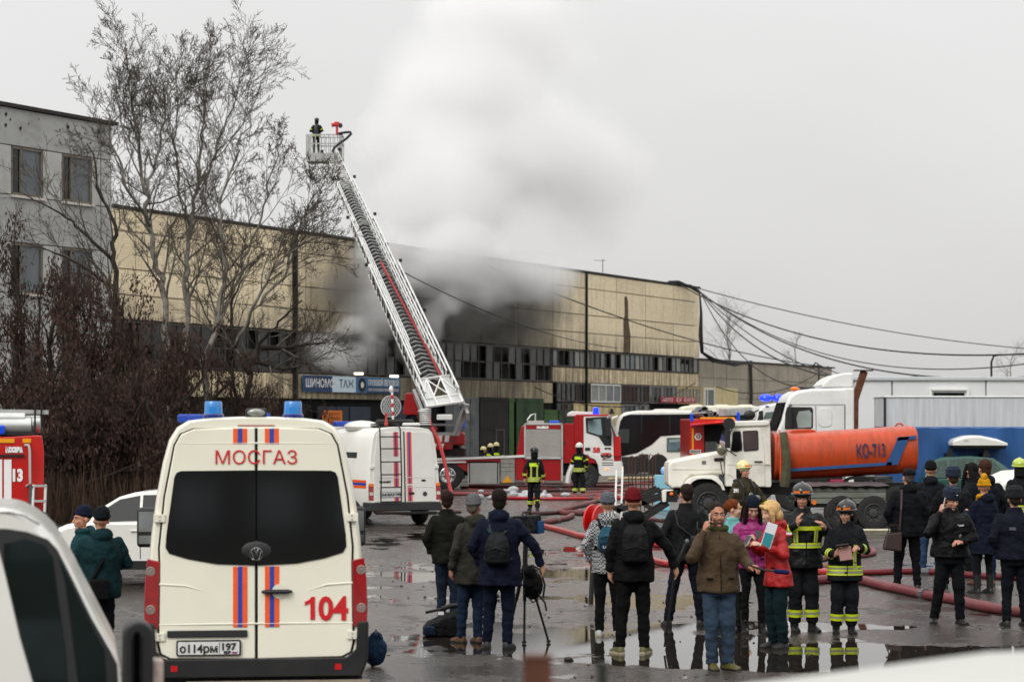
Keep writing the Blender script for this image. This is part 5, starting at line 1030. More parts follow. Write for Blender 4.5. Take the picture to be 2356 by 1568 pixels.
RW = V(2356, 80.0); X, Z, P = RW.x, RW.z, RW.P
rw = thing('white_van', 'white van with grey side windows behind the roof box at the right edge', 'van', RW.loc)
pprism('body', whitep, rw, P([(2268, 1120), (2270, 1050), (2282, 1018), (2292, 1004), (2310, 996), (2340, 993), (2600, 992), (2600, 1120)]), 0, 1.9, bevel=.1, seg=3)
pprism('window_seal', blackp, rw, P([(2295, 1050), (2300, 1022), (2318, 1008), (2348, 1006), (2350, 1060), (2300, 1060)]), -.02, .02); pprism('side_window', glassg, rw, P([(2299, 1050), (2304, 1024), (2319, 1012), (2345, 1010), (2346, 1056), (2303, 1056)]), -.03, -.01)
pprism('side_window', glassg, rw, P([(2360, 1058), (2360, 1010), (2450, 1010), (2450, 1058)]), -.03, .02)
for a in (2310, 2560): wheel(rw, X(a), .1, .35, .35, .22)
SW = V(2356, 46.0); X, Z, P = SW.x, SW.z, SW.P
sw = thing('striped_white_car', 'white car with orange and blue stripes cut by the right edge behind the officers', 'car', SW.loc)
pprism('body', whitep, sw, P([(2302, 1240), (2298, 1160), (2302, 1110), (2318, 1098), (2345, 1086), (2420, 1080), (2600, 1080), (2600, 1240)]), 0, 1.8, bevel=.1, seg=3)
for z, m in ((1105, orange), (1111, bluef), (1117, orange)): pbox('stripe', m, sw, X(2322), X(2600), -.015, .02, Z(z+6), Z(z))
for a in (2350, 2560): wheel(sw, X(a), .08, .33, .33, .2)
# --- fire engine 13 at the left edge ---
FE = V(60, 50.0); X, Z, P = FE.x, FE.z, FE.P
fe = thing('fire_engine', 'red fire engine number 13 with silver tubes on its roof at the left edge', 'fire engine', FE.loc, R(13))
zf = lambda a, c: (X(a*.3474), Z(689.7+c*.3474))
pprism('body', redp2, fe, [zf(-900, 1500), zf(-900, 905), zf(70, 905), zf(240, 895), zf(278, 900), zf(290, 1010), zf(288, 1500)], 0, 2.4, bevel=.03)
k = MB(); x0, z0 = zf(205, 925); x1, z1 = zf(285, 960); k.loft([[(x0, -.015, Z(1260)), (x0, -.015, z0), (x1, .5, z1), (x1, .5, Z(1260))], [(x0, .3, Z(1260)), (x0, .3, z0), (x1, .7, z1), (x1, .7, Z(1260))]]); k.build('rear_corner', redp, fe)
for a, c in ((-300, 98), (150, 205)): x0, z0 = zf(a, 945); x1, z1 = zf(c, 917); pbox('yellow_band', MATS['yellow_film'], fe, x0, x1, -.02, 0, z0, z1)
for a, c in ((-40, 18), (30, 78), (-110, -60)): x0, z0 = zf(a, 1340); x1, z1 = zf(c, 1055); pbox('white_stripe', whitef, fe, x0, x1, -.015, 0, z0, z1)
x0, z0 = zf(40, 1006); text('МОСКВА', whitef, fe, x0, z0, 30*.3474/FE.p, -.02, 112*.3474/FE.p, bold=.015)
x0, z0 = zf(86, 1195); text('13', whitef, fe, x0, z0, 74*.3474/FE.p, -.02, 66*.3474/FE.p, bold=.02)
k = MB(); k.tube([(*zf(165, 960)[:1], 0, zf(165, 960)[1]), (zf(190, 960)[0], -.12, zf(190, 962)[1]), (zf(196, 1000)[0], -.14, zf(196, 1000)[1]), (zf(198, 1215)[0], -.14, zf(198, 1215)[1]), (zf(175, 1232)[0], 0, zf(175, 1232)[1])], .03, 6); k.build('grab_handle', alu, fe)
x0, z0 = zf(-200, 1036); x1, z1 = zf(160, 1022); pbox('drip_rail', blackp, fe, x0, x1, -.05, 0, z0, z1)
for a, c, r_, l in ((205, 833, .22, 2.5), (160, 860, .17, 3), (268, 822, .2, .8), (165, 785, .16, 3)):
    x0, z0 = zf(a, c); k = MB(); k.lathe((x0, .35 if a != 268 else 1.0, z0), [(r_, 0), (r_, -0.0), (r_*.8, .02), (r_*.2, .02), (r_*.15, .05)], 16, 'x'); k.lathe((x0, .35 if a != 268 else 1.0, z0), [(r_, 0), (r_*.95, -l)], 16, 'x'); k.build('suction_hose', silver, fe)
k = MB(); x0, z0 = zf(-400, 742); x1, z1 = zf(320, 742); k.beam((x0, .3, z0+.04), (x1, .3, z1), .05, .09); k.beam((x0, .9, z0+.04), (x1, .9, z1), .05, .09)
for i in range(10): xx = x0+(x1-x0)*(i+.5)/10; k.beam((xx, .3, z0), (xx, .9, z0), .03, .03)
k.build('roof_ladder', alu, fe)
k = MB(); x0, z0 = zf(232, 900); 
for dx_ in (0, .14): k.beam((x0+dx_, .25, z0), (x0+dx_, .25, z0+.75), .05, .04)
k.build('rack_post', blackp, fe)
x0, z0 = zf(-20, 890); x1, z1 = zf(36, 828); pbox('beacon', blue_l, fe, x0, x1, -.02, .3, z0, z1, bevel=.04); x0, z0 = zf(-900, 895); pbox('roof_rail', blackp, fe, x0, zf(230, 0)[0], .1, 2.2, z0, z0+.08)
k = MB(); a0, b0 = zf(222, 1440); a1, b1 = zf(300, 1220)
for x in (a0, a1): k.beam((x-.03, -.2, b0), (x, -.12, b1), .05, .05)
for i in range(3): z = b1-.03-i*(b1-b0)/2.2; k.beam((a0, -.14-.03*i, z), (a1, -.14-.03*i, z), .05, .05)
k.build('step_ladder', alu, fe); x0, z0 = zf(190, 1400); x1, z1 = zf(225, 1230); pbox('ladder_guard', galv, fe, x0, x1, -.15, .1, z0, z1)
for a in (-700, -150): wheel(fe, zf(a, 0)[0], .2, .5, .5, .32)
# ---------- trees ----------
bark_p = mat('poplar_bark', '#77736a', .9, var=.5, scale=5, dirt=.5, dcol='#2b261e', bump=.4, bscale=12, stretch=(1, 1, .6))
bark_d = mat('dark_bark', '#2a221b', .9, var=.3, scale=6, bump=.4, bscale=14)
bark_b = mat('branch_bark', '#57524a', .85, var=.5, scale=3); twig_m = mat('twig', '#4a4238', .85, var=.3, scale=4); twig_d = mat('dark_twig', '#30241d', .9, var=.3, scale=4)
leaf_m = mat('dry_key_clusters', '#3b2720', .85, var=.45, scale=1.3); leaf_n = mat('dry_leaf_brown', '#35241b', .85, var=.4, scale=1.1)
def grow(store, p, d, length, r, lvl, maxl, rg, up=.25, spread=.8, nch=(8, 7, 5), jit=.14, drop=.5):
    n = max(3, int(length/(.5 if lvl < 2 else .25))); n = min(n, 14); pts = [p.copy()]; rr = [r]; dirs = []
    for i in range(n):
        d = (d+Vector((rg.gauss(0, jit), rg.gauss(0, jit), rg.gauss(0, jit)+up*.12))).normalized(); p = p+d*length/n
        pts.append(p.copy()); rr.append(max(r*(1-.8*(i+1)/n), .004)); dirs.append(d.copy())
    store[lvl].append((pts, rr))
    if lvl >= maxl: return
    k = nch[min(lvl, len(nch)-1)]
    for j in range(k):
        t = .22+.76*(j+rg.random()*.8)/k; i = min(int(t*n), n-1); q = pts[i].lerp(pts[i+1], t*n-i)
        ax = dirs[i].orthogonal().normalized(); ax.rotate(Matrix.Rotation(rg.random()*2*pi, 3, dirs[i]))
        nd = (dirs[i]*(1-.35*spread)+ax*spread*rg.uniform(.5, 1.0)).normalized()
        grow(store, q, nd, length*rg.uniform(.36, .62)*(1-.35*t), rr[i]*.45, lvl+1, maxl, rg, up, spread, nch, jit*1.15, drop)
def guided(store, pts, r0, r1, lvl, maxl, rg, k, clen, up=.4, spread=.75, nch=(8, 7, 5), tmin=.2):
    pts = [Vector(p) for p in pts]; fine_ = [pts[0]]
    for a, c in zip(pts[:-1], pts[1:]):
        m = 4
        for i in range(m): fine_.append(a.lerp(c, (i+1)/m)+Vector((rg.gauss(0, .05), rg.gauss(0, .05), 0)))
    n = len(fine_); rr = [r0+(r1-r0)*(i/(n-1))**.8 for i in range(n)]; store[lvl].append((fine_, rr))
    for j in range(k):
        t = tmin+(1-tmin)*(j+rg.random()*.7)/k; i = min(int(t*(n-1)), n-2); d = (fine_[i+1]-fine_[i]).normalized()
        ax = d.orthogonal().normalized(); ax.rotate(Matrix.Rotation(rg.random()*2*pi, 3, d))
        nd = (d*.75+ax*spread*rg.uniform(.5, 1.05)+Vector((0, 0, .15))).normalized()
        grow(store, fine_[i], nd, clen*rg.uniform(.6, 1.1)*(1-.5*t), rr[i]*.5, lvl+1, maxl, rg, up, spread, nch)
def tree_obj(name, label, base, stems, rg, mtrunk, mtwig, maxl=3, nch=(6, 6, 5), clen=4.5, up=.4, group=None, keys=0, keym=None, spread=.75, kdrop=.25, ksize=(.05, .16)):
    t = thing(name, label, 'tree', (base.x, base.y, 0), 0, group)
    store = {i: [] for i in range(6)}; off = Vector((base.x, base.y, 0))
    for (pts, r0, r1, k) in stems: guided(store, [p-off for p in pts], r0, r1, 0, maxl, rg, k, clen, up, spread, nch)
    b = MB()
    for p, r in store[0]: b.tube(p, r, 8)
    b.build('trunk', mtrunk, t, ang=0, fix=False)
    b = MB()
    for p, r in store[1]: b.tube(p, r, 5, False)
    b.build('branch', bark_b if mtwig is twig_m else mtwig, t, ang=0, fix=False)
    b = MB()
    for l in range(2, 6):
        for p, r in store[l]: b.tube(p[::(1 if l < 3 else 2)] if len(p) > 4 else p, [max(x, .006) for x in (r[::(1 if l < 3 else 2)] if len(p) > 4 else r)], 3, False)
    b.build('crown', mtwig, t, ang=0, fix=False)
    if keys:
        tips = [q for l in (2, 3, 4) for p, r in store[l] for q in p[1:]]; b = MB()
        vs_, fs = [], []
        for i in range(keys):
            q = rg.choice(tips); c = q+Vector((rg.gauss(0, .10), rg.gauss(0, .10), rg.gauss(-kdrop, .12))); a = rg.random()*2*pi
            w_ = ksize[0]*rg.uniform(.5, 1.3); h_ = ksize[1]*rg.uniform(.5, 1.4); ux_ = Vector((cos(a), sin(a), rg.gauss(0, .3)))*w_; dn = Vector((rg.gauss(0, .25), rg.gauss(0, .25), -1))*h_
            n0 = len(vs_); vs_ += [c-ux_*.5, c+dn*.5-ux_, c+dn, c+dn*.45+ux_]; fs.append((n0, n0+1, n0+2, n0+3))
        b.add(vs_, fs); o = b.build('dry_leaves', [keym], t, ang=0, fix=False); o['kind'] = 'stuff'
    return t
rg = random.Random(11)
def px(Y, *pts): return [W(a, c, Y+dd) for a, c, dd in [(p if len(p) == 3 else (*p, 0)) for p in pts]]
bp_ = W(395, 1080, 72); bp_.z = 0
def st(Y, base, *pts): return [Vector((W(base, 972, Y).x, Y, 0))]+px(Y, *pts)
tree_obj('poplar_tree', 'tall bare poplar with pale mottled trunk splitting into two leaders, left of the ladder', Vector((W(400, 972, 72).x, 72, 0)),
    [(st(72, 405, (385, 800), (372, 660), (352, 580), (342, 500), (330, 440), (318, 330), (300, 240), (292, 170), (290, 110)), .13, .018, 28),
     (px(72, (335, 440, 0), (350, 390, .5), (372, 300, 1), (395, 210, 1), (420, 130, 1)), .055, .013, 16), (px(72, (345, 520), (290, 420, -1), (258, 340, -1), (245, 270, -1), (262, 190, -1)), .05, .012, 16)],
    rg, bark_p, twig_m, nch=(9, 7, 5, 3), clen=3.3, maxl=4, up=.55, spread=.75, group='bare poplars left of the ladder')
tree_obj('poplar_tree', 'second tall bare poplar whose crown reaches highest between the first and the leaning one', Vector((W(425, 972, 76).x, 76, 0)),
    [(st(76, 440, (425, 830), (432, 700), (428, 600), (437, 520), (450, 440), (462, 350), (468, 270), (474, 200), (476, 130)), .12, .018, 28),
     (px(76, (437, 520), (412, 430, 1), (402, 330, 1), (412, 240, 1), (405, 150, 1)), .05, .012, 16), (px(76, (450, 440), (500, 350, -1), (530, 250, -1), (556, 180, -1), (575, 140, -1)), .05, .012, 16)],
    rg, bark_p, twig_m, nch=(9, 7, 5, 3), clen=3.3, maxl=4, up=.55, spread=.75, group='bare poplars left of the ladder')
tree_obj('poplar_tree', 'bare poplar leaning right with long limbs that reach towards the ladder', Vector((W(500, 972, 68).x, 68, 0)),
    [(st(68, 470, (478, 830), (505, 700), (520, 610), (505, 540), (512, 450), (540, 350), (575, 270)), .11, .016, 24),
     (px(68, (490, 760), (530, 690, 0), (560, 600, 1), (600, 500, 1), (625, 400, 1), (650, 320, 1)), .065, .014, 18),
     (px(68, (540, 800), (590, 690, -1), (640, 610, -1), (680, 570, -1), (725, 545, -1)), .065, .014, 18), (px(68, (600, 700), (660, 620, 0), (690, 520, 0), (720, 450, 0), (740, 430, 0)), .05, .012, 15)],
    rg, bark_p, twig_m, nch=(9, 7, 5, 3), clen=2.7, maxl=4, up=.45, spread=.75, group='bare poplars left of the ladder')
tree_obj('bare_tree', 'bare spreading tree with low crooked branches right of the poplars, below the ladder', Vector((W(600, 972, 70).x, 70, 0)),
    [(st(70, 560, (560, 960), (575, 860), (600, 790), (640, 740), (700, 690)), .12, .02, 12), (px(70, (575, 860), (540, 790, 0), (530, 700, 0), (560, 640, 0)), .1, .02, 8), (px(70, (600, 800), (660, 800, 0), (700, 792, 0), (745, 790, -1)), .09, .015, 10), (px(70, (590, 830), (650, 850, 0), (690, 832, 0), (730, 840, -1)), .08, .015, 9)],
    rg, bark_d, twig_m, nch=(8, 7, 5), clen=2.4)
tree_obj('bare_tree', 'thin dark bare tree with fine twigs in front of the grey office windows', Vector((W(265, 972, 66).x, 66, 0)),
    [(st(66, 262, (262, 820), (265, 700), (258, 600), (262, 520), (225, 430), (205, 330)), .14, .02, 12), (px(66, (262, 600), (180, 520, 0), (120, 480, 0), (40, 440, 0)), .06, .012, 9), (px(66, (262, 660), (150, 590, 0), (60, 560, 0)), .06, .012, 8)],
    rg, bark_d, twig_m, nch=(6, 6, 4), clen=2.8)
# dark trees full of dry brown clusters
dk = [('dark brown clustered tree furthest right, just left of the blue banner', 520, 70, 520, 770, 2.6, 3800), ('dark brown clustered tree just behind the beacons of the cream van', 420, 68, 400, 720, 3.4, 8500),
      ('dark brown clustered tree between fire engine 13 and the cream van', 300, 65, 300, 660, 3.6, 10500), ('dark brown clustered tree in front of the grey office windows', 170, 64, 150, 570, 4.0, 11000), ('dark brown clustered tree cut by the left edge', 30, 65, 20, 500, 4.3, 11000),
      ('low dark clustered tree close behind the roof of fire engine 13', 140, 61, 135, 760, 3.0, 7000), ('low dark clustered tree to the left of the cream van roof', 300, 62, 310, 850, 3.0, 7000)]
for lab, bx_, Y, tx_, ty_, cl, nk in dk:
    o = lambda: rg.uniform(-.6, .6)
    base = Vector((W(bx_, 972, Y).x, Y, 0)); top = W(tx_, ty_+60, Y); stems = [([base, base+Vector((o()*.5, o(), 1.3)), base+Vector((o(), o(), 2.6)), base.lerp(top, .7)+Vector((o(), 0, 0)), top], .17, .04, 12)]
    for q in range(5):
        a = rg.uniform(-1, 1); e = top+Vector((a*2.2, rg.uniform(-1, 1), -rg.uniform(.2, 1.6))); stems.append(([base+Vector((0, 0, .9+.35*q)), base+Vector((a*.9, o(), 2.1+.3*q)), base.lerp(e, .75)+Vector((a*.6, 0, .3)), e], .09, .02, 9))
        e = base+Vector((rg.choice((-1, 1))*rg.uniform(2.2, 3.4), rg.uniform(-1, 1), rg.uniform(1.6, 3.6))); stems.append(([base+Vector((0, 0, .7+.3*q)), base.lerp(e, .5)+Vector((0, 0, .3)), e], .07, .015, 7))
    tree_obj('clustered_tree', lab, base, stems, rg, bark_d, twig_d, maxl=3, nch=(6, 5, 4), clen=cl*.62, up=.2, group='dark trees with dry brown clusters', keys=nk, keym=[leaf_m, leaf_n, leaf_m][dk.index((lab, bx_, Y, tx_, ty_, cl, nk)) % 3], ksize=(.026, .13))
# undergrowth of thin brown stems
vs_, fs = [], []
for i in range(9000):
    x = rg.uniform(-17, -6.2); y = rg.uniform(58, 70); 
    if x > -7.8 and y > 62: continue
    h = rg.uniform(.5, 1.9)*(.55+.45*mnoise.noise(Vector((x*.6, y*.6, 0)))+.3); a = rg.random()*pi; w_ = .012; dx_, dy_ = cos(a)*w_, sin(a)*w_; lx, ly = rg.gauss(0, .18), rg.gauss(0, .18)
    n0 = len(vs_); vs_ += [(x-dx_, y-dy_, 0), (x+dx_, y+dy_, 0), (x+lx*.5+dx_, y+ly*.5+dy_, h*.6), (x+lx, y+ly, h), (x+lx*.5-dx_, y+ly*.5-dy_, h*.6)]; fs.append((n0, n0+1, n0+2, n0+3, n0+4))
tag(MB().add(vs_, fs).build('undergrowth', mat('dry_stems', '#3b2a1d', .9, var=.4, scale=1.5), ang=0, fix=False), 'thicket of dry brown stems on the verge behind the white car', 'undergrowth', kind='stuff')
# far birches behind the annex, far antenna and street lamps
for lab, dx, dy, dt, Y, k in (('pale bare birch behind the annex roof', 1680, 840, 724, 235, 22), ('tiny bare tree on the skyline above the annex, right of the birch', 1835, 842, 775, 240, 8), ('faint bare tree on the skyline at the right edge beyond the cabin', 2330, 880, 815, 260, 12)):
    t = W(dx, dt, Y); base = Vector((t.x, Y, 0)); tree_obj('birch_tree', lab, base, [([base, Vector((t.x, Y, t.z*.6)), Vector((t.x-.3, Y, t.z*.85)), t], .16, .03, k)], rg, mat('birch_bark', '#8d8a84', .8, var=.3), mat('far_twig', '#77706a', .9, var=.1), maxl=3, nch=(8, 7, 5), clen=5.5 if k > 10 else 3.5, up=-.1, group='far bare birches')
p = W(1388, 626, 178); o = thing('tv_antenna', 'thin television antenna on the warehouse roof', 'antenna', (p.x, p.y+1, p.z-.3)); k = MB(); k.tube([(0, 0, 0), (0, 0, 1.4)], .03, 5); k.tube([(-.7, 0, 1.3), (.25, 0, 1.28)], .025, 4); k.build('mast', darkm, o)
for dx, dy, Y, lab in ((2281, 815, 150, 'curved street lamp beyond the cabin at the right'), (1884, 834, 205, 'short hooked lamp pole on the annex roof corner')):
    p = W(dx, dy, Y); o = thing('street_lamp', lab, 'street lamp', (p.x, p.y, 0)); k = MB(); k.tube([(0, 0, 0), (0, 0, p.z-.5), (.15, 0, p.z-.1), (.6, 0, p.z)] if Y == 150 else [(0, 0, 0), (0, 0, p.z-.5), (-.1, 0, p.z-.1), (-.3, 0, p.z), (-.5, 0, p.z-.25), (-.52, 0, p.z-.6)], .07, 6); k.build('pole', darkm, o)
    k = MB(); k.box(.5, 1.1, -.1, .1, p.z-.06, p.z+.04) if Y == 150 else k.box(-.6, -.45, -.1, .1, p.z-.75, p.z-.6); k.build('lamp_head', alu, o, bevel=.02)
# ---------- overhead cables ----------
cabm = mat('cable', '#1d1d1e', .7, var=.1)
def cable(a, c, sag, r, lab, n=24):
    pts = [a.lerp(c, i/n)-Vector((0, 0, 4*sag*(i/n)*(1-i/n))) for i in range(n+1)]
    b = MB(); b.tube(pts, r, 5); tag(b.build('cable', cabm, ang=0, fix=False), lab, 'cable', 'overhead cables')
ca = W(1560, 652, 188); cb_ = W(1612, 672, 190)
for a, c, sag, r, lab in ((ca, W(2420, 810, 120), 2.0, .05, 'topmost heavy cable sagging from the warehouse corner to the right edge'), (cb_, W(2420, 828, 118), 2.6, .035, 'thinner cable just under the topmost one, running to the right edge'),
        (cb_, W(2420, 862, 112), 2.4, .05, 'middle cable from the warehouse corner to the right edge'), (W(1600, 660, 189), W(2420, 880, 110), 3.4, .04, 'lower cable of the bundle sagging over the cabin roof'),
        (cb_, W(2110, 866, 105), 2.4, .05, 'cable falling steeply from the warehouse corner towards the lorry air deflector'), (cb_, W(1990, 866, 110), 3.2, .04, 'lowest cable from the warehouse corner, ending behind the lorry'),
        (W(1610, 664, 191), W(2420, 806, 200), .8, .04, 'faint thin wire, highest above the skyline at the right'), (W(1125, 612, 150), W(1890, 842, 207), 1.0, .045, 'long dark cable across the whole warehouse front from the smoke to the annex'),
        (W(880, 600, 120), W(1420, 800, 172), .8, .03, 'thin wire passing behind the ladder and down the smoky wall'), (W(1650, 890, 185), W(1905, 842, 207), 1.3, .04, 'slack cable in front of the annex wall'),
        (W(1884, 838, 207), W(2000, 872, 190), .3, .04, 'short wire from the annex lamp hook to the right'), (W(1230, 890, 150), W(1600, 880, 178), 1.6, .035, 'drooping wire in front of the lower warehouse windows')):
    cable(a, c, sag, r, lab)
b = MB()
for i in range(9):
    s = rg.uniform(-.5, .5); pts = [W(1540+rg.uniform(-6, 6), 650+rg.uniform(-3, 3), 186), W(1562, 646+rg.uniform(0, 8), 187), W(1590, 655+rg.uniform(0, 8), 188.4), W(1610, 664+rg.uniform(0, 12), 189), W(1613+s*4, 720, 188.8), W(1612+s*8, 770, 188.6), W(1615+s*6, 810, 188.4), W(1640+s*5, 828+rg.uniform(-4, 6), 190), W(1690, 838+rg.uniform(-5, 5), 195), W(1730, 834+rg.uniform(-4, 3), 200)]
    b.tube(pts, .06, 5)
tag(b.build('cable_tangle', cabm, ang=0, fix=False), 'tangled black cables hanging down the right corner of the warehouse and along the annex eaves', 'cable tangle')
# ---------- hoses on the ground ----------
hose_old = mat('hose_faded', '#6a2c2b', .6, var=.25, scale=2, dirt=.5, dcol='#7d6a5c', bump=.2, bscale=8); hose_dull = mat('hose_dull', '#41221f', .6, var=.25, scale=2, dirt=.4, dcol='#3c322c'); hose_red = mat('hose_bright', '#94090e', .35, var=.12, scale=3, coat=.3); hose_yel = mat('hose_cream', '#b3a27a', .6, var=.2, dirt=.4)
def smooth(pts, n=5):
    P_ = [Vector(p) for p in pts]; o = []
    for i in range(len(P_)-1):
        p0, p1, p2, p3 = P_[max(i-1, 0)], P_[i], P_[i+1], P_[min(i+2, len(P_)-1)]
        for j in range(n):
            t = j/n; o.append(.5*((2*p1)+(-p0+p2)*t+(2*p0-5*p1+4*p2-p3)*t*t+(-p0+3*p1-3*p2+p3)*t*t*t))
    return o+[P_[-1]]
HP = []
def hose(pts, r, m, lab, n=5):
    r = r*.85
    q = smooth([G(a, c) for a, c in pts], n); L_ = sum((q[i+1]-q[i]).length for i in range(len(q)-1)); q = smooth(q, max(1, int(L_/len(q)/.35)))
    rr = [r*(1+.10*mnoise.noise(p*1.7+Vector((r*50, 0, 0)))) for p in q]; q = [p+Vector((.05*mnoise.noise(p*.9), .10*mnoise.noise(p*.7+Vector((5, 0, 0))), x_*.80)) for p, x_ in zip(q, rr)]
    b = MB(); b.tube(q, rr, 10); b.v = [(x_, y_, max(z_, .004+.25*z_)) for x_, y_, z_ in b.v]; c_ = MB(); i_ = len(q)//2; c_.tube([q[i_], q[i_]+(q[min(i_+1, len(q)-1)]-q[i_]).normalized()*.15], r*1.18, 10); cp = c_.build('coupling', galv, None); tag(cp, label='')  if 0 else None; HP.append(cp); ho = tag(b.build('fire_hose', m, ang=0), lab, 'fire hose', 'fire hoses'); HP[-1].parent = ho
hose([(1446, 1131), (1400, 1134), (1330, 1139), (1308, 1142), (1325, 1147), (1370, 1144), (1384, 1150), (1360, 1160), (1320, 1170), (1291, 1178), (1300, 1184), (1340, 1183), (1375, 1192), (1400, 1200)], .09, hose_old, 'thick faded pink hose zigzagging behind the walking fireman')
hose([(1210, 1186), (1260, 1184), (1300, 1182), (1340, 1186)], .075, hose_dull, 'dull hose running right from the tripod camera')
hose([(1318, 1189), (1300, 1197), (1270, 1204), (1240, 1208)], .09, hose_old, 'short faded hose end pointing at the tripod camera')
hose([(1236, 1211), (1262, 1218), (1310, 1230), (1345, 1240), (1400, 1247), (1460, 1253), (1520, 1259), (1560, 1262)], .085, hose_red, 'bright wet red hose running behind the checked jacket man')
hose([(860, 1180), (950, 1184), (1026, 1181), (1060, 1180)], .055, hose_dull, 'dark hose lying under the rear of the white rescue van')
for i, (y0, y1, y2, x0, x1, m, r_, lab) in enumerate(((1118, 1122, 1119, 1080, 1420, hose_dull, .08, 'dull hose nearest the ladder truck wheels'), (1124, 1126, 1128, 1060, 1500, hose_old, .08, 'faded hose second from the ladder truck'), (1132, 1130, 1134, 1010, 1560, hose_dull, .08, 'dull hose passing in front of the ladder truck bumper'),
        (1139, 1143, 1137, 1030, 1620, hose_old, .09, 'faded hose that passes below the boots of the standing fireman'), (1148, 1150, 1146, 1150, 1560, hose_red, .08, 'bright red hose with a foam patch beside it'), (1141, 1136, 1148, 1420, 1700, hose_dull, .08, 'dull hose running under the plough frame'))):
    hose([(x0, y0), (x0+(x1-x0)*.25, y0+2), (x0+(x1-x0)*.5, y1), (x0+(x1-x0)*.75, y1-2), (x1, y2)], r_, m, lab)
hose([(1400, 1104), (1470, 1102), (1560, 1102), (1600, 1106)], .08, hose_yel, 'cream hose under the coach'); hose([(1300, 1118), (1400, 1120), (1480, 1112), (1540, 1104), (1600, 1100)], .08, hose_old, 'faded hose curving from the ladder truck towards the coach wheel')
hose([(1460, 1205), (1503, 1216), (1530, 1220), (1560, 1216)], .07, hose_dull, 'dull hose between the red cap man and the bonnet'); hose([(1450, 1192), (1503, 1198), (1530, 1201), (1560, 1200)], .06, hose_old, 'faded thin hose beside the dull one near the plough frame')
hose([(1490, 1290), (1530, 1302), (1600, 1306), (1720, 1312), (1855, 1317), (1903, 1323), (1950, 1326)], .075, hose_red, 'bright red hose behind the black helmet firefighter')
hose([(1850, 1318), (1990, 1322), (2120, 1320), (2250, 1330), (2420, 1338)], .07, mat('hose_wine', '#5c0f16', .4, var=.15), 'wine red hose running behind the officers to the right edge')
hose([(1860, 1345), (1960, 1340), (2040, 1358), (2120, 1375), (2200, 1390), (2290, 1410), (2420, 1425)], .095, mat('hose_brick', '#65252a', .5, var=.2, scale=2, dirt=.4, dcol='#8a6a60'), 'thick brick red hose in front of the officers, right of the striped jacket')
hose([(1905, 1312), (1885, 1304), (1882, 1296), (1900, 1288), (1950, 1284), (2000, 1280), (2012, 1273), (1990, 1266), (1860, 1262)], .07, hose_old, 'faded hose looped behind the woman firefighter')
hose([(1840, 1223), (1990, 1222), (2140, 1222), (2300, 1224)], .045, mat('pale_pipe', '#b9b39b', .5, var=.1, dirt=.2), 'straight pale pipe lying beyond the officers')
def remesh_(o):
    m = o.modifiers.new('union', 'REMESH'); m.mode = 'VOXEL'; m.voxel_size = .04; return o
for i in range(7):
    y0 = 1112+i*5.5+rg.uniform(-1, 1); xa = rg.uniform(1040, 1250); xb = xa+rg.uniform(180, 420)
    hose([(xa, y0), (xa+(xb-xa)*.3, y0+rg.uniform(-5, 5)), (xa+(xb-xa)*.6, y0+rg.uniform(-5, 6)), (xb, y0+rg.uniform(-4, 4))], .06, [hose_dull, hose_old][i % 2], ('short tangled hose in the pile before the ladder truck, row %s from its wheels' % ('first', 'second', 'third', 'fourth', 'fifth', 'sixth', 'seventh')[i]))
# foam heap, water cooler box, rebar, reel, small ladder
f = MB(); 
for i in range(60): p = Vector((rg.gauss(0, .55), rg.gauss(0, .3), .05+abs(rg.gauss(0, .09)))); f.ell(p, (rg.uniform(.08, .2), rg.uniform(.08, .2), rg.uniform(.05, .12)), 7, 5, Matrix.Rotation(rg.random()*3, 3, 'Z'))
o = remesh_(f.build('foam_heap', mat('foam_white', '#a9abad', .7, var=.3, scale=8, bump=.6))); o.location = G(1196, 1147); tag(o, 'small grey white heap of foam beside the walking fireman', 'foam heap', kind='stuff')
g = G(1533, 1180); o = thing('water_cooler', 'pale blue box with a water bottle on top, half hidden by the white bonnet', 'cooler box', (g.x, g.y+2, 0)); pbox('box', mat('pale_blue_box', '#7fb6c8', .5, var=.05), o, -.2, .25, 0, .4, 0, 1.05, bevel=.02); k = MB(); k.ell((.1, .2, 1.18), (.12, .12, .13), 12, 8); k.build('bottle', mat('bottle_blue', '#8fb4e0', .2, var=.05), o)
g = G(1512, 1190); o = thing('rebar_cluster', 'cluster of rusty upright steel bars in front of the coach wheel', 'steel bars', (g.x, g.y+6, 0))
for i in range(8):
    k = MB(); x = (i-4)*.12; k.tube([(x, rg.uniform(-.1, .1), 0), (x+rg.uniform(-.05, .05), 0, 1.5), (x+.05, 0, 1.62+rg.uniform(-.1, .1)), (x+.14, 0, 1.6)], .018, 5); k.build('bar', mat('rebar', '#4a3023', .9, var=.3), o)
o = thing('hose_reel', 'bright red round hose reel behind the checked jacket', 'hose reel', (W(1388, 1205, 33).x, 33, 0), R(50)); k = MB(); k.lathe((0, 0, 1.18), [(.24, 0), (.24, .03), (.08, .05), (.08, .14), (.24, .16), (.24, .19)], 28, 'y', True); k.build('drum', redp2, o, ang=30); k = MB(); k.beam((-.1, .15, 0), (0, .15, 1.18), .05, .05); k.beam((.15, .15, 0), (0, .15, 1.18), .05, .05); k.build('stand', black_f, o)
g = Vector((W(1422, 972, 60).x, 60, 0)); o = thing('ladder', 'narrow white ladder leaning upright between two onlookers and the fire truck', 'ladder', (g.x, g.y, 0), R(15)); k = MB()
for s in (-.14, .14): k.beam((s*.6, 0, 0), (s*.6+.12, .25, 1.35), .05, .04)
o2_ = k.build('rail', pvc, o)
for i in range(5): MB().beam((-.085+.022*i, .04+.05*i, .2+.25*i), (.085+.022*i, .04+.05*i, .2+.25*i), .03, .03).build('rung', pvc, o)
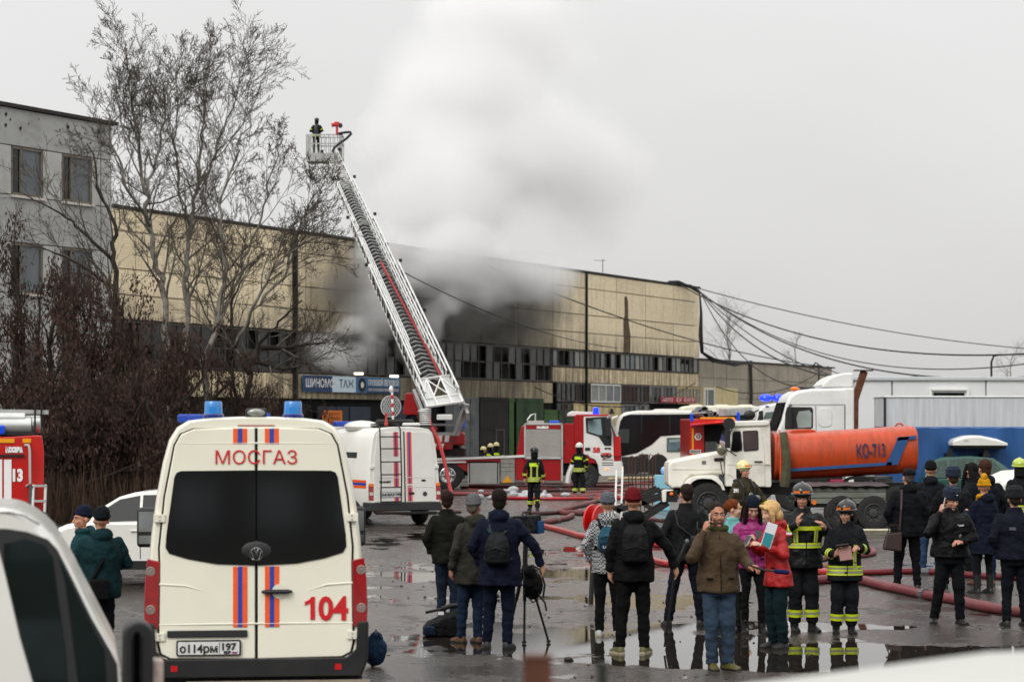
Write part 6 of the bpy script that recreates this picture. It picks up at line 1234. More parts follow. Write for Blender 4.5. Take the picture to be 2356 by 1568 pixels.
# pebbles and grit
vs_ = []; b = MB(); base = MB().ell((0, 0, 0), (1, 1, .6), 5, 3)
for i in range(1500):
    y = rg.uniform(23, 60); x = rg.uniform(-.25, .25)*y; 
    if mnoise.noise(Vector((x*.35, y*.35, 3))) < -.05: continue
    s = rg.uniform(.006, .02)*(1+2*(rg.random() < .03)); n0 = len(b.v); b.v += [(x+v[0]*s*rg.uniform(.7, 1.3), y+v[1]*s*rg.uniform(.7, 1.3), v[2]*s+s*.3) for v in base.v]; b.f += [tuple(n0+i_ for i_ in f_) for f_ in base.f]; b.m += [0]*len(base.f)
tag(b.build('grit', mat('wet_grit', '#2a2622', .5, var=.4), ang=0, fix=False), 'loose wet stones and grit scattered over the asphalt', 'grit', kind='stuff')
# ---------- people ----------
TX = bpy.data.textures.new('folds', 'CLOUDS'); TX.noise_scale = .09; TX.noise_depth = 2
TX2 = bpy.data.textures.new('folds_big', 'CLOUDS'); TX2.noise_scale = .2; TX2.noise_depth = 1
def remesh(o, vox, disp=0, sm=2, tex=None):
    m = o.modifiers.new('union', 'REMESH'); m.mode = 'VOXEL'; m.voxel_size = vox; m.use_smooth_shade = True
    if sm: q = o.modifiers.new('soften', 'SMOOTH'); q.iterations = sm; q.factor = .5
    if disp: d = o.modifiers.new('folds', 'DISPLACE'); d.texture = tex or TX; d.strength = disp; d.mid_level = .5
    return o
def skinm(c): return mat('skin_'+c, c, .5, var=.06, scale=30, spec=.4)
def cloth(c, r=.9, bump=.8, bs=15, var=.25):
    q = lin(c); k_ = .62 if max(q[:3]) < .04 else .85; return mat('cloth_%s_%d' % (c, r*100), tuple(v*k_ for v in q[:3]), r, var=var, scale=9, bump=bump, bscale=bs, spec=.18)
def interp(J, z):
    if z <= J[0][0]: return J[0][1:]
    for a, c in zip(J[:-1], J[1:]):
        if z <= c[0]:
            t = (z-a[0])/(c[0]-a[0]); t = t*t*(3-2*t); return tuple(x+(y-x)*t for x, y in zip(a[1:], c[1:]))
    return J[-1][1:]
POSE = {'down': ((.25, .03, 1.16), (.262, -.05, .92), (0, -.15, -1)), 'phone': ((.31, -.17, 1.22), (.165, -.15, 1.50), (-.35, .15, 1)), 'hold': ((.28, -.02, 1.17), (.12, -.29, 1.20), (-.5, -.8, .15)),
        'pocket': ((.295, .07, 1.17), (.225, -.03, .97), (-.3, -.5, -.8)), 'front': ((.30, .0, 1.17), (.10, -.24, 1.10), (-1, -.3, .1)), 'fist': ((.31, -.05, 1.18), (.16, -.26, 1.36), (-.3, -.1, 1)), 'read': ((.27, -.06, 1.16), (.13, -.30, 1.27), (-.6, -.7, .3)),
        'mic': ((.30, -.02, 1.18), (.30, -.27, 1.12), (.6, -.8, 0)), 'out': ((.36, -.05, 1.18), (.46, -.12, .96), (.2, -.2, -1)), 'walk': ((.28, .14, 1.18), (.27, .12, .95), (0, -.1, -1)), 'side': ((.30, .10, 1.17), (.36, -.08, 1.02), (.2, -.8, -.5))}
COAT = lambda hem, k=1: [(hem, .205*k, .15*k, 0), (1.0, .2*k, .142*k, 0), (1.12, .19*k, .135*k, 0), (1.26, .205*k, .145*k, 0), (1.37, .205*k, .138*k, 0), (1.43, .17*k, .118*k, .005), (1.48, .11, .095, .01), (1.53, .088, .086, .012), (1.565, .08, .08, .012)]
yel = mat('reflective_yellow', '#b9c81c', .45, var=.08, scale=20, emit=0); sil = mat('reflective_silver', '#8f918a', .35, .2, var=.1)
def person(label, dx, fy, ty, face=180, hat=None, hair=('short', '#241b16'), skin='#b98a70', jacket='#15181c', hem=.86, k=1.0, fat=1.0, pants='#16171a', pr=1.0, shoes='#141414', L='down', Rr='down', feet=((.11, 0, 8), (-.11, 0, -8)), leanx=0, leany=0, turn=0, nod=0,
           hood=None, puff=0, detail=0, boots=False, jr=.85, collar=True, stripes=None, extra=None, skirt=False, bald=0, scarf=None, group=None):
    Y = GY(fy); ppm = FP/Y; add = {'beanie': .02, 'ushanka': .05, 'helmet': .05, 'cap': .015, 'whelmet': .05}.get(hat[0], .02) if hat else .01
    h = 2.6-(ty-HOR)/ppm; sc = h/(1.80+add); k = k*.95; fat = fat*1.05; pr = pr*1.1; g = G(dx, fy)
    rs = random.Random(label); leanx += rs.uniform(-.035, .035); turn += rs.uniform(-9, 9); feet = tuple((a_*rs.uniform(.8, 1.25), b_+rs.uniform(-.05, .05), c_+rs.uniform(-12, 12)) for a_, b_, c_ in feet)
    root = thing('person', label, 'person', (g.x, g.y, 0), R(face), group, sc); root.location.z = 0
    SH = Matrix(((1, 0, leanx, -.95*leanx), (0, 1, leany, -.95*leany), (0, 0, 1, 0), (0, 0, 0, 1))); I = Matrix.Identity(4)
    HM = SH @ Matrix.Translation((0, 0, 1.52)) @ Matrix.Rotation(R(turn), 4, 'Z') @ Matrix.Rotation(R(nod), 4, 'X') @ Matrix.Scale(1.09, 4) @ Matrix.Translation((0, 0, -1.528))
    vox = .0065 if detail else .012
    # body
    b = MB(); b.M = SH; rings = []
    for z, hw, hd in ((.86, .13, .10), (1.0, .125, .09), (1.15, .125, .085), (1.3, .15, .10), (1.40, .15, .09), (1.45, .09, .07), (1.49, .06, .06)): rings.append([(hw*k*cos(a), hd*sin(a), z) for a in [2*pi*i/14 for i in range(14)]])
    b.loft(rings); b.tube([(0, .012, 1.44), (0, .008, 1.52), (0, -.005, 1.58)], [.056, .053, .052], 12, ball=True)
    wr_ = {}
    for s, po in ((1, L), (-1, Rr)):
        e, w_, hd = POSE[po] if isinstance(po, str) else po
        e = Vector((e[0]*s*k, e[1], e[2])); w_ = Vector((w_[0]*s, w_[1], w_[2])); hd = Vector((hd[0]*s, hd[1], hd[2])).normalized(); wr_[s] = (e, w_, hd)
        b.tube([(s*.15*k, 0, 1.40), e, w_], [.05, .04, .028], 10, ball=True)
        # hand: palm, four fingers of different length bent at the knuckles, thumb from the side
        n = Vector((-s, 0, 0)) if abs(hd.z) > .6 else Vector((0, 0, -1)); n = (n-hd*n.dot(hd)).normalized(); sd = hd.cross(n).normalized()
        b.tube([w_, w_+hd*.045, w_+hd*.09], [.026, .033, .03], 8, ball=True)
        for f_ in (-1.5, -.5, .5, 1.5):
            p0 = w_+hd*.085+sd*f_*.019; ln = (.075, .085, .08, .062)[int(f_+1.5)]; cu = .5 if not isinstance(po, str) or po in ('down', 'walk', 'out') else 1.1
            p1 = p0+(hd*cos(cu*.5)+n*sin(cu*.5))*ln*.45; p2 = p1+(hd*cos(cu*1.1)+n*sin(cu*1.1))*ln*.32; p3 = p2+(hd*cos(cu*1.6)+n*sin(cu*1.6))*ln*.25
            b.tube([p0-hd*.02, p0, p1, p2, p3], [.010, .0105, .0095, .0085, .0075], 6, ball=True)
        ts = -1 if sd.y > 0 else 1
        b.tube([w_+hd*.025+sd*ts*.02, w_+hd*.055+sd*ts*.042+n*.012, w_+hd*.085+sd*ts*.045+n*.03], [.013, .012, .009], 6, ball=True)
    for s, ft in zip((1, -1), feet):
        kn = Vector(((ft[0]+s*.085)/2*1.02, ft[1]*.45-.03, .49)); b.M = I
        b.tube([(s*.085, 0, .90), kn, (ft[0], ft[1], .09)], [.07, .05*min(pr, 1), .034*min(pr, 1)], 10, ball=True)
    b.M = HM
    b.ell((0, .012, 1.695), (.074, .094, .088), 18, 12); b.ell((0, -.022, 1.625), (.058, .072, .078), 16, 10); b.ell((0, -.066, 1.562), (.026, .022, .02), 10, 6)
    b.tube([(0, -.088, 1.672), (0, -.104, 1.645), (0, -.112, 1.630)], [.008, .011, .014], 8, ball=True); b.ell((0, -.098, 1.626), (.018, .014, .009), 8, 6)
    b.ell((0, -.080, 1.688), (.048, .014, .010), 10, 6); b.ell((0, -.088, 1.598), (.022, .010, .006), 10, 5); b.ell((0, -.087, 1.588), (.019, .010, .006), 10, 5)
    for s in (-1, 1):
        b.ell((s*.038, -.068, 1.632), (.02, .02, .022), 8, 6); b.ell((s*.077, .012, 1.652), (.009, .018, .031), 8, 8)
    remesh(b.build('body', skinm(skin), root, ang=0), vox, 0, 1)
    if detail:
        for s in (-1, 1):
            k2 = MB(); k2.M = HM; k2.ell((s*.031, -.083, 1.667), (.0155, .008, .008), 10, 6); ey = k2.build('eye', mat('eye_white', '#b8aea6', .3, var=0), root, ang=0)
            k2 = MB(); k2.M = HM; k2.ell((s*.031, -.089, 1.667), (.0065, .004, .0065), 8, 5); k2.build('iris', mat('iris_dark', '#1c1410', .2, var=0), ey, ang=0)
            k2 = MB(); k2.M = HM; k2.tube([(s*.013, -.094, 1.684), (s*.032, -.093, 1.689), (s*.05, -.082, 1.682)], [.004, .0055, .003], 5); k2.build('eyebrow', mat('brow', '#2a1d16', .9, var=0), root, ang=0)
        k2 = MB(); k2.M = HM; k2.tube([(-.022, -.092, 1.592), (0, -.0985, 1.593), (.022, -.092, 1.592)], [.003, .0045, .003], 6); k2.build('mouth', mat('lips', '#7a3d36', .5, var=0), root, ang=0)
        if detail == 2:
            k2 = MB(); k2.M = HM; k2.ell((0, -.028, 1.598), (.0595, .068, .055), 14, 8); k2.build('stubble', mat('stubble', '#5e453a', .9, var=.3, scale=60), root, ang=0)
    # trousers
    pm_ = cloth(pants) if isinstance(pants, str) else pants
    b = MB(); rings = []
    for z, hw, hd in ((.80, .15, .11), (.88, .168, .122), (.95, .16, .118), (1.04, .15, .11)): rings.append([(hw*k*fat*cos(a), hd*fat*sin(a), z) for a in [2*pi*i/16 for i in range(16)]])
    b.loft(rings)
    for s, ft in zip((1, -1), feet):
        A = Vector((s*.088, 0, .88)); kn = Vector(((ft[0]+s*.085)/2*1.02, ft[1]*.45-.03, .49)); Bq = Vector((ft[0], ft[1]+.005, .115 if boots else .065)); pts, rr = [], []
        for i in range(9): t = i/8; pts.append(A.lerp(kn, t)); rr.append((.092*(1-t)+.066*t*pr)*fat**.5*(1+.03*sin(i*2.1)))
        for i in range(1, 13): t = i/12; pts.append(kn.lerp(Bq, t)); rr.append((.064*(1-t)+.052*t)*pr*(1+(.05+.05*t)*sin(i*2.4+s)))
        b.tube(pts, rr, 12)
    if skirt: pass
    remesh(b.build('trousers', pm_, root, ang=0), .013, .032, 2)
    # shoes
    sm_ = mat('shoe_'+shoes, shoes, .5, var=.2, scale=20)
    for s, ft in zip((1, -1), feet):
        k2 = MB(); k2.M = Matrix.Translation((ft[0], ft[1], 0)) @ Matrix.Rotation(R(ft[2]), 4, 'Z'); rings = []
        for y, wd, hg in ((.075, .026, .05), (.06, .036, .085), (.0, .042, .10), (-.05, .044, .085), (-.10, .05, .062), (-.15, .046, .05), (-.18, .026, .035)):
            rings.append([(-wd, y, .012), (-wd*1.02, y, hg*.5), (-wd*.7, y, hg*.9), (0, y, hg), (wd*.7, y, hg*.9), (wd*1.02, y, hg*.5), (wd, y, .012), (0, y, .008)])
        k2.loft(rings)
        if boots: k2.tube([(0, .01, .05), (0, .015, .3)], [.052, .062], 12)
        so2 = k2.build('boot' if boots else 'shoe', sm_, root, ang=50)
        k2 = MB(); k2.M = Matrix.Translation((ft[0], ft[1], 0)) @ Matrix.Rotation(R(ft[2]), 4, 'Z'); k2.prism([(-.03, .08), (.03, .08), (.045, .0), (.052, -.1), (.045, -.16), (.02, -.187), (-.02, -.187), (-.045, -.16), (-.052, -.1), (-.045, 0)], 0, .02, 'z'); k2.build('sole', black_f if shoes not in ('#b9b9b4', '#5d5c38', '#3a372c') else mat('pale_sole', '#a59a86', .7, var=.1), so2)
    # jacket
    jm = cloth(jacket, jr) if isinstance(jacket, str) else jacket; J = [(z, hw*fat, hd*fat, yo) for z, hw, hd, yo in COAT(hem, k)]
    if hem < .8: J[0] = (hem, J[0][1]*1.08, J[0][2]*1.15, 0)
    b = MB(); b.M = SH; rings = []; n = int((1.565-hem)/.025)
    for i in range(n+1):
        z = hem+(1.565-hem)*i/n; hw, hd, yo = interp(J, z); pf = puff*abs(sin(z*pi/.085)) if z < 1.45 else 0
        rings.append([((hw+pf)*cos(a), (hd+pf)*sin(a)+yo, z) for a in [2*pi*i_/22 for i_ in range(22)]])
    b.loft(rings)
    sl = .078*(.9+.1*k)*fat**.5
    for s in (1, -1):
        e, w_, hd = wr_[s]; S0_ = Vector((s*.155*k*fat**.5, .0, 1.405)); pts, rr = [], []
        for i in range(9): t = i/8; pts.append(S0_.lerp(e, t)); rr.append((sl*(1-t)+.062*t)*(1+.03*sin(i*2.3+s))+puff*abs(sin(i*1.1)))
        for i in range(1, 9): t = i/8; pts.append(e.lerp(w_+hd*.01, t)); rr.append((.062*(1-t)+.047*t)*(1+.05*sin(i*2.2))+puff*abs(sin(i*1.1)))
        b.tube(pts, rr, 14, ball=False); b.ell(S0_, (sl*1.0,)*3, 10, 8); b.ell(e, (.063,)*3, 10, 8)
    if hood: b.ell((0, .095, 1.50), (.125, .075, .085), 14, 8); b.tube([(cos(a)*.10, .02+sin(a)*.085, 1.525+.02*sin(a)) for a in [2*pi*i/16 for i in range(17)]], .032, 8)
    elif collar: b.tube([(cos(a)*.078, .012+sin(a)*.075, 1.54) for a in [2*pi*i/16 for i in range(17)]], .02, 8)
    q = remesh(b.build('jacket', jm, root, ang=0), .0125, .045, 2, TX2); d = q.modifiers.new('creases', 'DISPLACE'); d.texture = TX; d.strength = .028; d.mid_level = .5
    def band(z0, z1, m=yel, a0=0, a1=360, off=.014, name='reflective_stripe'):
        k2 = MB(); k2.M = SH; nn = 28; rings = []
        for i in range(3):
            z = z0+(z1-z0)*i/2; hw, hd, yo = interp(J, z); rings.append([((hw+off)*cos(R(a0+(a1-a0)*j/nn)), (hd+off)*sin(R(a0+(a1-a0)*j/nn))+yo, z) for j in range(nn+1)])
        k2.loft(rings, caps=False, closed=False); return k2.build(name, m, root, ang=0)
    dk_ = cloth('#0c0c0d')
    band(hem+.02, 1.46, dk_, 268.8, 271.2, .016, 'zip')
    for a_ in (232, 290): band(max(hem+.12, .98), max(hem+.12, .98)+.022, dk_, a_, a_+18, .016, 'pocket')
    def limb(p, q, t0, t1, r, m=yel, M_=SH):
        p, q = Vector(p), Vector(q); k2 = MB(); k2.M = M_; k2.tube([p.lerp(q, t0), p.lerp(q, t1)], r, 14, False); return k2.build('reflective_stripe', m, root, ang=0)
    if stripes:
        hemz = max(hem, .80)
        for z0, z1, m in ((hemz+.02, hemz+.045, yel), (hemz+.05, hemz+.07, sil), (hemz+.075, hemz+.10, yel), (hemz+.105, hemz+.12, sil), (hemz+.125, hemz+.15, yel)) if 'hem' in stripes else (): band(z0, z1, m)
        if 'chest' in stripes: band(1.27, 1.32); 
        if 'waist' in stripes: band(1.05, 1.075); band(1.075, 1.09, sil); band(1.09, 1.115)
        for a in stripes.get('vert', ()) if isinstance(stripes, dict) else ():
            band(stripes.get('v0', hemz+.15), stripes.get('v1', 1.3), yel, a-7, a-2.5); band(stripes.get('v0', hemz+.15), stripes.get('v1', 1.3), sil, a-2.5, a+2.5, .0135); band(stripes.get('v0', hemz+.15), stripes.get('v1', 1.3), yel, a+2.5, a+7)
        if 'plate' in stripes: band(1.28, 1.38, mat('back_panel', '#b6d21a', .5, var=.1), 50, 130); 
        if 'arms' in stripes:
            for s in (1, -1):
                e, w_, hd = wr_[s]; S0_ = Vector((s*.155*k, 0, 1.405)); 
                if 'upper' in stripes: limb(S0_, e, .62, .78, .085)
                limb(e, w_, .42, .52, .072); limb(e, w_, .52, .6, .071, sil); limb(e, w_, .6, .7, .070)
        if 'legs' in stripes:
            for s, ft in zip((1, -1), feet):
                kn = Vector(((ft[0]+s*.085)/2*1.02, ft[1]*.45-.03, .49)); Bq = Vector((ft[0], ft[1], .065)); limb(kn, Bq, .48, .56, .082*pr**.5, yel, I); limb(kn, Bq, .56, .62, .081*pr**.5, sil, I); limb(kn, Bq, .62, .70, .08*pr**.5, yel, I)
    # hair
    if hair:
        hk, hc = hair; hm_ = mat('hair_'+hc, tuple(v*.6 for v in lin(hc)[:3]) if lin(hc)[0] < .2 else hc, .8, var=.35, scale=20, stretch=(3, 3, .6), bump=.6, bscale=30, spec=.2); b = MB(); b.M = HM
        if hk == 'short': b.ell((0, .027, 1.712), (.085, .1, .092), 18, 12); b.ell((0, .062, 1.65), (.072, .05, .075), 12, 8)
        elif hk == 'crop': b.ell((0, .024, 1.706), (.081, .097, .0885), 18, 12); b.ell((0, .062, 1.655), (.068, .046, .068), 12, 8)
        elif hk == 'bob':
            b.ell((0, .03, 1.70), (.098, .105, .098), 18, 12); b.ell((0, .06, 1.62), (.095, .08, .09), 14, 10)
            for s in (-1, 1): b.tube([(s*.075, -.03, 1.73), (s*.09, -.035, 1.65), (s*.08, -.04, 1.57)], [.03, .032, .022], 10, ball=True)
            b.tube([(-.05, -.07, 1.75), (.02, -.085, 1.745), (.07, -.06, 1.72)], .024, 8, ball=True)
        elif hk == 'long':
            b.ell((0, .03, 1.70), (.09, .10, .09), 16, 10)
            for a in range(-4, 5): x = a*.02; b.tube([(x*.9, .06, 1.72), (x*1.05, .10, 1.6), (x*1.1, .125, 1.45), (x*1.0, .12, 1.32+.02*abs(a))], [.03, .035, .033, .02], 8, ball=True)
            for s in (-1, 1): b.tube([(s*.07, -.01, 1.74), (s*.088, -.03, 1.63), (s*.095, -.06, 1.5), (s*.085, -.09, 1.36)], [.03, .032, .032, .018], 8, ball=True)
        elif hk == 'pony': b.ell((0, .025, 1.705), (.086, .1, .09), 16, 10); b.ell((.0, .115, 1.68), (.035, .04, .045), 10, 8); b.tube([(0, .12, 1.68), (0, .15, 1.6), (0, .13, 1.5)], [.03, .035, .015], 8, ball=True)
        remesh(b.build('hair', hm_, root, ang=0), .010, .014, 1)
    if hat:
        hk = hat[0]; hm_ = hat[1] if not isinstance(hat[1], str) else cloth(hat[1], .9, .5, 40); b = MB(); b.M = HM
        if hk == 'beanie':
            b.ell((0, .022, 1.728), (.088, .104, .098), 18, 12)
            b.tube([(cos(a)*.079, .02+sin(a)*.094, 1.712+.012*(-sin(a))) for a in [2*pi*i/18 for i in range(19)]], .016, 8); o = remesh(b.build('hat', hm_, root, ang=0), .009, .008, 1)
        elif hk == 'tall':
            b.ell((0, .03, 1.74), (.09, .105, .085), 18, 12); b.ell((0, .07, 1.82), (.05, .06, .06), 12, 8); b.tube([(cos(a)*.083, .018+sin(a)*.098, 1.705) for a in [2*pi*i/18 for i in range(19)]], .024, 8); o = remesh(b.build('hat', hm_, root, ang=0), .009, .006, 1)
        elif hk == 'ushanka':
            k2 = [[(rx*cos(a), .01+ry*sin(a), z) for a in [2*pi*i/20 for i in range(20)]] for z, rx, ry in ((1.68, .098, .115), (1.70, .108, .125), (1.79, .105, .122), (1.80, .09, .105), (1.83, .075, .09))]
            b.loft(k2); o = remesh(b.build('fur_hat', hm_, root, ang=0), .009, .012, 1); 
            c2 = MB(); c2.M = HM; c2.ell((0, -.122, 1.75), (.012, .006, .014), 8, 5); c2.build('cap_badge', chrome, o)
        elif hk == 'cap': b.ell((0, .02, 1.73), (.092, .115, .065), 18, 10); b.ell((0, -.09, 1.71), (.06, .05, .012), 12, 5); remesh(b.build('cap', hm_, root, ang=0), .009, 0, 1)
        elif hk == 'helmet':
            b.ell((0, .02, 1.735), (.117, .142, .105), 24, 14); b.tube([(0, -.1, 1.79), (0, -.02, 1.838), (0, .08, 1.832), (0, .15, 1.76)], [.012, .016, .016, .012], 8, ball=True)
            o = b.build('helmet', hat[1], root, ang=0)
            c2 = MB(); c2.M = HM; c2.loft([[(.117*cos(a)*q, .015+.146*sin(a)*q, z-.012*sin(a)) for a in [2*pi*i/24 for i in range(24)]] for q, z in ((1.0, 1.725), (1.10, 1.712), (1.10, 1.707), (1.0, 1.717))]); c2.build('brim', hat[1], o)
            c2 = MB(); c2.M = HM; c2.loft([[(.095*cos(a), .05+.10*sin(a), z) for a in [R(-20)+R(220)*i/14 for i in range(15)]] for z in (1.70, 1.60, 1.54)], caps=False, closed=False); c2.build('neck_guard', cloth('#1a1a1c'), o)
            for s in (-1, 1):
                c2 = MB(); c2.M = HM; c2.loft([[(s*(.015+.0*i)+s*.075*i/4, -.145+.05*(i/4)**2+.02*(z-1.72), z) for i in range(5)] for z in (1.735, 1.762)], caps=False, closed=False); c2.build('helmet_stripe', hat[2] if len(hat) > 2 else ambr, o)
    if scarf: b = MB(); b.M = SH; b.tube([(cos(a)*.098, .0+sin(a)*.095, 1.53+.01*sin(3*a)) for a in [2*pi*i/18 for i in range(19)]], .036, 8); b.tube([(.04, -.1, 1.52), (.06, -.15, 1.38), (.07, -.155, 1.15)], [.03, .035, .03], 8); remesh(b.build('scarf', cloth(scarf), root, ang=0), .011, .01, 1)
    if extra: extra(root, SH, wr_, J, HM, sc, interp)
    return root
def backpack(label, root, col, w_=.15, z0=1.02, z1=1.42, yo=.13, d=.14, strap='#15161a', cat='backpack'):
    bp = thing('backpack', label, cat, tuple(root.location), root.rotation_euler.z, None, root.scale[0]); b = MB()
    b.loft([[(ww*x, yo+dd*y, z) for x, y in ((-1, 0), (-.95, .7), (-.6, 1), (.6, 1), (.95, .7), (1, 0))] for z, ww, dd in ((z0, w_*.8, d*.6), (z0+.03, w_, d), (z0+.2, w_*1.02, d*1.05), (z1-.1, w_*.9, d*.9), (z1-.02, w_*.6, d*.5), (z1, w_*.3, d*.2))])
    bd = remesh(b.build('bag', cloth(col, .6), bp, ang=0), .012, .015, 1)
    k2 = MB(); k2.tube([(-w_*.75, yo+d*1.05, z0+.17), (0, yo+d*1.12, z0+.2), (w_*.75, yo+d*1.05, z0+.17)], .006, 5); k2.build('zip', darkm, bp)
    for s in (-1, 1):
        k2 = MB(); k2.beam((s*.07, yo+.02, z1-.02), (s*.11, yo-.03, z1+.02), .05, .015); k2.tube([(s*.08, yo+.02, z1-.03), (s*.11, .06, 1.475), (s*.13, -.03, 1.485), (s*.135, -.13, 1.38), (s*.15, -.15, 1.2), (s*.18, -.06, 1.08), (s*.14, yo, z0+.06)], .018, 6); k2.build('strap', cloth(strap), bp)
    return bp
def phone_at(root, label, p, rot=(0, 0, 0), case='#c9c9c9'):
    o = thing('phone', label, 'phone', tuple(root.matrix_basis @ Vector(p)), 0); o.rotation_euler = rot; pbox('case', mat('phone_'+case, case, .3, var=0), o, -.037, .037, -.005, .005, -.075, .075, bevel=.004); pbox('screen', glassd, o, -.033, .033, -.0065, -.005, -.068, .068); return o
blkh = mat('helmet_black', '#0b0b0c', .25, var=.1, coat=.4); crh = mat('helmet_cream', '#c4bd84', .3, var=.08, coat=.5); limeh = mat('helmet_lime', '#a3b53a', .28, var=.06, coat=.6); whh = mat('helmet_white', '#c9cdc4', .3, var=.05, coat=.5)
FD = cloth('#1b1d21', .9, .3)
gh = ('beanie', '#5b5c5e')
# left pair
p = person('rescuer in teal padded jacket and dark beanie, seen from behind by the near white van', 228, 1535, 1166, 200, ('beanie', '#12171c'), None, jacket='#0f3338', k=1.12, hem=.80, hood=1, pants='#12171f', L='front', Rr='front', fat=1.12)
k2 = thing('shoulder_bag', 'black shoulder bag on the back of the rescuer in the teal jacket', 'bag', tuple(p.location), p.rotation_euler.z, None, p.scale[0]); b = MB(); b.box(-.08, .14, .16, .25, .78, 1.02); b.build('bag', cloth('#131315'), k2, bevel=.03); b = MB(); b.tube([(.12, .18, 1.0), (.0, .185, 1.2), (-.12, .12, 1.42), (-.14, 0, 1.49), (-.06, -.14, 1.3)], .018, 6); b.build('strap', cloth('#131315'), k2)
person('man in navy knitted cap and teal jacket looking left beside the other teal rescuer', 190, 1510, 1164, -62, ('beanie', '#141c33'), None, skin='#b88368', jacket='#123a40', hem=.80, hood=1, L='front', Rr='front', detail=1)
person('person in a grey knitted hat mostly hidden behind the near white van', 104, 1480, 1180, 150, ('beanie', '#3a3d42'), None, jacket='#1a1c20')
# firefighters beyond
vb = {'hem': 1, 'waist': 0}
person('fireman walking away with bright yellow back panel and trouser stripes', 1229, 1174, 1027, 178, ('helmet', blkh), None, jacket=FD, pants=FD, boots=True, shoes='#101010', pr=1.25, hem=.82, L='walk', Rr='down', feet=((.10, -.16, 4), (-.10, .18, -10)), stripes={'hem': 1, 'arms': 1, 'legs': 1, 'plate': 1, 'vert': (65, 115), 'v1': 1.28})
person('fireman in white and green helmet standing at the cab of truck 58', 1333, 1142, 1018, 165, ('helmet', whh, greenl), None, jacket=FD, pants=FD, pr=1.3, hem=.84, L='read', Rr='pocket', feet=((.14, 0, 4), (-.12, .05, -4)), stripes={'hem': 1, 'arms': 1, 'upper': 1, 'legs': 1, 'plate': 1})
for lab, dx, fy, ty, fc, hm2 in (('firefighter in pale helmet behind the ladder truck deck, rightmost of the huddle', 1141, 1112, 1017, 200, crh), ('firefighter in pale helmet in the middle of the huddle behind the ladder truck deck', 1128, 1111, 1020, 150, crh), ('crouched firefighter at the left of the huddle behind the ladder truck deck', 1113, 1110, 1027, 90, crh)):
    person(lab, dx, fy, ty, fc, ('helmet', hm2), None, jacket=FD, pants=FD, stripes={'hem': 1, 'plate': 1, 'arms': 1, 'upper': 1}, L='front', Rr='front')
def at(o, P_, s=None):
    o.location = P_
    if s: o.scale = (s,)*3
o = person('firefighter in dark overalls standing in the rescue basket at the ladder tip', 726, 1110, 1000, 180, ('helmet', blkh), None, jacket=FD, pants=FD, hem=.84, L='front', Rr='front', stripes={'hem': 1, 'arms': 1, 'upper': 1}, k=1.1); P_ = W(728, 352, 117.5); at(o, P_, .98)
k2 = thing('air_cylinder', 'breathing air cylinder on the back of the basket firefighter', 'air cylinder', tuple(P_), R(180), None, .98); b = MB(); b.tube([(0, .2, 1.0), (0, .2, 1.42)], .085, 12, ball=True); b.build('cylinder', mat('cylinder_grey', '#30343c', .4), k2, ang=0); b = MB(); b.box(-.12, .12, .13, .17, .95, 1.45); b.build('back_plate', blackp, k2)
o = person('firefighter in ochre and blue helmet seated at the red ladder control seat', 945, 1126, 1000, 150, ('helmet', mat('helmet_ochre', '#7d7040', .4, var=.3), ambr), None, jacket=FD, pants=FD, L='front', Rr='front', stripes={'arms': 1}); P_ = W(946, 1042, 88.2); at(o, P_, 1.0)
o = person('firefighter in khaki suit and cream helmet 391 walking with an air set', 1712, 1287, 1060, 28, ('helmet', crh), None, skin='#b07f6c', jacket='#3d3626', pants='#3d3626', hem=.86, k=1.08, L='out', Rr='down', leany=.06, leanx=.03, stripes={'arms': 1, 'hem': 1}, detail=1, turn=15)
pq = thing('air_set', 'breathing apparatus with harness and gauge worn by the khaki firefighter', 'air set', tuple(o.location), o.rotation_euler.z, None, o.scale[0]); b = MB(); b.tube([(0, .22, 1.0), (0, .2, 1.45)], .085, 12, ball=True); b.box(-.13, .13, .13, .18, .95, 1.5); b.build('cylinder', mat('cylinder_navy', '#1a2233', .4), pq, ang=40)
b = MB()
for s in (-1, 1): b.tube([(s*.11, .1, 1.48), (s*.12, -.02, 1.50), (s*.12, -.16, 1.36), (s*.13, -.17, 1.1)], .026, 6)
b.tube([(-.2, -.12, 1.08), (0, -.19, 1.07), (.2, -.12, 1.08)], .022, 6); b.build('harness', black_f, pq); b = MB(); b.ell((.02, -.2, 1.22), (.05, .03, .05), 10, 6); b.ell((.16, -.2, 1.16), (.07, .05, .06), 10, 6); b.build('gauge', mat('gauge_metal', '#6b6f6c', .3, .5), pq)
text('391', whitef, pq, -.29, 1.27, .07, -.08, .1, face=R(-60), bold=.004)
# left group of reporters
person('man in a dark olive padded jacket, leftmost of the three onlookers by the tripod', 1030, 1432, 1128, 178, None, ('short', '#2a1a14'), jacket='#14160f', hem=.82, fat=1.06, pants='#1a2536', L='pocket', Rr='pocket', puff=.006, feet=((.08, 0, 5), (-.1, 0, -5)))
person('bearded man in long grey coat and grey beanie, between olive jacket and navy parka', 1088, 1478, 1137, 205, ('beanie', '#5d5e60'), ('crop', '#6b6258'), skin='#a5705c', jacket='#37352f', hem=.72, hood=1, fat=1.02, pants='#1d2a40', shoes='#5a3c24', turn=-55, L='down', Rr='pocket', scarf=None, detail=1, feet=((.14, -.05, 20), (-.06, 0, -10)))
p9 = person('tall man in a navy parka with a dark backpack, one hand on the tripod', 1150, 1492, 1124, 172, None, ('short', '#1e1512'), jacket='#10152c', hem=.72, hood=1, fat=1.08, k=1.08, pants='#141e33', shoes='#23252b', L='pocket', Rr='out', feet=((.13, 0, 4), (-.1, 0, -4)))
backpack('smooth dark grey leather backpack on the navy parka', p9, '#14191b', .14, .96, 1.34, .155, .13, '#2c3a40')
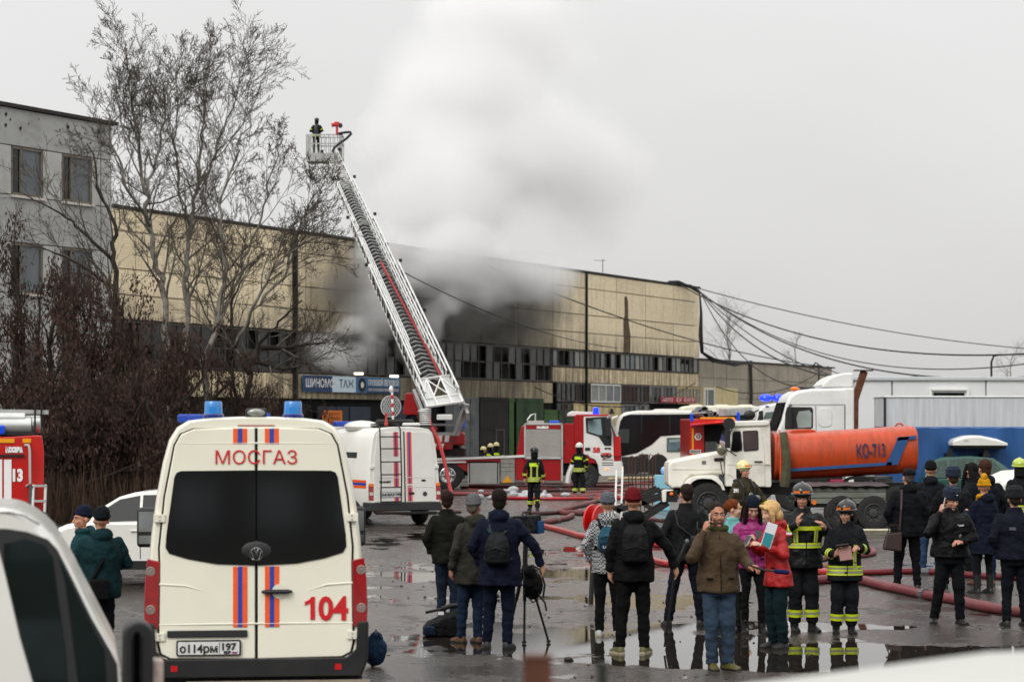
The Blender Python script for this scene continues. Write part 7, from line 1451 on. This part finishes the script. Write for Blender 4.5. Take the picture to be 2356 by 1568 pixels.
p10 = person('person in black and white checked hooded jacket with grey knitted hat', 1400, 1462, 1133, 172, ('beanie', mat('marled_wool', '#4b4f56', .95, var=.6, scale=60)), None, jacket=None or 'CHECK', hem=.80, k=.95, hood=1, pants='#0f1012', shoes='#b9b9b4', L='pocket', Rr='down', fat=.96) if 0 else None
def check_mat():
    m = bpy.data.materials.new('houndstooth'); m.use_nodes = True; t = m.node_tree; p = t.nodes['Principled BSDF']; co = N(t, 'ShaderNodeTexCoord'); c = N(t, 'ShaderNodeTexChecker'); c.inputs['Scale'].default_value = 46; c.inputs['Color1'].default_value = lin('#0e0e10'); c.inputs['Color2'].default_value = lin('#a9aaac'); t.links.new(co.outputs['Object'], c.inputs[0]); t.links.new(c.outputs[0], p.inputs['Base Color']); p.inputs['Roughness'].default_value = .9; return m
p10 = person('person in black and white checked hooded jacket with grey knitted hat', 1398, 1462, 1133, 176, ('beanie', mat('marled_wool', '#4b4f56', .95, var=.6, scale=60)), None, jacket=check_mat(), hem=.80, k=.98, hood=1, pants='#0e0f11', shoes='#b9b9b4', L='pocket', Rr='down')
bp2 = backpack('small teal backpack with a dark pocket on the checked jacket', p10, '#1c4a5c', .12, 1.08, 1.40, .13, .12)
pbox('pocket_panel', cloth('#17283c'), bp2, -.09, .09, .25, .268, 1.08, 1.2, bevel=.01); text('Live', whitef, bp2, .05, 1.13, .035, .272, .1, face=pi)
p11 = person('man in black hooded jacket and maroon beanie with a black backpack, striped trainers', 1459, 1502, 1123, 180, ('beanie', '#5e1217'), None, jacket='#111214', hem=.80, hood=1, fat=1.04, k=1.06, pants='#0d0d0e', pr=1.05, shoes='#5d5c38', L='down', Rr='out', feet=((.14, 0, 28), (-.14, 0, -28)))
backpack('plain black backpack on the man in the maroon beanie', p11, '#0f1012', .15, 1.0, 1.44, .14, .14)
p12 = person('man in charcoal jacket seen from behind, directly left of the man in the brown jacket', 1578, 1440, 1111, 184, None, ('crop', '#2b1c17'), jacket='#1b1c1d', hem=.84, fat=1.04, k=1.05, pants='#161a24', shoes='#1a1614', L='pocket', Rr='pocket', feet=((.22, -.05, 12), (-.16, 0, -30)))
k2 = thing('camera_bag', 'small black camera bag hanging on straps at the back of the charcoal jacket', 'bag', tuple(p12.location), p12.rotation_euler.z, None, p12.scale[0]); b = MB(); b.box(-.24, -.02, .17, .27, 1.0, 1.16); b.build('bag', black_f, k2, bevel=.03); b = MB(); b.tube([(-.2, .19, 1.15), (-.17, .22, 1.24), (-.1, .22, 1.24), (-.06, .2, 1.15)], .01, 6)
for s in (-1, 1): b.tube([(s*.04-.1, .17, 1.14), (s*.12, .16, 1.28), (s*.15, .06, 1.47), (s*.15, -.08, 1.46)], .012, 6)
b.build('strap', black_f, k2)
# centre group
brj = mat('olive_brown_canvas', '#3f2f1c', .85, var=.12, scale=8, bump=.4, bscale=40)
p13 = person('man in an olive brown jacket and blue jeans talking on a phone, facing the camera', 1653, 1540, 1154, 4, None, ('crop', '#2b1c15'), skin='#a9745c', jacket=brj, hem=.84, fat=1.1, k=1.04, pants=mat('blue_jeans', '#213446', .85, var=.3, scale=4, bump=.3, bscale=50), pr=1.12, shoes='#4a4316', L='mic', Rr='phone', detail=2, turn=6, nod=-3, feet=((.13, -.02, 38), (-.07, 0, 12)), leanx=0, hood=None)
phone_at(p13, 'pale phone held to the ear of the man in the olive brown jacket', (-.115, -.13, 1.62), (.1, 0, R(80)))
k2 = thing('scarf', 'olive green knitted hood collar round the neck of the phone man', 'scarf', tuple(p13.location), p13.rotation_euler.z, None, p13.scale[0]); b = MB(); b.tube([(cos(a)*.09, .015+sin(a)*.085, 1.53-.015*(-sin(a))) for a in [2*pi*i/18 for i in range(19)]], .028, 8); remesh(b.build('cloth', cloth('#3a4020'), k2, ang=0), .01, .01, 1)
b = MB(); cu_ = p13; 
k2 = thing('microphone', 'microphone with a dark blue foam cover held sideways by the phone man', 'microphone', tuple(p13.matrix_basis @ Vector((.36, -.37, 1.12)))); b = MB(); b.tube([(-.12, 0, .04), (.1, -.02, -.03), (.26, -.03, -.045)], .014, 8); b.build('handle', black_f, k2); b = MB(); b.tube([(.26, -.03, -.045), (.42, -.04, -.06)], .034, 12, ball=True); b.build('foam_cover', cloth('#14204f'), k2, ang=0); k2.scale = (.72,)*3
o = person('ginger haired woman in a mint coat standing behind the phone man', 1684, 1452, 1147, 150, None, ('pony', '#7a3a17'), skin='#c49780', jacket='#6fb3b0', hem=.78, k=.9, pants='#17181b', turn=-65, L='out', Rr='front', leany=-.02)
g_ = W(1712, 1345, GY(1452)-.15); k2 = thing('paper_sheet', 'white paper sheet held low by the woman in the mint coat', 'paper', tuple(g_), R(20)); b = MB(); b.loft([[(-.09, 0, .13), (-.09, .002, .13), (-.12, .002, -.02), (-.12, 0, -.02)], [(.04, -.02, .15), (.04, -.018, .15), (.03, -.018, -.14), (.03, -.02, -.14)], [(.1, 0, .07), (.1, .002, .07), (.09, .002, -.07), (.09, 0, -.07)]]); b.build('sheet', mat('paper', '#d0cfd4', .7, var=.02), k2, ang=60)
o = person('woman in a bright pink padded jacket and teal beanie looking down at her phone', 1731, 1456, 1139, 6, ('beanie', '#14222f'), ('long', '#2a1815'), skin='#b88b79', jacket=mat('pink_nylon', '#84145e', .55, var=.1, scale=5, bump=.3, bscale=14), hem=.86, k=1.0, hood=1, pants='#100f11', pr=.75, boots=True, shoes='#141214', L='read', Rr='read', detail=1, nod=24, leany=-.10, puff=.012, feet=((.13, 0, 8), (-.08, .05, -8)))
phone_at(o, 'phone in a brown case held by the woman in pink', (-.0, -.40, 1.32), (R(-50), 0, 0), '#5a3a34')
rdj = mat('red_coat', '#980d0d', .6, var=.08, scale=5, bump=.25, bscale=16)
o = person('blonde woman in a red emergency service coat writing beside the black helmet fireman', 1789, 1490, 1150, -62, None, ('bob', '#c4a06c'), skin='#c49a83', jacket=rdj, hem=.76, k=.96, fat=1.02, hood=1, pants='#10262c', pr=1.15, shoes='#1b1b1b', L='read', Rr='read', nod=14, leany=-.07, feet=((.09, 0, 5), (-.09, 0, -5)))
b = MB(); M_ = o.matrix_basis
b = MB(); b.loft([[(.2395, -.05, 1.30), (.2395, .05, 1.30)], [(.2395, .055, 1.38), (.2395, -.055, 1.38)]][0:0] or [[(.236, .0+.05*cos(a), 1.33+.055*sin(a)) for a in [2*pi*i/14 for i in range(14)]], [(.25, .0+.05*cos(a), 1.33+.055*sin(a)) for a in [2*pi*i/14 for i in range(14)]]]); b.build('sleeve_badge', mat('badge_black', '#26251c', .6, var=.4, scale=80), o)
b = MB(); b.box(.236, .252, -.035, .035, 1.40, 1.425); b.build('flag_patch', whitef, o)
b = MB(); b.box(.24, .254, -.035, .035, 1.385, 1.400); b.build('flag_patch_red', redf, o)
k2 = thing('clipboard', 'white and teal folder held under the arm of the blonde woman', 'folder', tuple(W(1769, 1232, o.location.y-.28)), R(-10)); k2.rotation_euler = (0, R(18), R(-12)); pbox('papers', mat('paper', '#d0cfd4', .7), k2, -.06, .06, -.01, .01, -.14, .15, bevel=.003); pbox('cover', mat('teal_card', '#1f7f88', .6, var=.05), k2, -.05, .05, -.016, -.011, -.13, .03); 
phone_at(o, 'phone held out by the blonde woman in red', (.02, -.46, 1.33), (R(-40), 0, R(-50)), '#a9a9a9')
stp = {'chest': 1, 'arms': 1, 'waist': 1, 'legs': 1, 'vert': (-60, -120), 'v0': 1.12, 'v1': 1.28}
o = person('firefighter in shiny black helmet raising a fist, standing right of the red coat', 1846, 1452, 1111, 6, ('helmet', blkh, ambr), None, skin='#a97a62', jacket=FD, pants=FD, pr=1.3, hem=.78, fat=1.15, k=1.15, L='front', Rr='fist', detail=1, turn=-12, nod=6, shoes='#111', boots=False, stripes=stp) if 0 else None
o = person('firefighter in shiny black helmet raising a fist, standing right of the red coat', 1846, 1452, 1111, 8, ('helmet', blkh, ambr), None, skin='#a97a62', jacket=cloth('#1c1e20', .5), pants=FD, pr=1.3, hem=.80, fat=1.12, k=1.12, L=((.34, -.02, 1.18), (.22, -.26, 1.30), (-.6, -.2, .6)), Rr=((.30, -.1, 1.2), (.14, -.27, 1.34), (-.2, -.1, 1)), detail=1, turn=-14, nod=6, shoes='#111111', boots=True, stripes=stp)
o = person('woman firefighter in black helmet and striped black suit holding a tablet', 1944, 1457, 1150, 2, ('helmet', blkh, ambr), None, skin='#b0806a', jacket=FD, pants=FD, pr=1.35, hem=.74, fat=1.08, k=1.04, L='hold', Rr=((.29, 0, 1.14), (.19, -.27, 1.10), (-.3, -.5, .7)), detail=1, turn=-22, nod=8, shoes='#111111', boots=True, stripes={'hem': 1, 'arms': 1, 'legs': 1, 'vert': (-63,), 'v0': .9, 'v1': 1.24})
k2 = thing('tablet', 'tablet in a pinkish case held by the woman firefighter', 'tablet', tuple(o.matrix_basis @ Vector((-.07, -.36, 1.19)))); k2.rotation_euler = (R(-20), R(-8), 0); pbox('case', mat('pinkish_case', '#8c6560', .6, var=.05), k2, -.08, .08, -.008, .004, -.14, .03, bevel=.004); pbox('flap', mat('brown_case', '#3a2824', .6), k2, -.11, .05, -.09, -.01, .03, .045, bevel=.004)
# right group
o = person('man in a flat cap and black padded coat, seen from behind with a brown bag', 2088, 1357, 1076, 182, ('cap', '#141416'), ('crop', '#57504a'), jacket='#0f1117', hem=.80, fat=1.12, k=1.1, hood=1, pants='#0e1016', puff=.004, L='pocket', Rr='down', feet=((.13, .0, 4), (-.13, .02, -4)))
k2 = thing('shoulder_bag', 'large brown leather shoulder bag on the left hip of the man in the flat cap', 'bag', tuple(o.location), o.rotation_euler.z, None, o.scale[0]); b = MB(); b.loft([[(.14, .16, .58), (.42, .16, .62), (.36, .16, .86), (.12, .16, .88)], [(.14, .27, .58), (.42, .27, .62), (.36, .24, .86), (.12, .24, .88)]]); b.build('bag', mat('brown_leather', '#2a1712', .5, var=.2), k2, bevel=.03); b = MB(); b.beam((.16, .2, .86), (.13, .17, 1.2), .03, .012); b.beam((.13, .17, 1.2), (.11, .12, 1.5), .03, .012); b.tube([(.16, .2, .86), (.2, .22, .98), (.3, .22, .98), (.34, .2, .86)], .01, 6); b.build('strap', MATS['brown_leather'], k2)
person('man in black knitted hat, hooded jacket and blue jeans right of the flat cap man', 2142, 1318, 1060, 165, ('beanie', '#151517'), None, jacket='#161a22', hem=.82, hood=1, pants='#263a56', L='pocket', Rr='pocket')
ush = mat('navy_fur', '#131d30', .95, var=.5, scale=30, bump=1, bscale=60)
person('police officer seen from behind in a dark fur hat and black jacket', 2194, 1352, 1072, 176, ('ushanka', ush), ('crop', '#3a2a20'), jacket='#101216', hem=.84, fat=1.12, k=1.08, pants='#101319', L='front', Rr='down')
def badge(root, SH, wr_, J, HM, sc, ip):
    b = MB(); b.ell((.09, -.17, 1.19), (.028, .008, .034), 10, 6); b.build('badge', mat('badge_silver', '#77706c', .35, .5, var=.3, scale=60), root)
    hw, hd, yo = ip(J, 1.33); text('ПОЛИЦИЯ', whitef, root, .04, 1.315, .022, -.172, .105, name='lettering')
    for s in (-1, 1): b = MB(); b.ell((s*.245, -.02, 1.33), (.012, .035, .04), 10, 6); b.build('sleeve_patch', mat('patch_red', '#6d5a60', .6, var=.6, scale=50), root)
p22 = person('police officer in a blue fur hat talking on a white phone while walking', 2186, 1434, 1117, 2, ('ushanka', ush), ('crop', '#2b2019'), skin='#b5826d', jacket=cloth('#0f1013', .6), hem=.90, fat=1.16, k=1.1, pants='#0f1116', pr=1.1, L='front', Rr='phone', detail=1, turn=10, nod=14, puff=.004, feet=((.12, -.05, 10), (-.16, .1, -20)), extra=badge)
phone_at(p22, 'white phone at the ear of the police officer', (-.115, -.16, 1.62), (.2, 0, R(70)), '#d5d5d5')
person('woman with long black hair glancing left in front of the green car', 2233, 1322, 1062, -120, None, ('long', '#120e0d'), jacket='#1b1d22', hem=.8, k=.92, L='front', Rr='front', turn=-20)
p24 = person('man with short brown hair in a navy uniform jacket behind the yellow hat', 2266, 1345, 1056, 190, None, ('short', '#4a2c1a'), jacket='#11151d', hem=.84, fat=1.06, k=1.1, pants='#16233c', hood=1, L='pocket', Rr='pocket', shoes='#6a3d1c')
p25 = person('woman in mustard yellow beanie and scarf and long navy coat taking a phone picture', 2266, 1364, 1099, 205, ('tall', '#c08a12'), None, skin='#b98a72', jacket='#10162a', hem=.62, k=.96, fat=1.04, hood=1, puff=.008, pants='#131316', pr=.8, boots=True, shoes='#161618', scarf='#c08a12', L='read', Rr='read', turn=-25)
p_ = W(2300, 1198, GY(1364)+.1); k2 = thing('phone', 'dark phone held up by the woman in the yellow beanie', 'phone', tuple(p_), R(30)); pbox('case', black_f, k2, -.04, .04, -.006, .006, -.08, .08, bevel=.005)
person('firefighter in a lime green helmet at the right edge by the striped car', 2345, 1290, 1054, -170, ('helmet', limeh, black_f), None, jacket=FD, pants=FD, stripes={'hem': 1, 'arms': 1})
person('officer in dark fur hat and navy jacket seen from behind at the right edge', 2336, 1440, 1116, 184, ('ushanka', mat('black_fur', '#0e1016', .95, var=.5, scale=30, bump=1, bscale=60)), ('crop', '#2b2019'), jacket='#131726', hem=.88, fat=1.15, k=1.1, pants='#10131c', L='pocket', Rr='down', extra=lambda root, SH, wr_, J, HM, sc, ip: pbox('back_patch', mat('grey_patch', '#4a4e57', .6), root, -.13, .13, .168, .176, 1.27, 1.31))
# ---------- camera gear of the reporters ----------
g = G(1222, 1478); Yc = g.y
def WP(dx, dy, d=0): return W(dx, dy, Yc+d)-Vector((g.x, g.y, 0))
tp_ = thing('tripod', 'black camera tripod with spread legs right of the navy parka', 'tripod', (g.x, g.y, 0))
for a, c, d in ((1168, 1418, .3), (1206, 1478, -.1), (1262, 1478, 0)):
    b = MB(); top_ = WP(1208, 1290); e = WP(a, c, d); e.z = .02; b.tube([top_, top_.lerp(e, .5)], .022, 8); b.tube([top_.lerp(e, .5), e], .014, 8); b.ell(e, (.03, .03, .02), 8, 5); b.build('leg', black_f, tp_, ang=50)
b = MB(); b.tube([WP(1208, 1292), WP(1210, 1235)], .03, 8); b.ell(WP(1210, 1232), (.05, .05, .045), 10, 6); b.build('head', black_f, tp_, ang=50)
b = MB(); b.tube([WP(1214, 1235), WP(1236, 1262, -.1)], .014, 6); b.tube([WP(1226, 1250, -.05), WP(1236, 1262, -.1)], .02, 6); b.build('pan_handle', black_f, tp_)
c0 = W(1212, 1206, Yc); o = thing('video_camera', 'shoulder video camera under a black and blue rain cover on the tripod', 'video camera', tuple(c0), R(65)); b = MB(); b.box(-.2, .22, -.09, .09, -.09, .11); remesh(b.build('rain_cover', cloth('#15181c', .5, .8, 20), o, ang=0), .012, .03, 1)
b = MB(); b.box(.1, .27, -.11, .11, -.11, .04); remesh(b.build('blue_cover', cloth('#1d4a78', .6, .6, 20), o, ang=0), .012, .02, 1); b = MB(); b.tube([(-.2, 0, .02), (-.36, 0, .03)], [.05, .06], 14); b.build('lens', black_f, o); b = MB(); b.tube([(-.15, .0, .1), (-.1, .0, .15), (.08, 0, .15), (.13, 0, .1)], .013, 6); b.build('handle', black_f, o)
c0 = W(1226, 1345, Yc-.1); o = thing('hanging_rucksack', 'black rucksack with dangling straps hanging on the tripod', 'rucksack', tuple(c0)); b = MB(); b.ell((0, 0, 0), (.12, .09, .17), 14, 10); b.ell((-.03, -.03, .15), (.08, .06, .09), 12, 8); remesh(b.build('bag', cloth('#0f1012', .7, .6, 25), o, ang=0), .012, .04, 1)
b = MB(); b.tube([(-.02, 0, .24), (.09, 0, .18), (.14, 0, 0), (.12, 0, -.15)], .012, 6); b.tube([(.06, -.05, -.1), (.14, -.05, -.2), (.16, -.05, -.3)], .012, 6); b.tube([(-.06, -.05, -.13), (0, -.06, -.2), (.05, -.05, -.17)], .01, 6); b.build('strap', black_f, o)
g = G(1022, 1462); o = thing('camera_case', 'black soft camera case lying on the wet ground beside the grey coat man', 'camera bag', (g.x, g.y, 0), R(12)); b = MB(); b.loft([[(x, y*.16, z) for y, z in ((-1, .01), (1, .01), (.9, h_*.8), (0, h_), (-.9, h_*.8))] for x, h_ in ((-.24, .12), (-.2, .19), (0, .28), (.16, .33), (.24, .26))]); remesh(b.build('case', cloth('#101113', .7, .5, 30), o, ang=0), .012, .03, 1)
b = MB(); b.tube([(-.25, -.1, .3), (-.05, -.12, .34)], .018, 8); b.tube([(-.05, -.12, .34), (.05, -.1, .37), (.2, -.05, .38)], .03, 8); b.build('handle', black_f, o, ang=50); b = MB(); b.box(-.28, -.14, -.2, -.1, .02, .14); b.build('blue_pouch', cloth('#18263a'), o, bevel=.03); pbox('tag', whitef, o, -.1, -.03, -.14, -.13, .27, .31)
g = G(862, 1532); o = thing('blue_bag', 'dark blue bag on the ground at the right rear corner of the cream van', 'bag', (g.x, g.y, 0)); b = MB(); b.ell((0, 0, .17), (.13, .1, .17), 12, 8); b.ell((.02, 0, .3), (.08, .06, .07), 10, 6); remesh(b.build('bag', cloth('#1b3048'), o, ang=0), .012, .04, 1); b = MB(); b.tube([(-.03, -.08, .32), (.02, -.1, .4), (.07, -.08, .32)], .01, 6); b.build('strap', black_f, o)
c0 = p11.matrix_basis @ Vector((-.47, -.16, .93)); o = thing('folded_monopod', 'black monopod with a grey knob held by the man in the maroon beanie', 'monopod', tuple(c0), 0); b = MB(); b.tube([(-.12, .1, -.9), (0, 0, 0), (.1, .0, .25)], [.012, .016, .018], 8); b.tube([(.02, 0, .05), (.12, 0, .28)], .022, 8); b.build('pole', black_f, o, ang=50); b = MB(); b.ell((.13, 0, .3), (.025, .025, .035), 8, 6); b.build('knob', galv, o)
# ---------- smoke ----------
def smoke(name, label, cat, loc, size, blobs, dens, col, sc=.25, thr=.45, absorb=None, aniso=.2, rough=.6):
    "closed hull holding a cloud whose density is shaped from soft blobs and broken up by noise"
    x0, x1, y0, y1, z0, z1 = size
    o = MB().box(*size); 
    m = bpy.data.materials.new(name); m.use_nodes = True; t = m.node_tree; t.nodes.clear(); L = t.links.new
    out = N(t, 'ShaderNodeOutputMaterial'); v = N(t, 'ShaderNodeVolumePrincipled'); L(v.outputs[0], out.inputs['Volume'])
    v.inputs['Color'].default_value = lin(col); v.inputs['Anisotropy'].default_value = aniso
    co = N(t, 'ShaderNodeTexCoord')
    wn = N(t, 'ShaderNodeTexNoise'); wn.inputs['Scale'].default_value = sc*.6; wn.inputs['Detail'].default_value = 2; L(co.outputs['Object'], wn.inputs['Vector'])
    def mth(op, a, b_=None, c=None):
        q = N(t, 'ShaderNodeMath', operation=op)
        for k, w_ in enumerate((a, b_, c)):
            if w_ is None: continue
            if isinstance(w_, (int, float)): q.inputs[k].default_value = w_
            else: L(w_, q.inputs[k])
        return q.outputs[0]
    wv = N(t, 'ShaderNodeVectorMath', operation='MULTIPLY_ADD'); L(wn.outputs['Color'], wv.inputs[0]); wv.inputs[1].default_value = (5, 5, 5); L(co.outputs['Object'], wv.inputs[2])
    acc = None
    for (x, y, z, rx, ry, rz, a) in blobs:
        s = N(t, 'ShaderNodeVectorMath', operation='SUBTRACT'); L(wv.outputs[0], s.inputs[0]); s.inputs[1].default_value = (x+2.5, y+2.5, z+2.5)
        d = N(t, 'ShaderNodeVectorMath', operation='DIVIDE'); L(s.outputs[0], d.inputs[0]); d.inputs[1].default_value = (rx, ry, rz)
        q = N(t, 'ShaderNodeVectorMath', operation='LENGTH'); L(d.outputs[0], q.inputs[0])
        r = N(t, 'ShaderNodeMapRange'); r.interpolation_type = 'SMOOTHSTEP'; L(q.outputs['Value'], r.inputs[0]); r.inputs[1].default_value = 1.15; r.inputs[2].default_value = .35; r.inputs[3].default_value = 0; r.inputs[4].default_value = a
        acc = r.outputs[0] if acc is None else mth('MAXIMUM', acc, r.outputs[0])
    n = N(t, 'ShaderNodeTexNoise'); n.inputs['Scale'].default_value = sc; n.inputs['Detail'].default_value = 5; n.inputs['Roughness'].default_value = rough; L(co.outputs['Object'], n.inputs['Vector'])
    e = mth('SUBTRACT', mth('ADD', acc, n.outputs[0]), 1.0-thr+.2); e = mth('MULTIPLY', mth('MAXIMUM', e, 0), dens*2.2); e = mth('MULTIPLY', e, mth('MINIMUM', mth('MULTIPLY', acc, 4), 1))
    L(e, v.inputs['Density'])
    ob = o.build(name, m, None, ang=0); ob.location = loc; ob.visible_shadow = True
    tag(ob, label, cat, kind='stuff'); return ob
def bl(dx, dy, Y, rpx, rz=None, a=1, ry=None):
    p = W(dx, dy, Y); k = Y/FP; return (p.x, p.y, p.z, rpx*k, (ry or rpx*.6)*k, (rz or rpx)*k, a)
smoke('smoke_plume', 'thick white smoke column rising from the burning roof into the sky', 'smoke', (0, 0, 0), (-24, 20, 130, 170, 5, 42),
      [bl(890, 600, 141, 110, 75, 1, 80), bl(1030, 600, 147, 170, 100, 1.25, 110), bl(1180, 635, 152, 150, 75, 1.15, 100), bl(1010, 480, 149, 210, 150, 1, 140), bl(990, 350, 151, 210, 150, 1, 140), bl(1190, 350, 153, 210, 190, 1, 140), bl(1060, 200, 152, 210, 150, 1, 140), bl(1160, 60, 154, 240, 170, 1, 150), bl(1330, 400, 156, 200, 190, .7, 140)], .24, '#ffffff', .24, .62, aniso=0, rough=.62)
smoke('smoke_wisps', 'pale smoke pouring from the windows in front of the scorched wall', 'smoke', (0, 0, 0), (-17, 12, 112, 156, 2.2, 16),
      [bl(800, 795, 132, 95, 50, 1, 45), bl(745, 800, 128, 55, 30, .95, 35), bl(850, 710, 137, 80, 110, .85, 50), bl(900, 620, 140, 110, 55, .9, 60), bl(1040, 630, 146, 150, 70, 1.15, 60), bl(1190, 650, 151, 130, 60, 1.05, 60), bl(1000, 740, 143, 60, 80, .85, 50)], .5, '#dcdcdc', .45, .58, aniso=0, rough=.72)
smoke('dark_smoke', 'dark grey smoke curling out of the burnt windows right of the ladder', 'smoke', (0, 0, 0), (-13.9, 10.1, 128.1, 162.1, 4.1, 15.6),
      [bl(1050, 730, 147, 120, 90, 1.15, 60), bl(1190, 740, 152, 110, 70, 1.1, 50), bl(1240, 700, 155, 90, 60, .85, 50), bl(940, 770, 142, 70, 60, .9, 50), bl(800, 650, 136, 80, 80, .85, 45)], .55, '#8c8a87', .4, .6, aniso=0, rough=.72)
